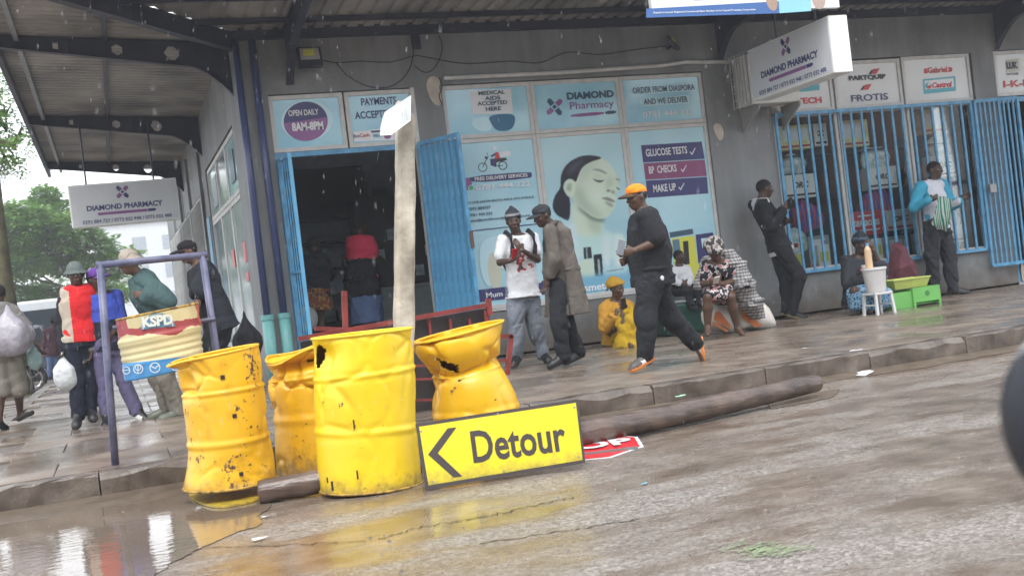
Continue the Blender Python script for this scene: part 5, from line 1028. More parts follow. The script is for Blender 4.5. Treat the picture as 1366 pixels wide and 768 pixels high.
# cracks in the asphalt
b = MB()
for pts in ([(505, 718), (560, 702), (640, 690), (700, 676), (770, 661)], [(60, 740), (200, 732), (330, 728), (500, 720)], [(640, 724), (760, 706), (860, 690)]):
    P = [onz(x, y, ROAD+.0035) for x, y in pts]; Q = []
    for i in range(len(P)-1):
        for t in np.linspace(0, 1, 14, endpoint=False): Q.append(P[i]*(1-t)+P[i+1]*t+(0, rg.gauss(0, .012), 0))
    for i in range(len(Q)-1):
        w = rg.uniform(.002, .009); w2 = rg.uniform(.002, .009); b.add([Q[i]+(0, -w, 0), Q[i+1]+(0, -w2, 0), Q[i+1]+(0, w2, 0), Q[i]+(0, w, 0)], [(0, 1, 2, 3)])
b.build('road_crack', mat('crack_dark', (.035, .03, .027), .5), kind='structure')
# ---- goods beside the seated people
M_LIME = mat('lime_plastic', (.14, .40, .10), .35, var=.08); M_OLIVE = mat('olive_yellow_plastic', (.42, .48, .12), .4)
Yv = 11.55
def fbox(x0, y0, x1, y1, Y, d, name, m, label, cat, bevel=.01, **k):
    a, c = ony(x0, y1, Y), ony(x1, y0, Y); o = MB().box((a[0], Y, a[2]), (c[0], Y+d, c[2])).build(name, m, bevel=bevel); return tag(o, label, cat)
g0 = onz(1222, 409, 0); Yc_ = g0[1]
cr = empty('plastic_crate', (g0[0], Yc_, 0), 'bright lime green plastic crate on the pavement below the yellow basket', 'crate')
cl, crr = ony(1191, 412, Yc_)[0], ony(1254, 405, Yc_)[0]; hz_ = .24
b = MB(); b.box((cl, Yc_, .0), (crr, Yc_+.02, .05)) if False else None
b.box((cl, Yc_, .0), (cl+(crr-cl)*.42, Yc_+.02, hz_*.86)); b.box((cl+(crr-cl)*.42, Yc_-.03, .055), (crr, Yc_, hz_)); b.box((cl+(crr-cl)*.42, Yc_-.03, 0), (cl+(crr-cl)*.47, Yc_, .055)); b.box((crr-.03, Yc_-.03, 0), (crr, Yc_, .055)); b.box((cl, Yc_+.02, 0), (cl+.02, Yc_+.36, hz_*.86)); b.box((crr-.02, Yc_, 0), (crr, Yc_+.36, hz_)); b.box((cl, Yc_+.36, 0), (crr, Yc_+.38, hz_*.9)); b.box((cl+.02, Yc_+.02, .02), (crr-.02, Yc_+.36, .04))
b.build('crate_body', M_LIME, cr); MB().cyl((cl+(crr-cl)*.72, Yc_-.0305, .155), (cl+(crr-cl)*.72, Yc_-.033, .155), .035, n=14).build('printed_mark', print_mat('crate_ink', (.05, .2, .05)), cr)
bk = empty('basket', (g0[0], Yc_+.12, hz_), 'shallow olive yellow plastic basket standing on the lime crate', 'basket'); bx0, bx1 = ony(1195, 398, Yc_)[0], ony(1243, 385, Yc_)[0]; b = MB()
for k, (z, gr) in enumerate(((.242, 0), (.30, .02), (.355, .04), (.36, .055))):
    pass
def tapered(lo, hi, g, m, name, par):
    b = MB(); x0, y0, z0 = lo; x1, y1, z1 = hi; vs = [(x0+g, y0+g, z0), (x1-g, y0+g, z0), (x1-g, y1-g, z0), (x0+g, y1-g, z0), (x0, y0, z1), (x1, y0, z1), (x1, y1, z1), (x0, y1, z1)]
    b.add(vs, [(0, 3, 2, 1), (0, 1, 5, 4), (1, 2, 6, 5), (2, 3, 7, 6), (3, 0, 4, 7)]); o = b.build(name, m, par); o.modifiers.new('s', 'SOLIDIFY').thickness = .006; return o
tapered((bx0, Yc_+.0, .243), (bx1, Yc_+.32, .36), .04, M_OLIVE, 'basket_wall', bk); MB().tube([(bx0, Yc_, .36), (bx1, Yc_, .36), (bx1, Yc_+.32, .36), (bx0, Yc_+.32, .36), (bx0, Yc_, .36)], .01, 6).build('rim', M_OLIVE, bk)
gs = onz(1182, 419, 0); ys_ = gs[1]+.12
st = empty('stool', (gs[0], ys_, 0), 'small white legged stool holding the bucket beside the seated vendor', 'stool'); M_LEG = mat('white_stool_leg', (.55, .56, .56), .4)
for dx, dy in ((-.11, -.11), (.11, -.11), (-.11, .11), (.11, .11)): MB().beam((gs[0]+dx*1.15, ys_+dy*1.15, 0), (gs[0]+dx, ys_+dy, .24), .03, .03).build('leg', M_LEG, st)
MB().box((gs[0]-.13, ys_-.13, .24), (gs[0]+.13, ys_+.13, .27)).build('seat', M_LEG, st, bevel=.008)
for dx in (-.11, .11): MB().beam((gs[0]+dx, ys_-.11, .12), (gs[0]+dx, ys_+.11, .12), .02, .02).build('stretcher', M_LEG, st)
bu = empty('bucket', (gs[0]-.01, ys_, .272), 'cloudy white plastic bucket with a lid standing on the stool', 'bucket'); M_TUB = mat('cloudy_plastic', (.50, .49, .48), .3, var=.08)
MB().cyl((gs[0]-.01, ys_, .272), (gs[0]-.01, ys_, .55), .115, .140, 26).build('tub', M_TUB, bu, smooth=False, bevel=.005); MB().cyl((gs[0]-.01, ys_, .545), (gs[0]-.01, ys_, .57), .150, .148, 26).build('lid', mat('tub_lid', (.58, .58, .57), .35), bu)
bo = empty('bottle', (gs[0]-.07, ys_, .572), 'bottle of tan drink standing on the bucket lid', 'bottle'); MB().cyl((gs[0]-.07, ys_, .572), (gs[0]-.07, ys_, .79), .045, .042, 16).cyl((gs[0]-.07, ys_, .79), (gs[0]-.07, ys_, .84), .042, .018, 16).build('bottle_body', mat('tan_drink', (.6, .42, .25), .25), bo); MB().cyl((gs[0]-.07, ys_, .84), (gs[0]-.07, ys_, .87), .02, n=12).build('cap', mat('blue_cap', (.1, .3, .6), .4), bo)
# maroon cloth bundle leaning on the wall
b = MB(); P = [ony(x, y, 12.6) for x, y in ((1190, 326), (1199, 322), (1203, 332), (1214, 350), (1225, 378), (1222, 384), (1186, 386), (1184, 362), (1186, 345))]; ctrp = sum(P)/len(P); vs = []; n = len(P)
for k, p in enumerate(P): vs += [p, (p+(ctrp-p)*.35)+(0, -.14-.03*(k % 2), 0)]
vs.append(ctrp+(0, -.2, 0)); b.add(vs, [(2*k, 2*((k+1) % n), 2*((k+1) % n)+1, 2*k+1) for k in range(n)]+[(2*k+1, 2*((k+1) % n)+1, 2*n) for k in range(n)])
o = b.build('cloth_bundle', mat('maroon_cloth', (.10, .022, .035), .75, var=.3, vs=10, bump=.4), smooth=False); tag(o, 'dark maroon cloth bundle leaning on the wall between the vendor and standing man', 'cloth')
# dark green suitcase the child sits on
gq = onz(915, 446, 0); sc = empty('suitcase', (gq[0], gq[1], 0), 'dark green hard suitcase on its side under the seated child', 'suitcase'); a, c = ony(890, 445, gq[1]), ony(936, 392, gq[1])
MB().box((a[0], gq[1], .01), (c[0]+.02, gq[1]+.42, .40)).build('shell', mat('dark_green_shell', (.015, .06, .045), .35, var=.2, bump=.1), sc, bevel=.03); MB().box((a[0]-.01, gq[1]-.01, .40), (c[0]+.02, gq[1]+.42, .43)).build('padded_top', mat('grey_pad', (.25, .27, .27), .7), sc, bevel=.012)
MB().tube([(a[0]+.03, gq[1]-.02, .36), (a[0]+.10, gq[1]-.02, .35), (a[0]+.10, gq[1]-.02, .26), (a[0]+.03, gq[1]-.02, .25), (a[0]+.03, gq[1]-.02, .36)], .007, 6).build('buckle', mat('white_buckle', (.6, .6, .58), .4), sc)
# grain sacks under the woman in the shawl
def sack(pts, Y, d, label, seed):
    P = smooth_pts(pts, 1); out = [ony(x, y, Y) for x, y in P]; c = sum(out)/len(out); n = len(out); vs = []; layers = ((1, 0), (.96, -.10), (.75, -.17), (.35, -.21))
    for s, dy in layers: vs += [c+(p-c)*s+(0, dy*d/.2, 0) for p in out]
    vs += [c+(p-c)*.9+(0, .10, 0) for p in out]; vs.append(c+(0, -.215*d/.2, 0)); m = len(layers)
    fs = [(j*n+k, j*n+(k+1) % n, (j+1)*n+(k+1) % n, (j+1)*n+k) for j in range(m-1) for k in range(n)]+[((m-1)*n+k, (m-1)*n+(k+1) % n, (m+1)*n) for k in range(n)]+[(m*n+k, m*n+(k+1) % n, (k+1) % n, k) for k in range(n)]+[tuple(m*n+k for k in range(n))]
    b = MB(); b.add(vs, fs); o = empty('sack', c, label, 'sack'); b.build('sack_body', mat('woven_sack', (.58, .55, .50), .6, var=.12, vs=7, bump=.3, bs=90), o, smooth=True); return o, c
yk = onz(985, 444, 0)[1]+.22
M_ORS = mat('orange_print', (.55, .16, .04), .55, var=.2)
s1, c1 = sack([(985, 404), (1000, 398), (1018, 405), (1030, 428), (1031, 437), (1012, 441), (992, 438), (975, 442), (976, 420)], yk, .2, 'white grain sack with orange stripe right of the seated woman', 1)
def sdecal(par, pts, Y, m, nm='printed_stripe'):
    b = MB(); b.plate([ony(x, y, Y) for x, y in pts], .002, (0, 1, 0)); b.build(nm, m, par)
sdecal(s1, [(988, 414), (992, 411), (1016, 434), (1008, 437), (990, 424)], yk-.213, M_ORS); sdecal(s1, [(1003, 417), (1014, 415), (1022, 424), (1012, 426)], yk-.213, print_mat('sack_blue', (.1, .22, .4)), 'printed_mark')
s2, c2 = sack([(938, 412), (955, 402), (975, 415), (980, 440), (970, 446), (948, 437), (940, 432)], yk, .16, 'white grain sack with orange bands behind the seated woman\'s legs', 2)
sdecal(s2, [(954, 416), (960, 415), (975, 434), (973, 439), (952, 426)], yk-.175, M_ORS); sdecal(s2, [(951, 428), (972, 441), (970, 443), (950, 432)], yk-.175, M_ORS)
# upper sack that carries the sitter
s3, c3 = sack([(940, 398), (965, 392), (1000, 396), (1006, 412), (990, 418), (950, 416), (938, 410)], yk+.1, .2, 'grey white sack the woman in the shawl sits on', 3)
# flattened scraps and floor litter near the wall
# ---- side street: vehicles, trees, far buildings
M_TYRE = mat('tyre_rubber', (.02, .02, .02), .7); M_VAN = mat('van_white', (.55, .58, .6), .3, var=.05); M_VG = mat('van_glass', (.03, .04, .05), .08)
def ringtube(c, r, rt, axis, n=24):
    u = np.array((axis[1], -axis[0], 0.)) if axis[2] == 0 else np.array((1., 0, 0)); u /= np.linalg.norm(u); w = np.array((0, 0, 1.)); return [np.array(c)+r*(u*math.cos(2*math.pi*k/n)+w*math.sin(2*math.pi*k/n)) for k in range(n+2)]
mc = onz(44, 525, ROAD); my = mc[1]; mz = ROAD
mt = empty('motorcycle', (mc[0], my, mz), 'dark motorcycle parked at the side street kerb behind the walking man', 'motorcycle')
ax = (.35, -.94, 0); fw_ = np.array((.94, .35, 0))
wf = np.array((mc[0]+.0, my, mz+.30)); wr = wf-fw_*1.25
for wc in (wf, wr):
    o = MB().tube(ringtube(wc, .27, .04, ax), .045, 8).build('wheel', M_TYRE, mt, smooth=True, origin=wc); MB().tube(ringtube(wc, .20, .02, ax), .012, 6).build('rim', mat('chrome', (.5, .5, .5), .2, 1), o)
    for k in range(6): a_ = math.pi*k/6; d = fw_*math.cos(a_)*.2+np.array((0, 0, math.sin(a_)*.2)); MB().beam(wc-d, wc+d, .008, .008).build('spoke', MATS['chrome'], o)
MB().tube([wf, wf+(0, 0, .3)-fw_*.12, wf+(0, 0, .62)-fw_*.25], .03, 8).build('fork', MATS['chrome'], mt); MB().ell(wf-fw_*.55+(0, 0, .42), (.24, .14, .13)).build('fuel_tank', mat('tank_red', (.3, .03, .03), .25), mt, smooth=True)
MB().beam(wf-fw_*.8+(0, 0, .42), wr+fw_*.0+(0, 0, .48), .22, .09).build('seat', M_TYRE, mt, bevel=.02); MB().box(tuple(wf-fw_*.62+(-.16, -.12, -.14)), tuple(wf-fw_*.62+(.16, .12, .16))).build('engine', M_DARK, mt, bevel=.03); MB().tube([wf+(0, 0, .66)-fw_*.25-np.array(ax)*.3, wf+(0, 0, .70)-fw_*.25, wf+(0, 0, .66)-fw_*.25+np.array(ax)*.3], .014, 6).build('handlebar', MATS['chrome'], mt); MB().tube([wf-fw_*.5, wr+(0, 0, .05)], .03, 6).build('exhaust', MATS['chrome'], mt)
vy = 34.0; v0 = ony(70, 480, vy)[0]; v1 = ony(168, 470, vy)[0]; vh = ony(120, 318+70, vy)[2]
vn = empty('minibus', ((v0+v1)/2, vy, ROAD), 'white minibus parked far down the side street below the trees', 'minibus'); vx0, vx1 = v0-.9, v0+1.25
pr = [(vx0, 0.35), (vx0, 1.9), (vx0+.15, 2.12), (vx1-.25, 2.12), (vx1-.05, 1.75), (vx1, 1.15), (vx1, .35)]
b = MB(); b.plate([(x, vy, ROAD+z) for x, z in pr], 4.4, (0, 1, 0)); b.build('body', M_VAN, vn, bevel=.06)
MB().plate([(vx0+.15, vy-.012, ROAD+1.25), (vx1-.18, vy-.012, ROAD+1.25), (vx1-.32, vy-.012, ROAD+1.85), (vx0+.2, vy-.012, ROAD+1.85)], .008, (0, 1, 0)).build('rear_window', M_VG, vn)
b = MB(); 
for k in range(3): b.box((vx1-.02, vy+.3+k*1.3, ROAD+1.25), (vx1+.012, vy+1.4+k*1.3, ROAD+1.8))
b.build('side_window', M_VG, vn)
for x in (vx0+.05, vx1-.22): MB().box((x, vy-.02, ROAD+.8), (x+.15, vy+.0, ROAD+1.15)).build('tail_light', mat('tail_red', (.4, .02, .02), .3), vn)
for x in (vx0+.25, vx1-.2):
    for yy in (vy+.8, vy+3.4): MB().cyl((x-.1, yy, ROAD+.33), (x+.1, yy, ROAD+.33), .33, n=18).build('wheel', M_TYRE, vn)
MB().box((vx0-.02, vy-.08, ROAD+.35), (vx1+.02, vy-.001, ROAD+.55)).build('bumper', mat('bumper_grey', (.2, .2, .2), .5), vn)
def ccar(px, Y, m, label, w=1.7):
    c = ony(px, 470, Y)[0]; o = empty('parked_car', (c, Y, ROAD), label, 'car'); b = MB(); z = ROAD
    b.plate([(c-w/2, Y, z+.3), (c-w/2, Y, z+.85), (c+w/2, Y, z+.85), (c+w/2, Y, z+.3)], 4, (0, 1, 0)); b.plate([(c-w/2+.05, Y+.5, z+.85), (c-w/2+.25, Y+.5, z+1.4), (c+w/2-.25, Y+.5, z+1.4), (c+w/2-.05, Y+.5, z+.85)], 2.2, (0, 1, 0)); b.build('body', m, o, bevel=.08)
    MB().box((c-w/2+.25, Y+.485, z+.92), (c+w/2-.25, Y+.499, z+1.32)).build('rear_window', M_VG, o)
    for x in (c-w/2+.15, c+w/2-.15): MB().cyl((x-.09, Y+.7, z+.3), (x+.09, Y+.7, z+.3), .3, n=16).build('wheel', M_TYRE, o); MB().box((x-.08, Y-.02, z+.6), (x+.08, Y, z+.75)).build('tail_light', MATS['tail_red'], o)
ccar(20, 30, mat('car_dark', (.06, .07, .09), .2), 'dark car parked along the side street left of the minibus')
# trees
def leaf_mat(name, a, c):
    m = mat(name, a, .5, var=.15, vs=.9, col2=c); n, l, bb = nodes(m); bb.inputs['Subsurface Weight'].default_value = 0
    oi = n.new('ShaderNodeNewGeometry'); mu = n.new('ShaderNodeMixRGB'); mu.blend_type = 'MULTIPLY'; mu.inputs[0].default_value = 1; mr = n.new('ShaderNodeMapRange'); mr.inputs['To Min'].default_value = .55; mr.inputs['To Max'].default_value = 1.35
    l.new(oi.outputs['Random Per Island'], mr.inputs[0]); src = bb.inputs['Base Color'].links[0].from_socket; l.new(src, mu.inputs[1]); l.new(mr.outputs[0], mu.inputs[2]); l.new(mu.outputs[0], bb.inputs['Base Color'])
    tr = n.new('ShaderNodeBsdfTranslucent'); tr.inputs[0].default_value = (.16, .30, .05, 1); mx = n.new('ShaderNodeMixShader'); mx.inputs[0].default_value = .35; out = n['Material Output']; l.new(bb.outputs[0], mx.inputs[1]); l.new(tr.outputs[0], mx.inputs[2]); l.new(mx.outputs[0], out.inputs[0]); return m
ML1 = leaf_mat('leaf_fresh', (.07, .17, .028), (.17, .31, .06)); ML2 = leaf_mat('leaf_grey_green', (.08, .15, .06), (.13, .22, .10)); M_BARK = mat('bark_mossy', (.11, .10, .05), .8, var=.4, vs=4, bump=.6, bs=14)
def tree(base, h, clumps, label, m, seed, leaf=.12, n=420, trunk_r=.24, lean=(0, 0), category='tree'):
    """trunk, limbs reaching each clump, crown of small leaf sprays; clumps: (x,y,z,r)"""
    rg = np.random.default_rng(seed); base = np.array(base, float); t = empty('tree', base, label, category); top = base+np.array((lean[0], lean[1], h)); b = MB()
    b.tube([base+(top-base)*f+np.array((.05*math.sin(4*f+seed), .05*math.cos(5*f), 0)) for f in np.linspace(0, 1, 8)], [trunk_r*(1-.45*f)*(1.25 if f == 0 else 1) for f in np.linspace(0, 1, 8)], 12); b.build('trunk', M_BARK, t, smooth=True)
    b = MB()
    for cx_, cy_, cz_, r in clumps:
        e = np.array((cx_, cy_, cz_)); s = base+(top-base)*rg.uniform(.72, .98); mid = (s+e)/2+rg.normal(0, .25, 3); b.tube([s, mid, e], [trunk_r*.33, trunk_r*.2, .02], 6)
        for _ in range(3): d = rg.normal(0, 1, 3); d /= np.linalg.norm(d); b.tube([mid*.4+e*.6, e+d*r*.7], [.03, .008], 4)
    b.build('limb', M_BARK, t, smooth=True)
    V = []; F = []; k = 0
    for cx_, cy_, cz_, r in clumps:
        m_ = int(n*r*r); d = rg.normal(0, 1, (m_, 3)); d /= np.linalg.norm(d, axis=1)[:, None]; rad = r*rg.uniform(.35, 1.08, m_)**.7
        P = np.array((cx_, cy_, cz_))+d*rad[:, None]*np.array((1, 1, .62)); dirs = rg.normal(0, 1, (m_, 3)); dirs[:, 2] *= .45; dirs += d*.6; dirs /= np.linalg.norm(dirs, axis=1)[:, None]
        for p, dd in zip(P, dirs):     # a spray: five leaflets along a drooping rachis
            side = np.cross(dd, (0, 0, 1)); side /= max(1e-6, np.linalg.norm(side)); L = leaf*rg.uniform(.7, 1.4)
            for j, (s0, sd) in enumerate(((0, 1), (.35, -1), (.7, 1), (1.05, -1), (1.4, 0))):
                q0 = p+dd*L*s0*.8-(0, 0, .06*s0*s0); tip = q0+(dd*.5+side*sd*.9-np.array((0, 0, .18)))*L; w_ = (dd*.35-side*sd*.12)*L*.55
                V += [q0, q0*.5+tip*.5+w_, tip, q0*.5+tip*.5-w_]; F.append((k, k+1, k+2, k+3)); k += 4
    b = MB(); b.v = [tuple(v) for v in V]; b.f = F; b.m = [0]*len(F); b.build('crown', m, t)
    return t
def cl(L, Y): # clumps from photo: (px,py,r_px,dy)
    out = []
    for x, y, r, dy in L: p = ony(x, y, Y+dy); out.append((p[0], p[1], p[2], r*(Y+dy)/(FPX*.95)))
    return out
tb = onz(10, 505, ROAD); Yt = 24.0; xb = ony(8, 395, Yt)[0]
rgc = random.Random(3)
tree((xb, Yt, ROAD), ony(0, 160, Yt)[2]+1.0, cl([(-10, 175, 34, 0), (22, 200, 26, -1), (15, 225, 20, 1), (-25, 215, 30, 1), (30, 170, 14, 0), (5, 140, 20, 0), (-50, 160, 40, 0), (-30, 110, 40, 1)], Yt), 'near street tree with mossy trunk and drooping feathery foliage at the left edge', ML1, 3, .11, 520, .26)
C2 = [(20, 300, 42, 0), (60, 290, 36, 2), (95, 305, 30, 0), (125, 330, 26, 1), (60, 335, 34, 3), (25, 350, 32, 0), (88, 350, 22, 4), (30, 395, 22, 1), (-20, 330, 45, 0), (60, 262, 18, 2), (150, 345, 12, 1), (110, 350, 14, 2), (132, 392, 20, 3), (158, 392, 14, 4), (62, 395, 24, 4), (100, 395, 20, 3), (150, 360, 15, 2), (178, 340, 10, 2)]
tree((ony(-30, 470, 50)[0], 51.5, ROAD), 6.4, cl(C2, 50), 'broad leafy tree spreading over the side street behind the left group', ML1, 5, .22, 620, .3, lean=(.8, 0))
C3 = [(90, 380, 20, 0), (60, 390, 22, 2), (120, 378, 20, 1), (30, 400, 18, 0), (150, 372, 14, 2), (180, 372, 10, 0), (75, 410, 16, 0)]
tree((ony(85, 460, 72)[0], 72, ROAD), 3.4, cl(C3, 70), 'pale distant tree hazy beyond the minibus', ML2, 9, .26, 160, .3)
def fbld(x0, x1, ytop, Y, m, label, wins):
    a, c = ony(x0, 460, Y)[0], ony(x1, 460, Y)[0]; h = ony((x0+x1)/2, ytop, Y)[2]; o = empty('distant_building', ((a+c)/2, Y, ROAD), label, 'building'); MB().box((a, Y, ROAD), (c, Y+8, h)).build('wall', m, o); MB().box((a-.2, Y-.2, h), (c+.2, Y+8.2, h+.4)).build('roof_slab', M_PALEF, o)
    for i in range(wins):
        for j in range(3): wx = a+(c-a)*(i+.5)/wins; wz = h*(.25+.25*j); MB().box((wx-.5, Y-.03, wz), (wx+.5, Y-.002, wz+1.1)).build('window', mat('far_glass', (.3, .34, .37), .2), o)
M_PALEF = mat('pale_render', (.55, .57, .58), .7, var=.06)
fbld(140, 262, 296, 90, M_PALEF, 'pale multi storey building far away at the end of the side street', 3); 
# ---- wing mirror of the car the photo is taken from
cm = ony(1420, 560, .62); mr_ = empty('wing_mirror', cm, 'dark wing mirror housing with a pale cap edge, blurred at the right border', 'car mirror')
def ellp(c, r, nm, m): o = MB().ell(c, r, 28, 20).build(nm, m, mr_, smooth=True); return o
ellp(cm, (.040, .045, .060), 'housing', mat('mirror_black', (.012, .014, .022), .6)); ellp(C0+(cm-C0)*1.06-IX*.0032-IY*.009, (.0415, .03, .060), 'cap', mat('mirror_cap', (.4, .42, .45), .3))
MB().tube([cm+(.02, 0, -.03), cm+(.12, -.02, -.10)], .014, 8).build('stalk', MATS['mirror_black'], mr_)
# ---- the far side of the street, behind the viewpoint (unseen rows added to block bright sky in the shop glass)
def opposite(x0, x1, h, m, label, seed):
    o = empty('added_opposite_row', ((x0+x1)/2, -20, ROAD), label, 'building'); MB().box((x0, -30, ROAD), (x1, -20, h)).build('wall', m, o); MB().box((x0-.3, -30.3, h), (x1+.3, -19.6, h+.35)).build('roof', M_STEEL, o); MB().box((x0, -20, 3.1), (x1, -17.6, 3.25)).build('canopy', M_STEEL, o)
    n = int((x1-x0)/3)
    for i in range(n): x = x0+(x1-x0)*(i+.5)/n; MB().box((x-1.1, -20.03, .3), (x+1.1, -19.97, 2.6)).build('window', M_VG, o); MB().box((x-.7, -20.03, 4.4), (x+.7, -19.97, 5.8)).build('window', M_VG, o)
opposite(-34, -12, 7.2, mat('far_ochre', (.28, .20, .12), .7), 'unseen ochre shop row added across the street behind the viewpoint, left', 1); opposite(-11, 9, 8.6, mat('far_grey', (.2, .2, .21), .7), 'unseen grey two storey shop row added across the street behind the viewpoint', 2); opposite(10, 40, 7.6, mat('far_brick', (.2, .09, .06), .7), 'unseen brick shop row added across the street behind the viewpoint, right', 3)
# ---- falling rain: stretched drops
rg = np.random.default_rng(21); V = []; F = []; k = 0
for _ in range(1200):
    Y = rg.uniform(1.6, 10.3); x = rg.uniform(0, 1366); y = rg.uniform(-20, 640); p = ony(x, y, Y)
    if p[2] < 0: continue
    s = .0008*rg.uniform(.6, 1.3)*(.5+Y/9); L = .009*rg.uniform(.5, 1.6)*(.5+Y/9); d = np.array((.12, 0, 1.))*L; u = np.array((s, 0, 0)); w = np.array((0, s, 0)); V += [p-d, p+u, p+w, p-u, p-w, p+d]; F += [(k, k+2, k+1), (k, k+3, k+2), (k, k+4, k+3), (k, k+1, k+4), (k+5, k+1, k+2), (k+5, k+2, k+3), (k+5, k+3, k+4), (k+5, k+4, k+1)]; k += 6
b = MB(); b.v = [tuple(v) for v in V]; b.f = F; b.m = [0]*len(F)
def rain_mat():
    m = bpy.data.materials.new('rain_water'); m.use_nodes = True; n, l = m.node_tree.nodes, m.node_tree.links; n.remove(n['Principled BSDF']); t = n.new('ShaderNodeBsdfTransparent'); d = n.new('ShaderNodeBsdfTranslucent'); d.inputs[0].default_value = (.9, .93, .95, 1); g = n.new('ShaderNodeBsdfGlossy'); g.inputs['Roughness'].default_value = .2
    a = n.new('ShaderNodeMixShader'); a.inputs[0].default_value = .5; l.new(d.outputs[0], a.inputs[1]); l.new(g.outputs[0], a.inputs[2]); c = n.new('ShaderNodeMixShader'); c.inputs[0].default_value = .26; l.new(t.outputs[0], c.inputs[1]); l.new(a.outputs[0], c.inputs[2]); l.new(c.outputs[0], n['Material Output'].inputs[0]); return m
o = b.build('rain', rain_mat(), kind='stuff'); tag(o, 'fine falling rain in front of the shops', 'rain')
# ================================================================ PEOPLE  (implicit surfaces polygonised by surface nets)
def unit(v): v = np.array(v, float); return v/max(1e-9, np.linalg.norm(v))
class Vol:
    def __init__(s, lo, hi, h):
        s.h = h; s.lo = np.array(lo, float); s.n = (np.ceil((np.array(hi)-s.lo)/h)).astype(int)+2
        s.ax = [s.lo[i]+h*np.arange(s.n[i]) for i in range(3)]; s.D = np.full(s.n, .2, np.float32); s.L = np.zeros(s.n, np.int8)
    def add(s, fn, blo, bhi, k=.02, lab=0, pad=.05, op='u'):
        i0 = [max(0, int((blo[i]-pad-s.lo[i])/s.h)) for i in range(3)]; i1 = [min(int(s.n[i]), int((bhi[i]+pad-s.lo[i])/s.h)+2) for i in range(3)]
        if any(a >= b for a, b in zip(i0, i1)): return
        sl = tuple(slice(a, b) for a, b in zip(i0, i1)); X = s.ax[0][sl[0]][:, None, None]; Y = s.ax[1][sl[1]][None, :, None]; Z = s.ax[2][sl[2]][None, None, :]
        d = fn(X, Y, Z).astype(np.float32); D = s.D[sl]
        if op == 'u':
            h = np.clip(.5+.5*(D-d)/k, 0, 1); s.L[sl] = np.where(d < D, lab, s.L[sl]); s.D[sl] = D*(1-h)+d*h-k*h*(1-h)
        elif op == 'cut': s.D[sl] = np.maximum(D, -d)
    def cone(s, a, b, ra, rb, k=.02, lab=0, flat=None):
        a, b = np.array(a, float), np.array(b, float); ab = b-a; L2 = max(1e-9, ab@ab)
        def fn(X, Y, Z):
            px, py, pz = X-a[0], Y-a[1], Z-a[2]; t = np.clip((px*ab[0]+py*ab[1]+pz*ab[2])/L2, 0, 1)
            return np.sqrt((px-t*ab[0])**2+(py-t*ab[1])**2+(pz-t*ab[2])**2)-(ra+(rb-ra)*t)
        r = max(ra, rb); s.add(fn, np.minimum(a, b)-r, np.maximum(a, b)+r, k, lab)
    def ell(s, c, R, r, k=.02, lab=0, op='u'):
        """R rows = local axes; r = radii"""
        c = np.array(c, float); R = np.array(R, float); m = min(r)
        def fn(X, Y, Z):
            px, py, pz = X-c[0], Y-c[1], Z-c[2]; q = 0; q2 = 0
            for i in range(3):
                e = px*R[i][0]+py*R[i][1]+pz*R[i][2]; q = q+(e/r[i])**2; q2 = q2+(e/r[i]**2)**2
            k0 = np.sqrt(q); return k0*(k0-1)/np.maximum(1e-6, np.sqrt(q2))
        M = max(r); s.add(fn, c-M, c+M, k, lab, op=op)
    def loft(s, st, U, V, k=.02, lab=0, cap=.02):
        """st: list (center, ru, rv); U,V cross-section axes; elliptical segments"""
        U, V = unit(U), unit(V); W = unit(np.cross(U, V)); A = [(np.array(c, float), u, v) for c, u, v in st]
        def fn(X, Y, Z):
            out = None
            for (c0, u0, v0), (c1, u1, v1) in zip(A[:-1], A[1:]):
                ab = c1-c0; L2 = max(1e-9, ab@ab); px, py, pz = X-c0[0], Y-c0[1], Z-c0[2]
                t = np.clip((px*ab[0]+py*ab[1]+pz*ab[2])/L2, 0, 1) if abs(ab@W) < .45*math.sqrt(L2) else np.clip((px*W[0]+py*W[1]+pz*W[2])/(ab@W), 0, 1); px, py, pz = px-t*ab[0], py-t*ab[1], pz-t*ab[2]
                ru = u0+(u1-u0)*t; rv = v0+(v1-v0)*t; eu = px*U[0]+py*U[1]+pz*U[2]; ev = px*V[0]+py*V[1]+pz*V[2]; ew = px*W[0]+py*W[1]+pz*W[2]
                k0 = np.sqrt((eu/ru)**2+(ev/rv)**2+(ew/cap)**2); k1 = np.sqrt((eu/ru**2)**2+(ev/rv**2)**2+(ew/cap**2)**2); d = k0*(k0-1)/np.maximum(1e-6, k1)
                out = d if out is None else np.minimum(out, d)
            return out
        P = np.array([c for c, _, _ in A]); M = max([max(u, v) for _, u, v in A]+[cap]); s.add(fn, P.min(0)-M, P.max(0)+M, k, lab)
    def cutplane(s, p, n):
        p = np.array(p, float); n = unit(n); X = s.ax[0][:, None, None]; Y = s.ax[1][None, :, None]; Z = s.ax[2][None, None, :]
        s.D = np.maximum(s.D, ((X-p[0])*n[0]+(Y-p[1])*n[1]+(Z-p[2])*n[2]).astype(np.float32))
    def folds(s, amp, seed, f=22):
        rg = np.random.default_rng(seed); X = s.ax[0][:, None, None]; Y = s.ax[1][None, :, None]; Z = s.ax[2][None, None, :]; W = 0
        for i in range(5):
            d = rg.normal(0, 1, 3); d /= np.linalg.norm(d); d[2] = d[2]*.8; ff = f*rg.uniform(.5, 1.8); d2 = rg.normal(0, 1, 3)*ff*.4
            a = (X*d[0]+Y*d[1]+Z*d[2])*ff+2.2*np.sin(X*d2[0]+Y*d2[1]+Z*d2[2]+rg.uniform(0, 6))+rg.uniform(0, 6); W = W+(np.sin(a) if i < 2 else (.75-2*np.abs(np.sin(a*.7))**.6))
        s.D = s.D+(amp*.62*W).astype(np.float32)
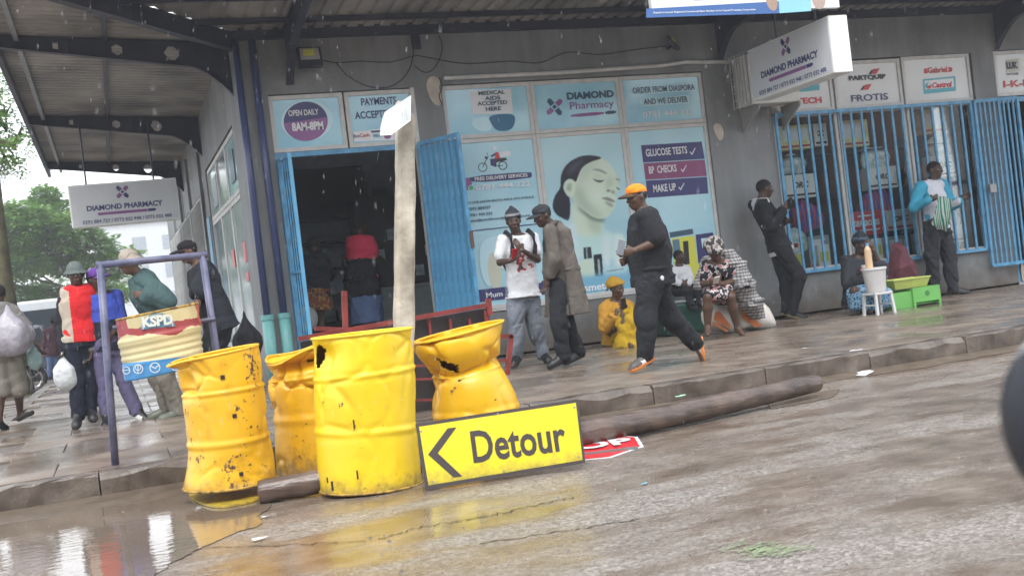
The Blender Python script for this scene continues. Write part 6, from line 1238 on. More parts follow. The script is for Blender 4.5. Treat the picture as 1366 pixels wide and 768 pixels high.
    def mesh(s, name, mats, parent, matfn=None):
        D = s.D; n = D.shape; neg = D < 0
        c = sum(neg[i:n[0]-1+i, j:n[1]-1+j, k:n[2]-1+k].astype(np.int8) for i in (0, 1) for j in (0, 1) for k in (0, 1)); act = (c > 0) & (c < 8); I = np.argwhere(act)
        if len(I) == 0: return None
        idx = np.full(act.shape, -1, np.int64); idx[act] = np.arange(len(I)); P = np.zeros((len(I), 3)); cnt = np.zeros(len(I))
        for ax in range(3):
            for o1 in (0, 1):
                for o2 in (0, 1):
                    o = [0, 0, 0]; oa = [a for a in range(3) if a != ax]; o[oa[0]] = o1; o[oa[1]] = o2; e = list(o); e[ax] = 1
                    A = D[I[:, 0]+o[0], I[:, 1]+o[1], I[:, 2]+o[2]]; B = D[I[:, 0]+e[0], I[:, 1]+e[1], I[:, 2]+e[2]]; m = (A < 0) != (B < 0); t = np.where(m, A/np.where(m, A-B, 1), 0)
                    q = np.tile(np.array(o, float), (len(I), 1)); q[:, ax] += t; P[m] += q[m]; cnt[m] += 1
        P = (P/cnt[:, None]+I)*s.h+s.lo; F = []
        for ax in range(3):
            sh = [slice(None)]*3; sh[ax] = slice(0, n[ax]-1); s2 = list(sh); s2[ax] = slice(1, n[ax]); A = neg[tuple(sh)]; B = neg[tuple(s2)]; E = np.argwhere(A != B); oa = [a for a in range(3) if a != ax]
            ok = (E[:, oa[0]] > 0) & (E[:, oa[1]] > 0) & (E[:, oa[0]] < n[oa[0]]-1) & (E[:, oa[1]] < n[oa[1]]-1); E = E[ok]; q = []
            for d0, d1 in ((-1, -1), (0, -1), (0, 0), (-1, 0)): G = E.copy(); G[:, oa[0]] += d0; G[:, oa[1]] += d1; q.append(idx[G[:, 0], G[:, 1], G[:, 2]])
            Q = np.stack(q, 1); fl = A[E[:, 0], E[:, 1], E[:, 2]]; fl = fl if ax != 1 else ~fl; Q[~fl] = Q[~fl][:, ::-1]; F.append(Q)
        F = np.concatenate(F); F = F[(F >= 0).all(1)]; base = wloc(parent); me = bpy.data.meshes.new(name); nv, nf = len(P), len(F)
        me.vertices.add(nv); me.vertices.foreach_set('co', (P-base).astype(np.float32).ravel()); me.loops.add(nf*4); me.loops.foreach_set('vertex_index', F.ravel().astype(np.int32)); me.polygons.add(nf); me.polygons.foreach_set('loop_start', np.arange(0, nf*4, 4, dtype=np.int32)); me.polygons.foreach_set('loop_total', np.full(nf, 4, np.int32))
        for mm in (mats if isinstance(mats, (list, tuple)) else [mats]): me.materials.append(mm)
        if matfn is not None:
            C = P[F].mean(1); me.polygons.foreach_set('material_index', matfn(C).astype(np.int32))
        me.polygons.foreach_set('use_smooth', np.ones(nf, bool)); me.update(calc_edges=True); me.validate(); o = bpy.data.objects.new(name, me); COL.objects.link(o); o.parent = parent; return o
def skin(name, c): return mat('skin_'+name, c, .5, var=.12, vs=9)
SK = [skin('deep', (.060, .032, .021)), skin('brown', (.085, .045, .028)), skin('warm', (.12, .062, .038))]
M_EYE = mat('eye_white', (.12, .09, .08), .3); M_LIP = mat('lip', (.10, .038, .033), .45); M_HAIRB = mat('black_hair', (.012, .010, .010), .85, bump=.6, bs=240); M_PUP = mat('pupil', (.006, .005, .005), .2)
def cloth(name, c, var=.18, rough=.85, c2=None, vs=5): 
    if 'cloth_'+name in MATS: return MATS['cloth_'+name]
    m = mat('cloth_'+name, c, rough, var=var, vs=vs, col2=c2, spec=.25); n, l, bb = nodes(m); tc = next(x for x in n if x.type == 'TEX_COORD'); a = n.new('ShaderNodeTexNoise'); a.inputs['Scale'].default_value = 9; a.inputs['Detail'].default_value = 5; a.inputs['Distortion'].default_value = 1.6; l.new(tc.outputs['Object'], a.inputs[0])
    b = n.new('ShaderNodeBump'); b.inputs['Strength'].default_value = .8; b.inputs['Distance'].default_value = .022; l.new(a.outputs[0], b.inputs['Height']); w = n.new('ShaderNodeTexNoise'); w.inputs['Scale'].default_value = 260; l.new(tc.outputs['Object'], w.inputs[0]); b2 = n.new('ShaderNodeBump'); b2.inputs['Strength'].default_value = .15; b2.inputs['Distance'].default_value = .004; l.new(w.outputs[0], b2.inputs['Height']); l.new(b.outputs[0], b2.inputs['Normal']); l.new(b2.outputs[0], bb.inputs['Normal']); return m
def person(label, Y0, J, face, sk=1, s=1.0, wear=(), hold=None, hair=True, build=1.0, group=None, z0=0.0, head_pitch=0, belly=0, curl=.6, female=False, res=.0095):
    """J: joints as photo points (x, y, dy) with dy metres behind Y0; limb names end in r/l for the person's own side.
    face: world direction the head looks"""
    W = {}
    for k, v in J.items(): W[k] = ony(v[0], v[1], Y0+(v[2] if len(v) > 2 else 0))
    foot = [W[k] for k in ('ankr', 'ankl') if k in W]; basep = (sum(foot)/len(foot)) if foot else W['hip']; root = empty('person', (basep[0], basep[1], z0), label, 'person', group)
    up = unit(W['neck']-W['hip']); sr, sl = W['shr'], W['shl']; across = unit(sl-sr); fwd = unit(np.cross(up, -across)); fwd = -fwd if False else fwd
    # person's left minus right, up -> forward = left x up ... keep the sign given by 'chest'
    if 'chest' in J: pass
    hr, hl = W.get('hipr'), W.get('hipl')
    if hr is None: a2 = unit(across-up*(across@up)*.5); hr, hl = W['hip']-a2*.085*s*build, W['hip']+a2*.085*s*build
    allp = np.array(list(W.values())); lo, hi = allp.min(0)-.30*s, allp.max(0)+.30*s; lo[2] = min(lo[2], z0-.02)
    H = W['head']; f = unit(face); hup = unit(unit(H-W['neck'])*.5+np.array((0, 0, 1.))); f = unit(f-hup*(f@hup)); 
    if head_pitch: f2 = unit(f*math.cos(head_pitch)-hup*math.sin(head_pitch)); hup = unit(hup*math.cos(head_pitch)+f*math.sin(head_pitch)); f = f2
    hx = np.cross(f, hup); R = np.array((hx, f, hup))           # rows: right, forward, up
    hq = lambda x, y, z: H+(hx*x+f*y+hup*z)*s
    def bodyprims(v, g=0.0, parts='htal', k=.025):
        ch = W['neck']*.72+W['hip']*.28; wa = W['neck']*.40+W['hip']*.60; g2 = g
        if 't' in parts:
            bw = build; st = [(W['hip']-up*.03*s, .155*s*bw+g, .115*s*bw+g), (W['hip']+up*.10*s, .150*s*bw+g, (.110+belly*.5)*s*bw+g), (wa, .138*s*bw+g, (.102+belly)*s*bw+g), (ch, .160*s*bw+g, (.112+belly*.3)*s*bw+g), (W['neck']-up*.045*s, .125*s*bw+g, .085*s*bw+g)]
            v.loft(st, across, fwd, k=.04, cap=.07*s)
            v.cone(sr+(W['neck']-sr)*.12, W['neck']-up*.045*s, .048*s*bw+g*.7, .052*s+g*.7, .03); v.cone(sl+(W['neck']-sl)*.12, W['neck']-up*.045*s, .048*s*bw+g*.7, .052*s+g*.7, .03)
            if female: v.ell(ch+fwd*.09*s-across*.07*s, np.eye(3), (.06*s+g,)*3, .03); v.ell(ch+fwd*.09*s+across*.07*s, np.eye(3), (.06*s+g,)*3, .03)
    v = Vol(lo, hi, res)
    bodyprims(v)
    v.cone(W['neck']-up*.02*s, hq(0, -.012, -.055), .058*s, .052*s, .02)
    # head
    v.ell(hq(0, -.012, .022), R, (.074*s, .094*s, .090*s), .02); v.ell(hq(0, .018, -.045), R, (.056*s, .066*s, .068*s), .03); v.ell(hq(0, .055, -.082), R, (.028*s, .026*s, .020*s), .025)
    v.cone(hq(0, .082, .012), hq(0, .104, -.022), .009*s, .014*s, .012); v.cone(hq(-.012, .094, -.027), hq(.012, .094, -.027), .009*s, .009*s, .008)
    v.cone(hq(-.030, .078, .030), hq(.030, .078, .030), .012*s, .012*s, .012); v.cone(hq(-.018, .088, -.055), hq(.018, .088, -.055), .009*s, .009*s, .008)
    for sg in (-1, 1):
        v.ell(hq(.076*sg, -.008, -.006), R, (.010*s, .018*s, .030*s), .006); v.ell(hq(.038*sg, .062, -.02), R, (.02*s, .02*s, .02*s), .02)
        v.ell(hq(.030*sg, .080, .012), R, (.013*s, .008*s, .008*s), .004)
    # arms and hands
    for sd, sh in (('r', sr), ('l', sl)):
        e, w = W.get('elb'+sd), W.get('wri'+sd)
        if e is None: continue
        v.cone(sh, e, .046*s*build, .037*s*build, .03); v.cone(e, w, .041*s*build, .026*s, .02); v.ell(e*.7+w*.3, np.array((np.cross(unit(w-e), (0, 0, 1.)) if abs(unit(w-e)[2]) < .95 else (1, 0, 0), unit(w-e), (0, 0, 1.))), (.044*s*build, .09*s, .044*s*build), .02) if False else None
        hd = unit(w-e); hv = W.get('hnd'+sd); hd = unit(hv-w) if hv is not None else hd; pal = unit(np.cross(hd, unit(W['hip']-W['neck']) if abs(hd@up) < .9 else fwd)); spread = unit(np.cross(hd, pal)); pc = w+hd*.052*s
        v.ell(pc, np.array((spread, hd, pal)), (.040*s, .050*s, .017*s), .012, 0)
        sgn = 1 if sd == 'r' else -1
        for q in range(4):
            L = (.040, .045, .042, .033)[q]*s; a = pc+hd*.038*s+spread*(.028-.0187*q)*s; c_ = curl*(1+.12*q); m1 = a+(hd*math.cos(c_*.6)+pal*sgn*math.sin(c_*.6))*L; m2 = m1+(hd*math.cos(c_*1.5)+pal*sgn*math.sin(c_*1.5))*L*.7; m3 = m2+(hd*math.cos(c_*2.3)+pal*sgn*math.sin(c_*2.3))*L*.5
            v.cone(a, m1, .0095*s, .0088*s, .003); v.cone(m1, m2, .0088*s, .008*s, .003); v.cone(m2, m3, .008*s, .007*s, .003)
        tb_ = w+hd*.02*s+spread*.022*s; t1 = tb_+(spread*.7+hd*.6+pal*sgn*.3)*.038*s; v.cone(tb_, t1, .013*s, .010*s, .008); v.cone(t1, t1+(hd*.8+pal*sgn*.5)*.030*s, .010*s, .008*s, .004)
    # legs and feet
    for sd, hp in (('r', hr), ('l', hl)):
        kn, an = W.get('kne'+sd), W.get('ank'+sd)
        if kn is None: continue
        v.cone(hp, kn, .085*s*build, .056*s, .03); v.cone(kn, kn*.65+an*.35, .053*s, .056*s*min(1.1, build), .02); v.cone(kn*.65+an*.35, an, .054*s*min(1.1, build), .034*s, .02)
        toe = W.get('toe'+sd, an+unit((fwd[0], fwd[1], 0))*.16*s-np.array((0, 0, .05*s))); hl_ = an-unit(toe-an)*.035*s-np.array((0, 0, .035*s))
        v.cone(an, hl_, .034*s, .030*s, .02); v.cone(hl_, toe, .028*s, .024*s, .02); v.cone(an, toe, .032*s, .022*s, .02)
    def headmat(C):
        d = C-H; x, y, z = d@hx/s, d@f/s, d@hup/s; o = np.zeros(len(C)); o[(np.abs(np.abs(x)-.030) < .0135) & (np.abs(z-.012) < .0065) & (y > .066)] = 1; o[(np.abs(np.abs(x)-.030) < .005) & (np.abs(z-.012) < .0075) & (y > .066)] = 3
        o[(np.abs(x) < .024) & (np.abs(z+.055) < .011) & (y > .075)] = 2; return o
    body = v.mesh('body', [SK[sk], M_EYE, M_LIP, M_PUP, M_HAIRB], root, headmat)
    def sub(l, h, r=None): return Vol(np.array(l), np.array(h), r or .0115)
    if hair:
        v = sub(H-.16*s, H+.16*s, .009); v.ell(hq(0, -.014, .025), R, (.080*s, .098*s, .094*s)); v.cutplane(hq(0, .0, .012), -hup*.9+f*.55); v.mesh('hair', M_HAIRB, root)
    # ---- clothing
    for wi, (kind, m, o) in enumerate(wear):
        g = o.get('g', .018)*s; seed = wi*7+len(label)
        if kind == 'top':            # shirt, jacket: sleeve 0..2 (1 = elbow), hem metres below the hip point
            v = sub(lo, hi); bodyprims(v, g, 't'); hem = o.get('hem', .1)*s
            if hem > 0: v.loft([(W['hip'], .158*s*build+g, (.12+belly*.5)*s*build+g), (W['hip']-up*hem+o.get('sway', np.zeros(3)), .158*s*build+g+o.get('flare', .01), (.12+belly*.4)*s*build+g+o.get('flare', .01))], across, fwd, k=.02, cap=.03)
            sl_ = o.get('sleeve', .6)
            for sd, sh in (('r', sr), ('l', sl)):
                e, w = W.get('elb'+sd), W.get('wri'+sd)
                if e is None or sl_ <= 0: continue
                gs_ = g+o.get('sg', .008)
                if sl_ <= 1: v.cone(sh, sh+(e-sh)*sl_, .042*s*build+gs_*.7, .042*s*build+gs_*.85, .02)
                else: v.cone(sh, e, .046*s*build+gs_*.8, .038*s*build+gs_*.8, .02); v.cone(e, e+(w-e)*min(1, sl_-1), .038*s*build+gs_*.8, .027*s+gs_*.8, .02)
            v.folds(o.get('fold', .006), seed, o.get('ff', 20)); v.cutplane(W['hip']-up*hem, -up); v.cutplane(W['neck']+up*o.get('neck', .0)*s+fwd*.03, up*.8+fwd*.3)
            if sl_ <= 1 and sl_ > 0:   # crisp sleeve ends
                for sd, sh in (('r', sr), ('l', sl)):
                    e = W.get('elb'+sd)
                    if e is None: continue
                    c = sh+(e-sh)*(sl_+.10); d = unit(e-sh)
                    def fn(X, Y, Z, c=c, d=d): return np.maximum(np.sqrt((X-c[0])**2+(Y-c[1])**2+(Z-c[2])**2)-.10*s, -((X-c[0])*d[0]+(Y-c[1])*d[1]+(Z-c[2])*d[2])-.04*s)
            def mf(C, o=o):
                if 'split' in o: return ((C-W['hip'])@up < o['split']).astype(int)
                if 'front' in o: x = np.abs((C-W['neck'])@across-o.get('fx', 0)); y = (C-W['hip'])@fwd; return ((x < o['front']) & (y > .02)).astype(int)
                if 'bands' in o: z = (C-W['hip'])@up; q = np.zeros(len(C)); q[z < o['bands']] = 1; return q.astype(int)
                if 'patch' in o: x = np.abs((C-W['neck'])@across); z = (C-W['hip'])@up; y = (C-W['hip'])@fwd; return ((x < .10) & (z > .24) & (z < .42) & (y > .02)).astype(int)
                if 'arms' in o: x = np.abs((C-W['neck'])@across); return ((x > o['arms'])).astype(int)
                return np.zeros(len(C), int)
            v.mesh(o.get('name', 'shirt'), m if isinstance(m, (list, tuple)) else [m], root, mf)
        elif kind == 'legs':         # trousers/shorts: len 0..2
            v = sub(lo, hi); v.loft([(W['hip']+up*.08*s, .150*s*build+g, (.118+belly*.3)*s*build+g), (W['hip']-up*.06*s, .150*s*build+g, .115*s*build+g)], across, fwd, k=.04, cap=.03); ln = o.get('len', 2)
            for sd, hp in (('r', hr), ('l', hl)):
                kn, an = W.get('kne'+sd), W.get('ank'+sd)
                if kn is None: continue
                if ln <= 1.3: e_ = kn+(an-kn)*max(0, ln-1) if ln > 1 else hp+(kn-hp)*ln; v.cone(hp, e_, .090*s*build+g, .066*s+g*1.5, .03)
                else: v.cone(hp, kn, .088*s*build+g, .058*s+g, .03); v.cone(kn, kn+(an-kn)*(ln-1), .058*s+g, .040*s+g*o.get('cuff', 1), .02)
            v.folds(o.get('fold', .006), seed, o.get('ff', 22)); v.mesh('trousers' if ln > 1.3 else 'shorts', m, root, (lambda C: np.zeros(len(C), int)))
        elif kind == 'loft':         # skirt, coat, cloak: stations (px, py, dy, half width px, depth m)
            L = [(ony(a[0], a[1], Y0+a[2]), a[3]*(Y0+a[2])/(FPX*.95), a[4]) for a in o['st']]; P_ = np.array([c for c, _, _ in L]); M_ = max(max(a[1], a[2]) for a in L)+.05
            v = sub(P_.min(0)-M_, P_.max(0)+M_); v.loft(L, o.get('U', (1, 0, 0)), o.get('V', (0, 1, 0)), k=o.get('k', .03), cap=o.get('cap', .03))
            for c in o.get('cones', ()): v.cone(ony(c[0], c[1], Y0+c[2]), ony(c[3], c[4], Y0+c[5]), c[6], c[7], .03)
            v.folds(o.get('fold', .01), seed, o.get('ff', 18))
            for p, nrm in o.get('cut', ()): v.cutplane(ony(p[0], p[1], Y0+p[2]), nrm)
            v.mesh(o['name'], m, root)
        elif kind == 'shoes':
            for sd in 'rl':
                an = W.get('ank'+sd)
                if an is None: continue
                toe = W.get('toe'+sd, an+unit((fwd[0], fwd[1], 0))*.16*s-np.array((0, 0, .05*s))); d = unit(toe-an+np.array((0, 0, .045*s))); dn = unit(np.cross(np.cross(d, (0, 0, 1.)), d))*-1 if abs(d[2]) < .9 else np.array(-fwd)
                hl_ = an-d*.03*s+dn*.035*s; tp = hl_+d*.235*s; v = sub(np.minimum(hl_, tp)-.12, np.maximum(hl_, tp)+.14, .0085); top = o.get('top', .055)
                v.cone(hl_, tp-d*.05*s, .043*s, .047*s, .02); v.cone(tp-d*.07*s+dn*.004, tp-d*.02*s+dn*.006, .046*s, .036*s, .02); v.cone(hl_-dn*.02*s, an-dn*top*.5, .045*s, .046*s, .02); v.cone(an-dn*.015, tp-d*.08*s, .044*s, .036*s, .02)
                v.cutplane(hl_+dn*.032*s, dn); v.cutplane(an-dn*top, -dn)
                def mf(C, hl_=hl_, dn=dn, d=d): q = (C-hl_)@dn; r = ((q > o.get('sole', .010)*s)).astype(int); x = (C-hl_)@d; st_ = o.get('stripe'); r = np.where((r == 0) & (np.abs(x/s-.09) < .035) & (q > -.03) & bool(st_), 2, r); return r
                v.mesh('shoe', m if isinstance(m, (list, tuple)) else [m, m], root, mf)
        elif kind == 'cap':          # baseball cap with peak
            v = sub(H-.25*s, H+.25*s, .009); v.ell(hq(0, -.012, .040), R, (.082*s, .102*s, .080*s)); v.ell(hq(0, .03, .075), R, (.06*s, .055*s, .036*s)); v.cutplane(hq(0, 0, .034), -hup+f*.12); bd = o.get('dir'); bf = unit(bd) if bd is not None else f
            def bfun(X, Y, Z):
                c = hq(0, 0, .042)+bf*.095*s; bx = unit(np.cross(bf, hup)); px, py, pz = X-c[0], Y-c[1], Z-c[2]; a = px*bx[0]+py*bx[1]+pz*bx[2]; b2 = px*bf[0]+py*bf[1]+pz*bf[2]; e = px*hup[0]+py*hup[1]+pz*hup[2]
                return np.maximum(np.sqrt((a/1.10)**2+(b2/1.30)**2)-.070*s, np.abs(e+.25*b2**2*6-.0+a*a*5)-.006)
            v2 = sub(H-.28*s, H+.28*s, .009); v2.add(bfun, H-.25*s, H+.25*s, .004); v.cone(hq(0, -.014, .118), hq(0, -.014, .121), .008, .008, .005); v.mesh('cap', m if not isinstance(m, (list, tuple)) else m[0], root); v2.mesh('cap_peak', m if not isinstance(m, (list, tuple)) else m[1], root)
        elif kind == 'beanie':
            v = sub(H-.2*s, H+.24*s, .009); v.ell(hq(0, -.016, .045), R, (.088*s, .106*s, .100*s)); v.cone(hq(0, -.02, .13), hq(0, -.03, .150), .035*s, .020*s, .03); v.folds(.002, 3, 60); v.cutplane(hq(0, 0, o.get('low', .020)), -hup+f*.25)
            v.mesh(o.get('name', 'beanie'), m if isinstance(m, (list, tuple)) else [m], root, (lambda C: (np.abs(((C-H)@hup/s-.078)) < .012).astype(int) if isinstance(m, (list, tuple)) else np.zeros(len(C), int)))
        elif kind == 'turban':
            v = sub(H-.25*s, H+.27*s, .009); c = hq(0, -.03, .055); v.ell(c, R, (.105*s, .118*s, .082*s)); v.ell(hq(0, -.05, .11), R, (.06*s, .07*s, .045*s)); v.folds(.007, 5, 45); v.cutplane(hq(0, 0, .030), -hup+f*.35); v.mesh('head_wrap', m, root)
        elif kind == 'bucket_hat':
            v = sub(H-.28*s, H+.25*s, .009); v.ell(hq(0, -.014, .048), R, (.086*s, .100*s, .090*s)); v.cutplane(hq(0, 0, .040), -hup); w_ = o.get('brim', .145)
            def bf2(X, Y, Z):
                c = hq(0, -.01, .034); px, py, pz = X-c[0], Y-c[1], Z-c[2]; a = px*hx[0]+py*hx[1]+pz*hx[2]; b2 = px*f[0]+py*f[1]+pz*f[2]; e = px*hup[0]+py*hup[1]+pz*hup[2]; r = np.sqrt(a*a+b2*b2); return np.maximum(r-w_*s, np.abs(e+(r-.09*s)*.75)-.0075)
            v.add(bf2, H-.25*s, H+.25*s, .01); v.mesh('sun_hat', m, root)
    return root, W, dict(up=up, across=across, fwd=fwd, hq=hq, s=s)
def bagblob(name, c, r, m, label, cat='bag', seed=0, tie=True):
    b = MB(); b.ell(c, r, 40, 28); c = np.array(c); V = []
    for p in b.v:
        d = np.array(p)-c; u = d/np.array(r); t = u[2]; w = Vector((float(u[0])*1.6+seed, float(u[1])*1.6, float(u[2])*1.1)); k = 1+.22*mno.noise(w)-.16*abs(mno.noise(w*2.3))
        if tie and t > .35: k *= 1-.75*min(1, (t-.35)/.5); d = d+np.array((0, 0, r[2]*.5*max(0, t-.35)))
        V.append(tuple(c+np.array((d[0]*k, d[1]*k, d[2]*(1+.1*mno.noise(w*.7))))))
    b.v = V; o = b.build(name, m, smooth=True); return tag(o, label, cat)
BLK = cloth('black', (.019, .020, .024)); NVY = cloth('navy', (.014, .018, .032)); WHT = cloth('white', (.60, .61, .63), .05); GRYT = cloth('grey_marl', (.16, .18, .21)); COAT = cloth('taupe_wool', (.115, .100, .088), .22, vs=9); CHAR = cloth('charcoal', (.03, .033, .04)); KHA = cloth('khaki', (.17, .155, .125)); REDC = cloth('red', (.55, .018, .022), .1)
def shoe(name, c): return mat('shoe_'+name, c, .45, var=.1)
SB = shoe('black', (.012, .012, .013)); SW = shoe('white', (.6, .6, .58)); SO = shoe('orange', (.75, .24, .05)); SBR = shoe('grey_upper', (.075, .066, .062)); SG = shoe('olive', (.10, .11, .08)); STAN = shoe('tan_line', (.3, .24, .14))
def phone(root, p, d, u, label=None, m=None):
    """phone is held: a thing of its own"""
    p = np.array(p); d = unit(d); u = unit(u-d*(np.array(u)@d)); w = np.cross(d, u); c = [p+a*d*.033+b*u*.064+e*w*.005 for e in (-1, 1) for a, b in ((-1, -1), (1, -1), (1, 1), (-1, 1))]
    b = MB(); b.add(c, [(0, 3, 2, 1), (4, 5, 6, 7), (0, 1, 5, 4), (1, 2, 6, 5), (2, 3, 7, 6), (3, 0, 4, 7)]); o = b.build('phone', m or mat('phone_black', (.02, .02, .022), .2), bevel=.003); tag(o, label, 'phone'); return o
# printed cloth
def floral(name, a, b_, c):
    m = cloth(name, a); n, l, bb = nodes(m); tc = next(x for x in n if x.type == 'TEX_COORD'); w = n.new('ShaderNodeTexNoise'); w.inputs['Scale'].default_value = 17; w.inputs['Detail'].default_value = 1.5; l.new(tc.outputs['Object'], w.inputs[0]); r = n.new('ShaderNodeValToRGB'); r.color_ramp.interpolation = 'CONSTANT'; e = r.color_ramp.elements; e[0].color = (*a, 1); e[0].position = 0; e[1].position = .52; e[1].color = (*b_, 1); q = e.new(.60); q.color = (*c, 1); l.new(w.outputs[0], r.inputs[0]); l.new(r.outputs[0], bb.inputs['Base Color']); return m
# ---------------- the youth in the white T-shirt
Y = onz(703, 489, 0)[1]
r1, W1, I1 = person('young man in white T-shirt and grey track pants eating and looking at a phone', Y, dict(
    head=(685, 295, -.03), neck=(690, 313, .02), hip=(698, 393, .02), shr=(671, 321, .0), shl=(711, 318, .04), elbr=(667, 350, -.03), wrir=(680, 348, -.24), hndr=(686, 343, -.27), elbl=(717, 346, -.06), wril=(697, 334, -.24), hndl=(684, 318, -.22),
    kner=(689, 433, -.03), ankr=(690, 475, .03), toer=(684, 488, -.12), knel=(713, 431, .02), ankl=(724, 471, .06), toel=(731, 481, -.06)), (-.25, -.9, -.35), 0, .95,
    wear=(('legs', GRYT, dict(g=.020, fold=.009, cuff=1.3)), ('top', [WHT, floral('chest_print', (.6, .6, .62), (.45, .05, .05), (.08, .07, .08))], dict(g=.034, hem=.03, sleeve=.66, sg=-.008, fold=.007, flare=.02, patch=1)), ('shoes', [SB, SB], {}), ('beanie', [cloth('beanie_dark', (.03, .035, .045)), cloth('beanie_grey', (.22, .22, .23))], {})), build=.95)
up, ac, fw = I1['up'], I1['across'], I1['fwd']
def decal(root, c, U, V, w, h, m, nm='print', off=.0, pts=None):
    U, V = unit(U), unit(V); N = np.cross(U, V); P = pts or [(-.5, -.5), (.5, -.5), (.5, .5), (-.5, .5)]; n = 6; b = MB(); vs = []
    for j in range(n+1):
        for i in range(n+1): x, y = (i/n-.5), (j/n-.5); vs.append(np.array(c)+U*x*w+V*y*h+N*(off-.35*(x*w)**2/.12))
    b.add(vs, [(j*(n+1)+i, j*(n+1)+i+1, (j+1)*(n+1)+i+1, (j+1)*(n+1)+i) for j in range(n) for i in range(n)]); return b.build(nm, m, root, smooth=True)
ctr = W1['neck']*.66+W1['hip']*.34; 
phone(None, W1['hndr']+np.array((0, -.03, .03)), (1, 0, .1), (0, -.5, .8), 'red cased phone held by the youth in the white T-shirt', mat('phone_red', (.5, .03, .04), .3))
for sd, sg in (('shr', 1), ('shl', -1)):
    S_ = W1[sd]*.75+W1['neck']*.25; MB().tube([S_+(0, .1, .02), S_+(0, .0, .078), S_+(0, -.13, .02), S_+(0, -.15, -.10), S_+(0, -.10, -.22), S_+(0, .04, -.28)], .024, 6).build('backpack_strap', BLK, r1, smooth=True)
bp_ = MB().ell(ctr+np.array((.02, .22, .0)), (.15, .10, .22), 20, 14).build('backpack', BLK, smooth=True); tag(bp_, 'black backpack worn by the youth in the white T-shirt', 'backpack')
# ---------------- man in the long grey coat
Y = onz(766, 487, 0)[1]
r2, W2, I2 = person('man in a long taupe coat and grey cap turned towards the youth', Y, dict(
    head=(723, 288, .0), neck=(737, 299, .03), hip=(748, 378, .02), shr=(733, 306, -.17), shl=(746, 304, .17), elbr=(738, 346, -.20), wrir=(731, 372, -.12), elbl=(752, 345, .20), wril=(738, 372, .12), hipr=(748, 380, -.09), hipl=(748, 378, .10),
    kner=(745, 430, -.12), ankr=(752, 474, -.10), toer=(740, 486, -.10), knel=(754, 430, .06), ankl=(771, 470, .08), toel=(760, 481, .06)), (-.97, -.15, -.2), 0, .96,
    wear=(('legs', BLK, dict(g=.022, fold=.008)), ('top', CHAR, dict(g=.012, hem=.05, sleeve=0)), ('loft', COAT, dict(name='coat', fold=.0045, ff=12, cap=.02, k=.06, st=[(740, 300, .0, 9, .12), (743, 309, .0, 16, .20), (745, 330, .01, 19, .22), (748, 360, .02, 22, .24), (753, 390, .03, 26, .25), (758, 421, .03, 31, .26)], cones=((734, 308, -.19, 740, 346, -.22, .064, .056), (740, 346, -.22, 735, 366, -.16, .056, .050)), cut=(((757, 420, 0), (0, 0, -1)),))),
          ('shoes', [SB, SB], dict(top=.08)), ('cap', CHAR, {})), build=.95)
b = MB(); b.tube([ony(741, 296, Y-.12), ony(736, 300, Y-.20), ony(729, 305, Y-.17)], .022, 8); b.tube([ony(746, 297, Y), ony(741, 296, Y-.12)], .022, 8); b.build('collar', COAT, r2, smooth=True)
b = MB(); b.plate([ony(x, y, Y-.235) for x, y in ((751, 352), (753, 352), (762, 420), (760, 420))], .004, (0, 1, 0)); b.build('vent_shade_strip', cloth('coat_shadow', (.05, .045, .04)), r2)  # dark strip paints the shade in the coat's vent
# ---------------- walking man, yellow cap
Y = onz(866, 494, 0)[1]
r3, W3, I3 = person('stout man in black with orange yellow cap striding left holding a phone', Y, dict(
    head=(849, 263, 0), neck=(859, 280, .0), hip=(870, 372, 0), shr=(862, 289, .19), shl=(862, 290, -.19), elbl=(876, 322, -.24), wril=(846, 334, -.22), hndl=(832, 337, -.20), elbr=(858, 325, .22), wrir=(838, 346, .16), hndr=(828, 350, .12), hipr=(871, 378, .10), hipl=(868, 378, -.10),
    knel=(860, 428, -.10), ankl=(862, 475, -.08), toel=(848, 490, -.10), kner=(893, 424, .10), ankr=(930, 458, .12), toer=(938, 480, .12)), (-1, -.12, -.1), 1, .97,
    wear=(('legs', BLK, dict(g=.024, fold=.011)), ('top', BLK, dict(g=.030, hem=.06, sleeve=.85, sg=.018, fold=.007)), ('shoes', [SBR, SO, SW], dict(stripe=1, top=.075, sole=.0)), ('cap', [cloth('cap_yellow', (.82, .25, .02), .05), cloth('cap_peak_dark', (.08, .05, .03))], {})), build=1.10, belly=.05)
phone(None, W3['hndl']+np.array((-.03, -.02, .045)), (.6, 0, -.2), (-.5, 0, .8), 'grey phone in the hand of the striding man', mat('phone_grey', (.2, .22, .25), .3))
MB().ell(W3['hip']+np.array((-.02, -.23, .0)), (.018, .006, .022)).build('key_tag', WHT, r3)
# ---------------- leaning man
Y = onz(1066, 424, 0)[1]
r4, W4, I4 = person('man in black jacket over white shirt leaning on the wall with his phone', Y, dict(
    head=(1020, 252, .10), neck=(1014, 267, .12), hip=(1040, 329, .05), shr=(1016, 277, -.08), shl=(1006, 273, .22), elbr=(1029, 302, -.16), wrir=(1044, 282, -.22), hndr=(1050, 273, -.24), elbl=(1022, 300, .2), wril=(1044, 296, .05), hipr=(1043, 332, -.04), hipl=(1036, 331, .14),
    kner=(1066, 368, -.14), ankr=(1057, 416, -.06), toer=(1076, 426, -.12), knel=(1047, 372, .10), ankl=(1050, 414, .06), toel=(1064, 422, .02)), (.95, -.3, -.35), 0, 1.06,
    wear=(('legs', BLK, dict(g=.016, fold=.007)), ('top', WHT, dict(g=.020, hem=.085, sleeve=0, neck=.045)), ('top', BLK, dict(g=.030, hem=.03, sleeve=1.95, fold=.006, name='jacket')), ('shoes', [SB, STAN], dict())), build=.93)
phone(None, W4['hndr']+np.array((.03, -.02, .03)), (.2, -.9, .1), (.5, 0, .9), 'black phone held up by the man leaning on the wall')
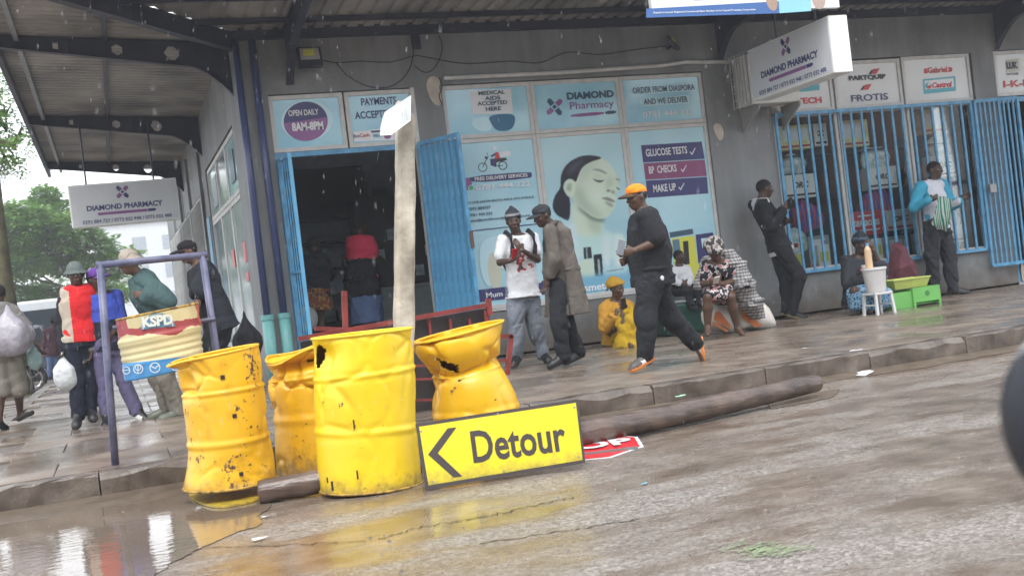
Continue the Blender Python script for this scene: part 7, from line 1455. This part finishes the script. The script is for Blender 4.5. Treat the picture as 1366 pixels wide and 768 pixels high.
# ---------------- man with white and blue top
Y = onz(1270, 394, 0)[1]; WB = cloth('pale_top', (.58, .59, .66), .05); AQ = cloth('aqua_sleeve', (.05, .33, .48), .1)
r5, W5, I5 = person('man in white top with aqua sleeves holding a striped cloth by the bars', Y, dict(
    head=(1247, 227, -.02), neck=(1243, 243, 0), hip=(1250, 303, 0), shr=(1228, 250, -.02), shl=(1258, 247, .05), elbr=(1219, 276, -.06), wrir=(1240, 267, -.26), hndr=(1249, 263, -.28), elbl=(1270, 274, -.04), wrir_=(0, 0), wril=(1282, 268, -.24), hndl=(1290, 262, -.30),
    kner=(1243, 341, -.03), ankr=(1246, 384, .05), toer=(1244, 394, -.08), knel=(1266, 345, 0), ankl=(1272, 385, .0), toel=(1288, 391, -.08)) if False else dict(
    head=(1247, 227, -.02), neck=(1243, 243, 0), hip=(1250, 303, 0), shr=(1228, 250, -.02), shl=(1258, 247, .05), elbr=(1219, 276, -.06), wrir=(1240, 267, -.26), hndr=(1249, 263, -.28), elbl=(1270, 274, -.04), wril=(1282, 268, -.24), hndl=(1290, 262, -.30),
    kner=(1243, 341, -.03), ankr=(1246, 384, .05), toer=(1244, 394, -.08), knel=(1266, 345, 0), ankl=(1272, 385, .0), toel=(1288, 391, -.08)), (.35, -.9, -.15), 0, 1.08,
    wear=(('legs', CHAR, dict(g=.024, fold=.010)), ('top', [WB, AQ], dict(g=.022, hem=.03, sleeve=1.9, neck=.03, arms=.175)), ('shoes', [SB, SB], {})), build=.95)
def stripes():
    m = cloth('green_stripe', (.03, .17, .12)); n, l, bb = nodes(m); tc = next(x for x in n if x.type == 'TEX_COORD'); w = n.new('ShaderNodeTexWave'); w.inputs['Scale'].default_value = 8; w.bands_direction = 'X'; l.new(tc.outputs['Object'], w.inputs[0]); r = n.new('ShaderNodeValToRGB'); r.color_ramp.elements[0].color = (.02, .16, .11, 1); r.color_ramp.elements[1].color = (.42, .48, .44, 1); r.color_ramp.elements[0].position = .5; r.color_ramp.elements[1].position = .6; l.new(w.outputs[0], r.inputs[0]); l.new(r.outputs[0], bb.inputs['Base Color']); return m
yh = Y-.34; b = MB(); Q = [[ony(x, y, yh+d) for x, y, d in row] for row in (((1252, 262, 0), (1258, 262, -.03), (1265, 264, .0), (1270, 267, -.02)), ((1247, 283, -.02), (1254, 284, .02), (1261, 286, -.03), (1268, 288, .0)), ((1242, 299, 0), (1248, 303, -.03), (1256, 306, .0), (1262, 309, -.02)))]
vs = [p for row in Q for p in row]; b.add(vs, [(j*4+i, j*4+i+1, (j+1)*4+i+1, (j+1)*4+i) for j in range(2) for i in range(3)]); o = b.build('striped_cloth', stripes(), smooth=True); tag(o, 'green and white striped cloth hanging from the man\'s hands', 'cloth'); o.modifiers.new('s', 'SOLIDIFY').thickness = .012
# ---------------- seated vendor
Y = onz(1150, 417, 0)[1]+.1
def wax(name, a, c, sc=22):
    m = cloth(name, a); n, l, bb = nodes(m); tc = next(x for x in n if x.type == 'TEX_COORD'); w = n.new('ShaderNodeTexVoronoi'); w.inputs['Scale'].default_value = sc; w.feature = 'DISTANCE_TO_EDGE'; l.new(tc.outputs['Object'], w.inputs[0]); r = n.new('ShaderNodeValToRGB'); r.color_ramp.elements[0].color = (*c, 1); r.color_ramp.elements[1].color = (*a, 1); r.color_ramp.elements[0].position = .08; r.color_ramp.elements[1].position = .16; l.new(w.outputs[0], r.inputs[0]); l.new(r.outputs[0], bb.inputs['Base Color']); return m
r6, W6, I6 = person('seated vendor in dark jacket, knitted hat and blue patterned wrap, hand at mouth', Y, dict(
    head=(1149, 326, -.02), neck=(1146, 342, .05), hip=(1146, 402, .10), shr=(1132, 350, .05), shl=(1160, 348, .02), elbr=(1133, 378, -.08), wrir=(1151, 374, -.25), hndr=(1156, 366, -.28), elbl=(1175, 362, -.12), wril=(1166, 334, -.16), hndl=(1160, 325, -.16),
    kner=(1140, 388, -.35), ankr=(1150, 410, -.40), knel=(1165, 384, -.35), ankl=(1160, 410, -.38)), (.15, -.95, -.1), 0, 1.1,
    wear=(('top', CHAR, dict(g=.038, hem=.05, sleeve=1.9, name='jacket')), ('loft', wax('blue_wax_print', (.02, .10, .22), (.22, .36, .46)), dict(name='wrap_skirt', fold=.012, cap=.06, st=[(1150, 394, .05, 20, .20), (1154, 386, -.20, 26, .17), (1160, 394, -.38, 30, .22), (1160, 407, -.38, 31, .22)])), ('beanie', [cloth('beanie_slate', (.022, .026, .034)), cloth('beanie_blue', (.06, .09, .14))], dict(low=.015))), build=1.05, female=True)
cup = empty('cup', ony(1154, 357, Y-.34), 'white and red cup held by the seated vendor', 'cup'); cc = ony(1154, 358, Y-.36); MB().cyl(cc-(0, 0, .05), cc+(0, 0, .045), .036, .046, 18).build('cup_body', mat('cup_white', (.65, .63, .6), .3), cup); MB().cyl(cc-(.03, 0, .03), cc+(-.03, 0, .01), .037, .040, 14).build('red_label', mat('cup_red', (.4, .05, .05), .4), cup)
# ---------------- seated woman in yellow
Y = onz(826, 463, 0)[1]+.25; MUS = cloth('mustard', (.42, .24, .03), .1); MUSC = cloth('mustard_coat', (.46, .24, .035), .12); YSK = cloth('olive_yellow', (.44, .28, .015), .12)
r7, W7, I7 = person('woman in mustard jacket, head wrap and long yellow skirt sitting against the wall', Y, dict(
    head=(823, 385, -.05), neck=(821, 400, .02), hip=(822, 448, .10), shr=(808, 410, .0), shl=(836, 408, .0), elbr=(806, 437, -.08), wrir=(822, 420, -.28), hndr=(829, 412, -.30), elbl=(842, 430, -.15), wril=(836, 414, -.28), hndl=(832, 408, -.30),
    kner=(832, 420, -.34), ankr=(835, 456, -.40), knel=(846, 420, -.30), ankl=(846, 456, -.38)), (.35, -.9, -.2), 1, .92,
    wear=(('loft', YSK, dict(name='skirt', fold=.016, ff=20, cap=.05, st=[(838, 418, -.30, 12, .12), (839, 436, -.32, 15, .15), (840, 460, -.36, 19, .15)])), ('loft', YSK, dict(name='skirt_seat', fold=.008, cap=.05, st=[(824, 452, .05, 14, .16), (838, 428, -.24, 12, .13)])), ('top', MUSC, dict(g=.028, hem=.10, sleeve=1.9, name='jacket', fold=.008)), ('turban', MUS, {})), build=.95, female=True)
phone(None, W7['hndl']+np.array((-.01, -.03, .03)), (.9, 0, .2), (0, -.3, 1), 'black phone held by the seated woman in yellow')
# ---------------- child
Y = onz(912, 446, 0)[1]+.20
r8, W8, I8 = person('small child in a white jumper sitting on the green suitcase', Y, dict(
    head=(906, 342, -.02), neck=(906, 354, .0), hip=(909, 386, .04), shr=(898, 361, 0), shl=(916, 360, 0), elbr=(897, 374, -.05), wrir=(908, 378, -.14), hndr=(914, 376, -.16), elbl=(920, 372, -.06), wril=(917, 379, -.15), hndl=(912, 379, -.17),
    kner=(918, 388, -.24), ankr=(921, 408, -.26), knel=(930, 386, -.20), ankl=(930, 405, -.24)), (.7, -.7, -.05), 0, .72,
    wear=(('legs', BLK, dict(g=.020, fold=.005)), ('top', WHT, dict(g=.022, hem=.04, sleeve=1.8, fold=.005)), ('shoes', [SB, SB], {})), z0=.43)
# ---------------- woman with shawl
Y = onz(985, 447, 0)[1]+.22
def shawl_mat():
    m = cloth('checked_shawl', (.35, .34, .33)); n, l, bb = nodes(m); tc = next(x for x in n if x.type == 'TEX_COORD'); outs = []
    for ax, sc in (('Z', 8.5), ('X', 7.5)):
        w = n.new('ShaderNodeTexWave'); w.bands_direction = ax; w.inputs['Scale'].default_value = sc; w.inputs['Distortion'].default_value = 1.2; w.inputs['Detail'].default_value = 2; l.new(tc.outputs['Object'], w.inputs[0]); r = n.new('ShaderNodeValToRGB'); r.color_ramp.elements[0].position = .35; r.color_ramp.elements[1].position = .55; r.color_ramp.elements[0].color = (.42, .42, .45, 1) if ax == 'Z' else (.62, .62, .64, 1); r.color_ramp.elements[1].color = (1, 1, 1, 1); l.new(w.outputs[0], r.inputs[0]); outs.append(r)
    mx = n.new('ShaderNodeMixRGB'); mx.blend_type = 'MULTIPLY'; mx.inputs[0].default_value = 1; l.new(outs[0].outputs[0], mx.inputs[1]); l.new(outs[1].outputs[0], mx.inputs[2]); m2 = n.new('ShaderNodeMixRGB'); m2.blend_type = 'MULTIPLY'; m2.inputs[0].default_value = 1; m2.inputs[2].default_value = (.40, .39, .38, 1); l.new(mx.outputs[0], m2.inputs[1]); l.new(m2.outputs[0], bb.inputs['Base Color']); return m
FLO = floral('floral_dress', (.015, .016, .022), (.5, .47, .46), (.45, .12, .13)); SCF = floral('spotted_scarf', (.05, .045, .045), (.42, .38, .36), (.25, .23, .22)); SHW = shawl_mat()
r9, W9, I9 = person('seated woman in floral dress, checked shawl and spotted head scarf over her phone', Y, dict(
    head=(953, 334, -.26), neck=(958, 347, -.08), hip=(966, 394, .06), shr=(943, 355, -.04), shl=(970, 352, .0), elbr=(939, 378, -.10), wrir=(948, 378, -.30), hndr=(955, 373, -.34), elbl=(976, 376, -.14), wril=(962, 379, -.32), hndl=(955, 376, -.36),
    kner=(944, 396, -.38), ankr=(944, 436, -.30), toer=(944, 446, -.42), knel=(974, 396, -.34), ankl=(984, 437, -.22), toel=(991, 446, -.34)), (-.15, -.9, -.3), 1, 1.0,
    wear=(('top', FLO, dict(g=.022, hem=.06, sleeve=.6, name='dress_top')), ('loft', FLO, dict(name='dress_skirt', fold=.010, cap=.06, st=[(966, 392, .05, 17, .17), (958, 388, -.2, 20, .11), (955, 393, -.36, 21, .075)])), ('loft', SHW, dict(name='shawl', fold=.012, ff=18, cap=.03, k=.05, st=[(966, 338, .0, 11, .12), (977, 354, -.02, 17, .16), (986, 380, -.03, 20, .18), (997, 404, .0, 17, .16), (1010, 420, .02, 9, .10)])),
          ('loft', SHW, dict(name='shawl_left', fold=.008, cap=.03, st=[(944, 346, .06, 6, .09), (936, 365, .04, 6, .10), (932, 382, .04, 5, .09)])), ('turban', SCF, {})), build=1.05, female=True, head_pitch=.75)
phone(None, W9['hndl']+np.array((-.02, -.05, .02)), (.9, -.2, .1), (0, -.7, .5), 'white phone in the hands of the woman in the floral dress', mat('phone_white', (.6, .58, .56), .3))
# ---------------- people inside the pharmacy
FLOOR = .03
PNK = cloth('pink', (.62, .045, .10), .1); BSK = cloth('blue_denim', (.10, .15, .28)); PAT = floral('brown_print', (.20, .06, .03), (.35, .22, .08), (.10, .05, .04))
Y = 14.4
person('woman in a pink T-shirt and denim skirt at the pharmacy counter', Y, dict(
    head=(481, 303, 0), neck=(479, 316, 0), hip=(486, 372, 0), shr=(493, 322, -.06), shl=(470, 321, .08), elbr=(498, 340, -.06), wrir=(514, 349, .22), elbl=(470, 345, .1), wril=(480, 358, .28), kner=(494, 405, .0), ankr=(495, 446, .0), knel=(482, 405, .05), ankl=(481, 446, .05)), (.75, .6, -.3), 0, .95,
    wear=(('top', PNK, dict(g=.03, hem=.0, sleeve=.8, sg=.02, fold=.006)), ('loft', BSK, dict(name='skirt', fold=.008, st=[(486, 378, 0, 18, .17), (487, 400, 0, 20, .19), (490, 428, 0, 21, .20)])), ('loft', BLK, dict(name='tied_jumper', fold=.014, st=[(482, 350, 0, 18, .17), (482, 372, 0, 21, .21), (484, 392, 0, 20, .20)])), ('shoes', [SB, SB], {})), z0=FLOOR, build=1.1)
person('woman in dark clothes and printed skirt queueing inside the doorway at left', Y, dict(
    head=(419, 326, 0), neck=(418, 340, 0), hip=(420, 392, 0), shr=(434, 346, 0), shl=(402, 346, .05), elbr=(436, 368, .05), wrir=(430, 380, .2), elbl=(402, 372, .05), wril=(410, 382, .22), kner=(428, 420, 0), ankr=(430, 456, 0), knel=(414, 420, 0), ankl=(416, 456, 0)), (.2, .95, -.1), 0, .95,
    wear=(('loft', PAT, dict(name='skirt', fold=.008, st=[(420, 388, 0, 19, .18), (422, 412, 0, 21, .2)])), ('top', BLK, dict(g=.03, hem=.05, sleeve=1.9, name='jumper', fold=.008)), ('shoes', [SB, SB], {})), z0=FLOOR, build=1.15)
person('dim figure half hidden by the doorway jamb behind the queueing woman', 15.2, dict(
    head=(393, 332, 0), neck=(394, 345, 0), hip=(398, 395, 0), shr=(406, 350, 0), shl=(380, 350, .05), elbr=(408, 372, .05), wrir=(404, 388, .1), elbl=(380, 374, .05), wril=(384, 390, .1), kner=(402, 420, 0), ankr=(404, 452, 0), knel=(392, 420, 0), ankl=(394, 452, 0)), (0, .95, -.1), 0, .92,
    wear=(('legs', BLK, {}), ('top', NVY, dict(g=.03, hem=.05, sleeve=1.9)), ('shoes', [SB, SB], {})), z0=FLOOR)
o = MB().ell(ony(410, 425, 13.6), (.13, .12, .15), 20, 14).build('pale_sack', mat('pale_bag', (.3, .3, .29), .6, var=.1), smooth=True); tag(o, 'pale rounded bag on the floor in the pharmacy doorway', 'bag')
# ---------------- left group
Y = onz(103, 571, 0)[1]; BEI = cloth('beige_vest', (.42, .36, .29), .12)
s_ = .94
rA, WA, IA = person('bearded man in red polo and beige vest with grey green hat', Y, dict(
    head=(101, 366, -.02), neck=(103, 384, 0), hip=(107, 452, 0), shr=(88, 391, 0), shl=(122, 388, .02), elbr=(82, 428, .02), wrir=(84, 458, -.04), hndr=(85, 468, -.05), elbl=(128, 422, .05), wril=(130, 452, .03), kner=(103, 505, 0), ankr=(104, 553, .0), toer=(101, 569, -.14), knel=(121, 500, .05), ankl=(121, 546, .08), toel=(124, 558, -.04)), (.05, -1, -.05), 0, s_,
    wear=(('legs', NVY, dict(g=.018, fold=.007)), ('top', REDC, dict(g=.022, hem=-.02, sleeve=0, neck=.03)), ('top', [BEI, REDC], dict(g=.030, hem=.03, sleeve=0, front=.17, fx=.085, name='vest')), ('top', BLK, dict(g=.012, hem=-.25, sleeve=1.9, name='sleeve_layer')) if False else ('shoes', [SB, SB], dict(top=.07)), ('bucket_hat', cloth('hat_grey_green', (.13, .16, .15)), dict(brim=.125))), build=.95)
for sd in 'rl':
    v = Vol(np.minimum(WA['sh'+sd], WA['wri'+sd])-.15, np.maximum(WA['sh'+sd], WA['wri'+sd])+.15, .0115); v.cone(WA['sh'+sd]*.7+WA['elb'+sd]*.3, WA['elb'+sd], .066, .055, .02); v.cone(WA['elb'+sd], WA['wri'+sd], .055, .042, .02); v.folds(.004, 4, 30); v.mesh('sleeve', BLK, rA)
v = Vol(WA['head']-.2, WA['head']+.2, .008); v.ell(IA['hq'](0, .030, -.068), np.eye(3), (.052, .045, .042)); v.cutplane(IA['hq'](0, 0, -.062), (0, 0, 1)); v.mesh('beard', M_HAIRB, rA)
bagblob('plastic_bag', ony(86, 499, Y-.05), (.12, .09, .16), mat('white_plastic', (.5, .52, .53), .3, var=.15, vs=14, bump=.8, bs=30), 'white plastic carrier bag in the hand of the man in red', seed=3)
Y = onz(165, 562, 0)[1]; BLU = cloth('royal_blue', (.045, .075, .38), .12); PUR = cloth('purple', (.13, .05, .27), .1); LIL = cloth('dusty_purple', (.11, .10, .18), .14)
rB, WB_, IB = person('man in purple cap, blue shirt and dusty purple trousers behind the pipe frame', Y, dict(
    head=(129, 373, -.02), neck=(136, 391, 0), hip=(146, 463, 0), shr=(120, 398, 0), shl=(154, 394, .04), elbr=(120, 434, .0), wrir=(122, 465, -.06), hndr=(121, 477, -.08), elbl=(160, 430, -.02), wril=(150, 446, -.2), kner=(139, 510, .0), ankr=(142, 556, .02), toer=(141, 570, -.12), knel=(164, 506, 0), ankl=(183, 549, .0), toel=(199, 563, -.06)), (.6, -.75, -.35), 0, .97,
    wear=(('legs', LIL, dict(g=.012, fold=.006)), ('top', [BLU, NVY], dict(g=.018, hem=.03, sleeve=.85, split=.26)), ('shoes', [SB, SW, SW], dict(stripe=1)), ('cap', PUR, {})), build=.95)
v = Vol(np.minimum(WB_['elbr'], WB_['wrir'])-.15, np.maximum(WB_['elbr'], WB_['wrir'])+.15, .0115); v.cone(WB_['elbr']*.85+WB_['shr']*.15, WB_['wrir'], .050, .038, .02); v.folds(.003, 4, 40); v.mesh('arm_warmer', cloth('grey_knit', (.17, .165, .17)), rB)
Y = onz(220, 556, 0)[1]; GRN = cloth('grey_green_jacket', (.055, .10, .10), .14)
rC, WC, IC = person('man in a grey green jacket and tan hat leaning over the painted bin', Y, dict(
    head=(172, 350, -.02), neck=(188, 368, .02), hip=(222, 450, .0), shr=(193, 380, .16), shl=(204, 384, -.12), elbl=(224, 404, -.22), wril=(196, 394, -.22), hndl=(184, 393, -.20), elbr=(205, 410, .2), wrir=(200, 430, .1), hipr=(222, 456, .09), hipl=(220, 456, -.09), kner=(210, 502, .05), ankr=(224, 544, .06), toer=(206, 556, .06), knel=(222, 504, -.1), ankl=(238, 548, -.08), toel=(216, 560, -.12)), (-.9, -.35, -.35), 2, .97,
    wear=(('legs', KHA, dict(g=.022, fold=.008)), ('top', GRN, dict(g=.040, hem=.05, sleeve=1.9, sg=.014, fold=.010, name='jacket', neck=.04)), ('shoes', [SG, SG], {}), ('bucket_hat', cloth('hat_tan', (.36, .31, .26)), dict(brim=.140))), build=1.0)
Y = Y+.35; DK = cloth('dark_long_shirt', (.022, .025, .032))
rD, WD, ID = person('man in long dark shirt and black cap bending right of the painted bin', Y, dict(
    head=(250, 336, -.02), neck=(265, 352, .0), hip=(292, 428, .0), shr=(272, 362, .17), shl=(275, 366, -.15), elbl=(264, 396, -.20), wril=(262, 418, -.28), elbr=(275, 398, .2), wrir=(262, 420, .1), hipr=(292, 436, .09), hipl=(290, 436, -.09), kner=(286, 486, .05), ankr=(270, 542, .06), toer=(252, 552, .04), knel=(278, 486, -.06), ankl=(262, 546, -.06), toel=(244, 556, -.08)), (-.9, -.3, -.5), 2, .98,
    wear=(('legs', BLK, dict(g=.03, fold=.008)), ('top', DK, dict(g=.036, hem=.10, sleeve=.8, sg=.02, fold=.010, flare=.03, ff=14)), ('shoes', [SW, SW], {}), ('cap', [cloth('cap_black', (.02, .016, .02)), cloth('cap_peak_black', (.02, .018, .02))], {})), build=1.05)
bagblob('black_bag', ony(330, 455, 12.4), (.15, .14, .24), BLK, 'black bag on the pavement below the side windows', seed=8)
o = MB().box(tuple(ony(112, 545, 13.6)), tuple(ony(140, 480, 13.6)+(.02, .25, 0))).build('suitcase', BLK, bevel=.03); tag(o, 'black travel case standing between the man in red and the man in the purple cap', 'suitcase')
# ---------------- passer-by at the left edge
Y = onz(14, 572, 0)[1]; GT = cloth('grey_tee', (.22, .21, .20), .1); SH = cloth('khaki_shorts', (.26, .24, .20), .1)
rE, WE, IE = person('passer-by in grey T-shirt and khaki shorts walking away at the left edge', Y, dict(
    head=(-2, 392, 0), neck=(-4, 406, 0), hip=(6, 470, 0), shr=(16, 414, .02), shl=(-22, 414, .0), elbr=(36, 440, .04), wrir=(50, 460, .0), hndr=(54, 468, -.03), elbl=(-34, 444, 0), wril=(-36, 470, 0), kner=(24, 515, .03), ankr=(27, 553, .22), toer=(40, 551, .12), knel=(2, 515, -.02), ankl=(-1, 560, -.02), toel=(8, 571, .10)), (-.1, 1, 0), 1, .86,
    wear=(('legs', SH, dict(g=.028, len=1.05, fold=.006)), ('top', GT, dict(g=.024, hem=.05, sleeve=.85, sg=.016)), ('shoes', [SB, SB], dict(top=-.02))))
def bagm(): return mat('translucent_bag', (.34, .32, .36), .3, var=.35, vs=9, bump=.9, bs=26)
bagblob('carrier_bag', ony(14, 446, Y-.22), (.22, .15, .23), bagm(), 'big crumpled patterned bag slung on the back of the passer-by', seed=5)
bagblob('plastic_bag', ony(46, 478, Y-.05), (.08, .06, .12), mat('green_tint_plastic', (.26, .38, .36), .3, var=.2, vs=12, bump=.5, bs=30), 'small green tinted plastic bag in the hand of the passer-by', seed=6)
Y = onz(70, 504, 0)[1]; MAR = floral('maroon_check', (.05, .02, .03), (.10, .05, .06), (.03, .015, .02))
person('distant figure in maroon checked shirt and jeans walking down the side street', Y, dict(
    head=(71.5, 430, 0), neck=(71, 438, 0), hip=(72, 470, 0), shr=(81, 443, .0), shl=(62, 443, 0), elbr=(84, 457, 0), wrir=(83, 468, 0), elbl=(60, 458, 0), wril=(61, 469, 0), kner=(76, 484, 0), ankr=(78, 495, .1), knel=(68, 486, 0), ankl=(66, 502, 0)), (.1, 1, 0), 0, .9,
    wear=(('legs', BSK, dict(g=.02)), ('top', MAR, dict(g=.04, hem=.08, sleeve=1.9)), ('shoes', [SB, SB], {}), ('beanie', BLK, {})), res=.018)
# ================================================================ WET AIR
hm = bpy.data.materials.new('wet_air'); hm.use_nodes = True; hn, hl2 = hm.node_tree.nodes, hm.node_tree.links; hn.remove(hn['Principled BSDF'])
pv = hn.new('ShaderNodeVolumePrincipled'); pv.inputs['Color'].default_value = (.93, .95, 1, 1); pv.inputs['Density'].default_value = .0024; pv.inputs['Anisotropy'].default_value = .3
hl2.new(pv.outputs[0], hn['Material Output'].inputs['Volume'])
hz = MB().box((-205, -205, ROAD-1), (205, 255, 16)).build('haze', hm, kind='stuff'); tag(hz, 'thin grey rain haze filling the street', 'haze')
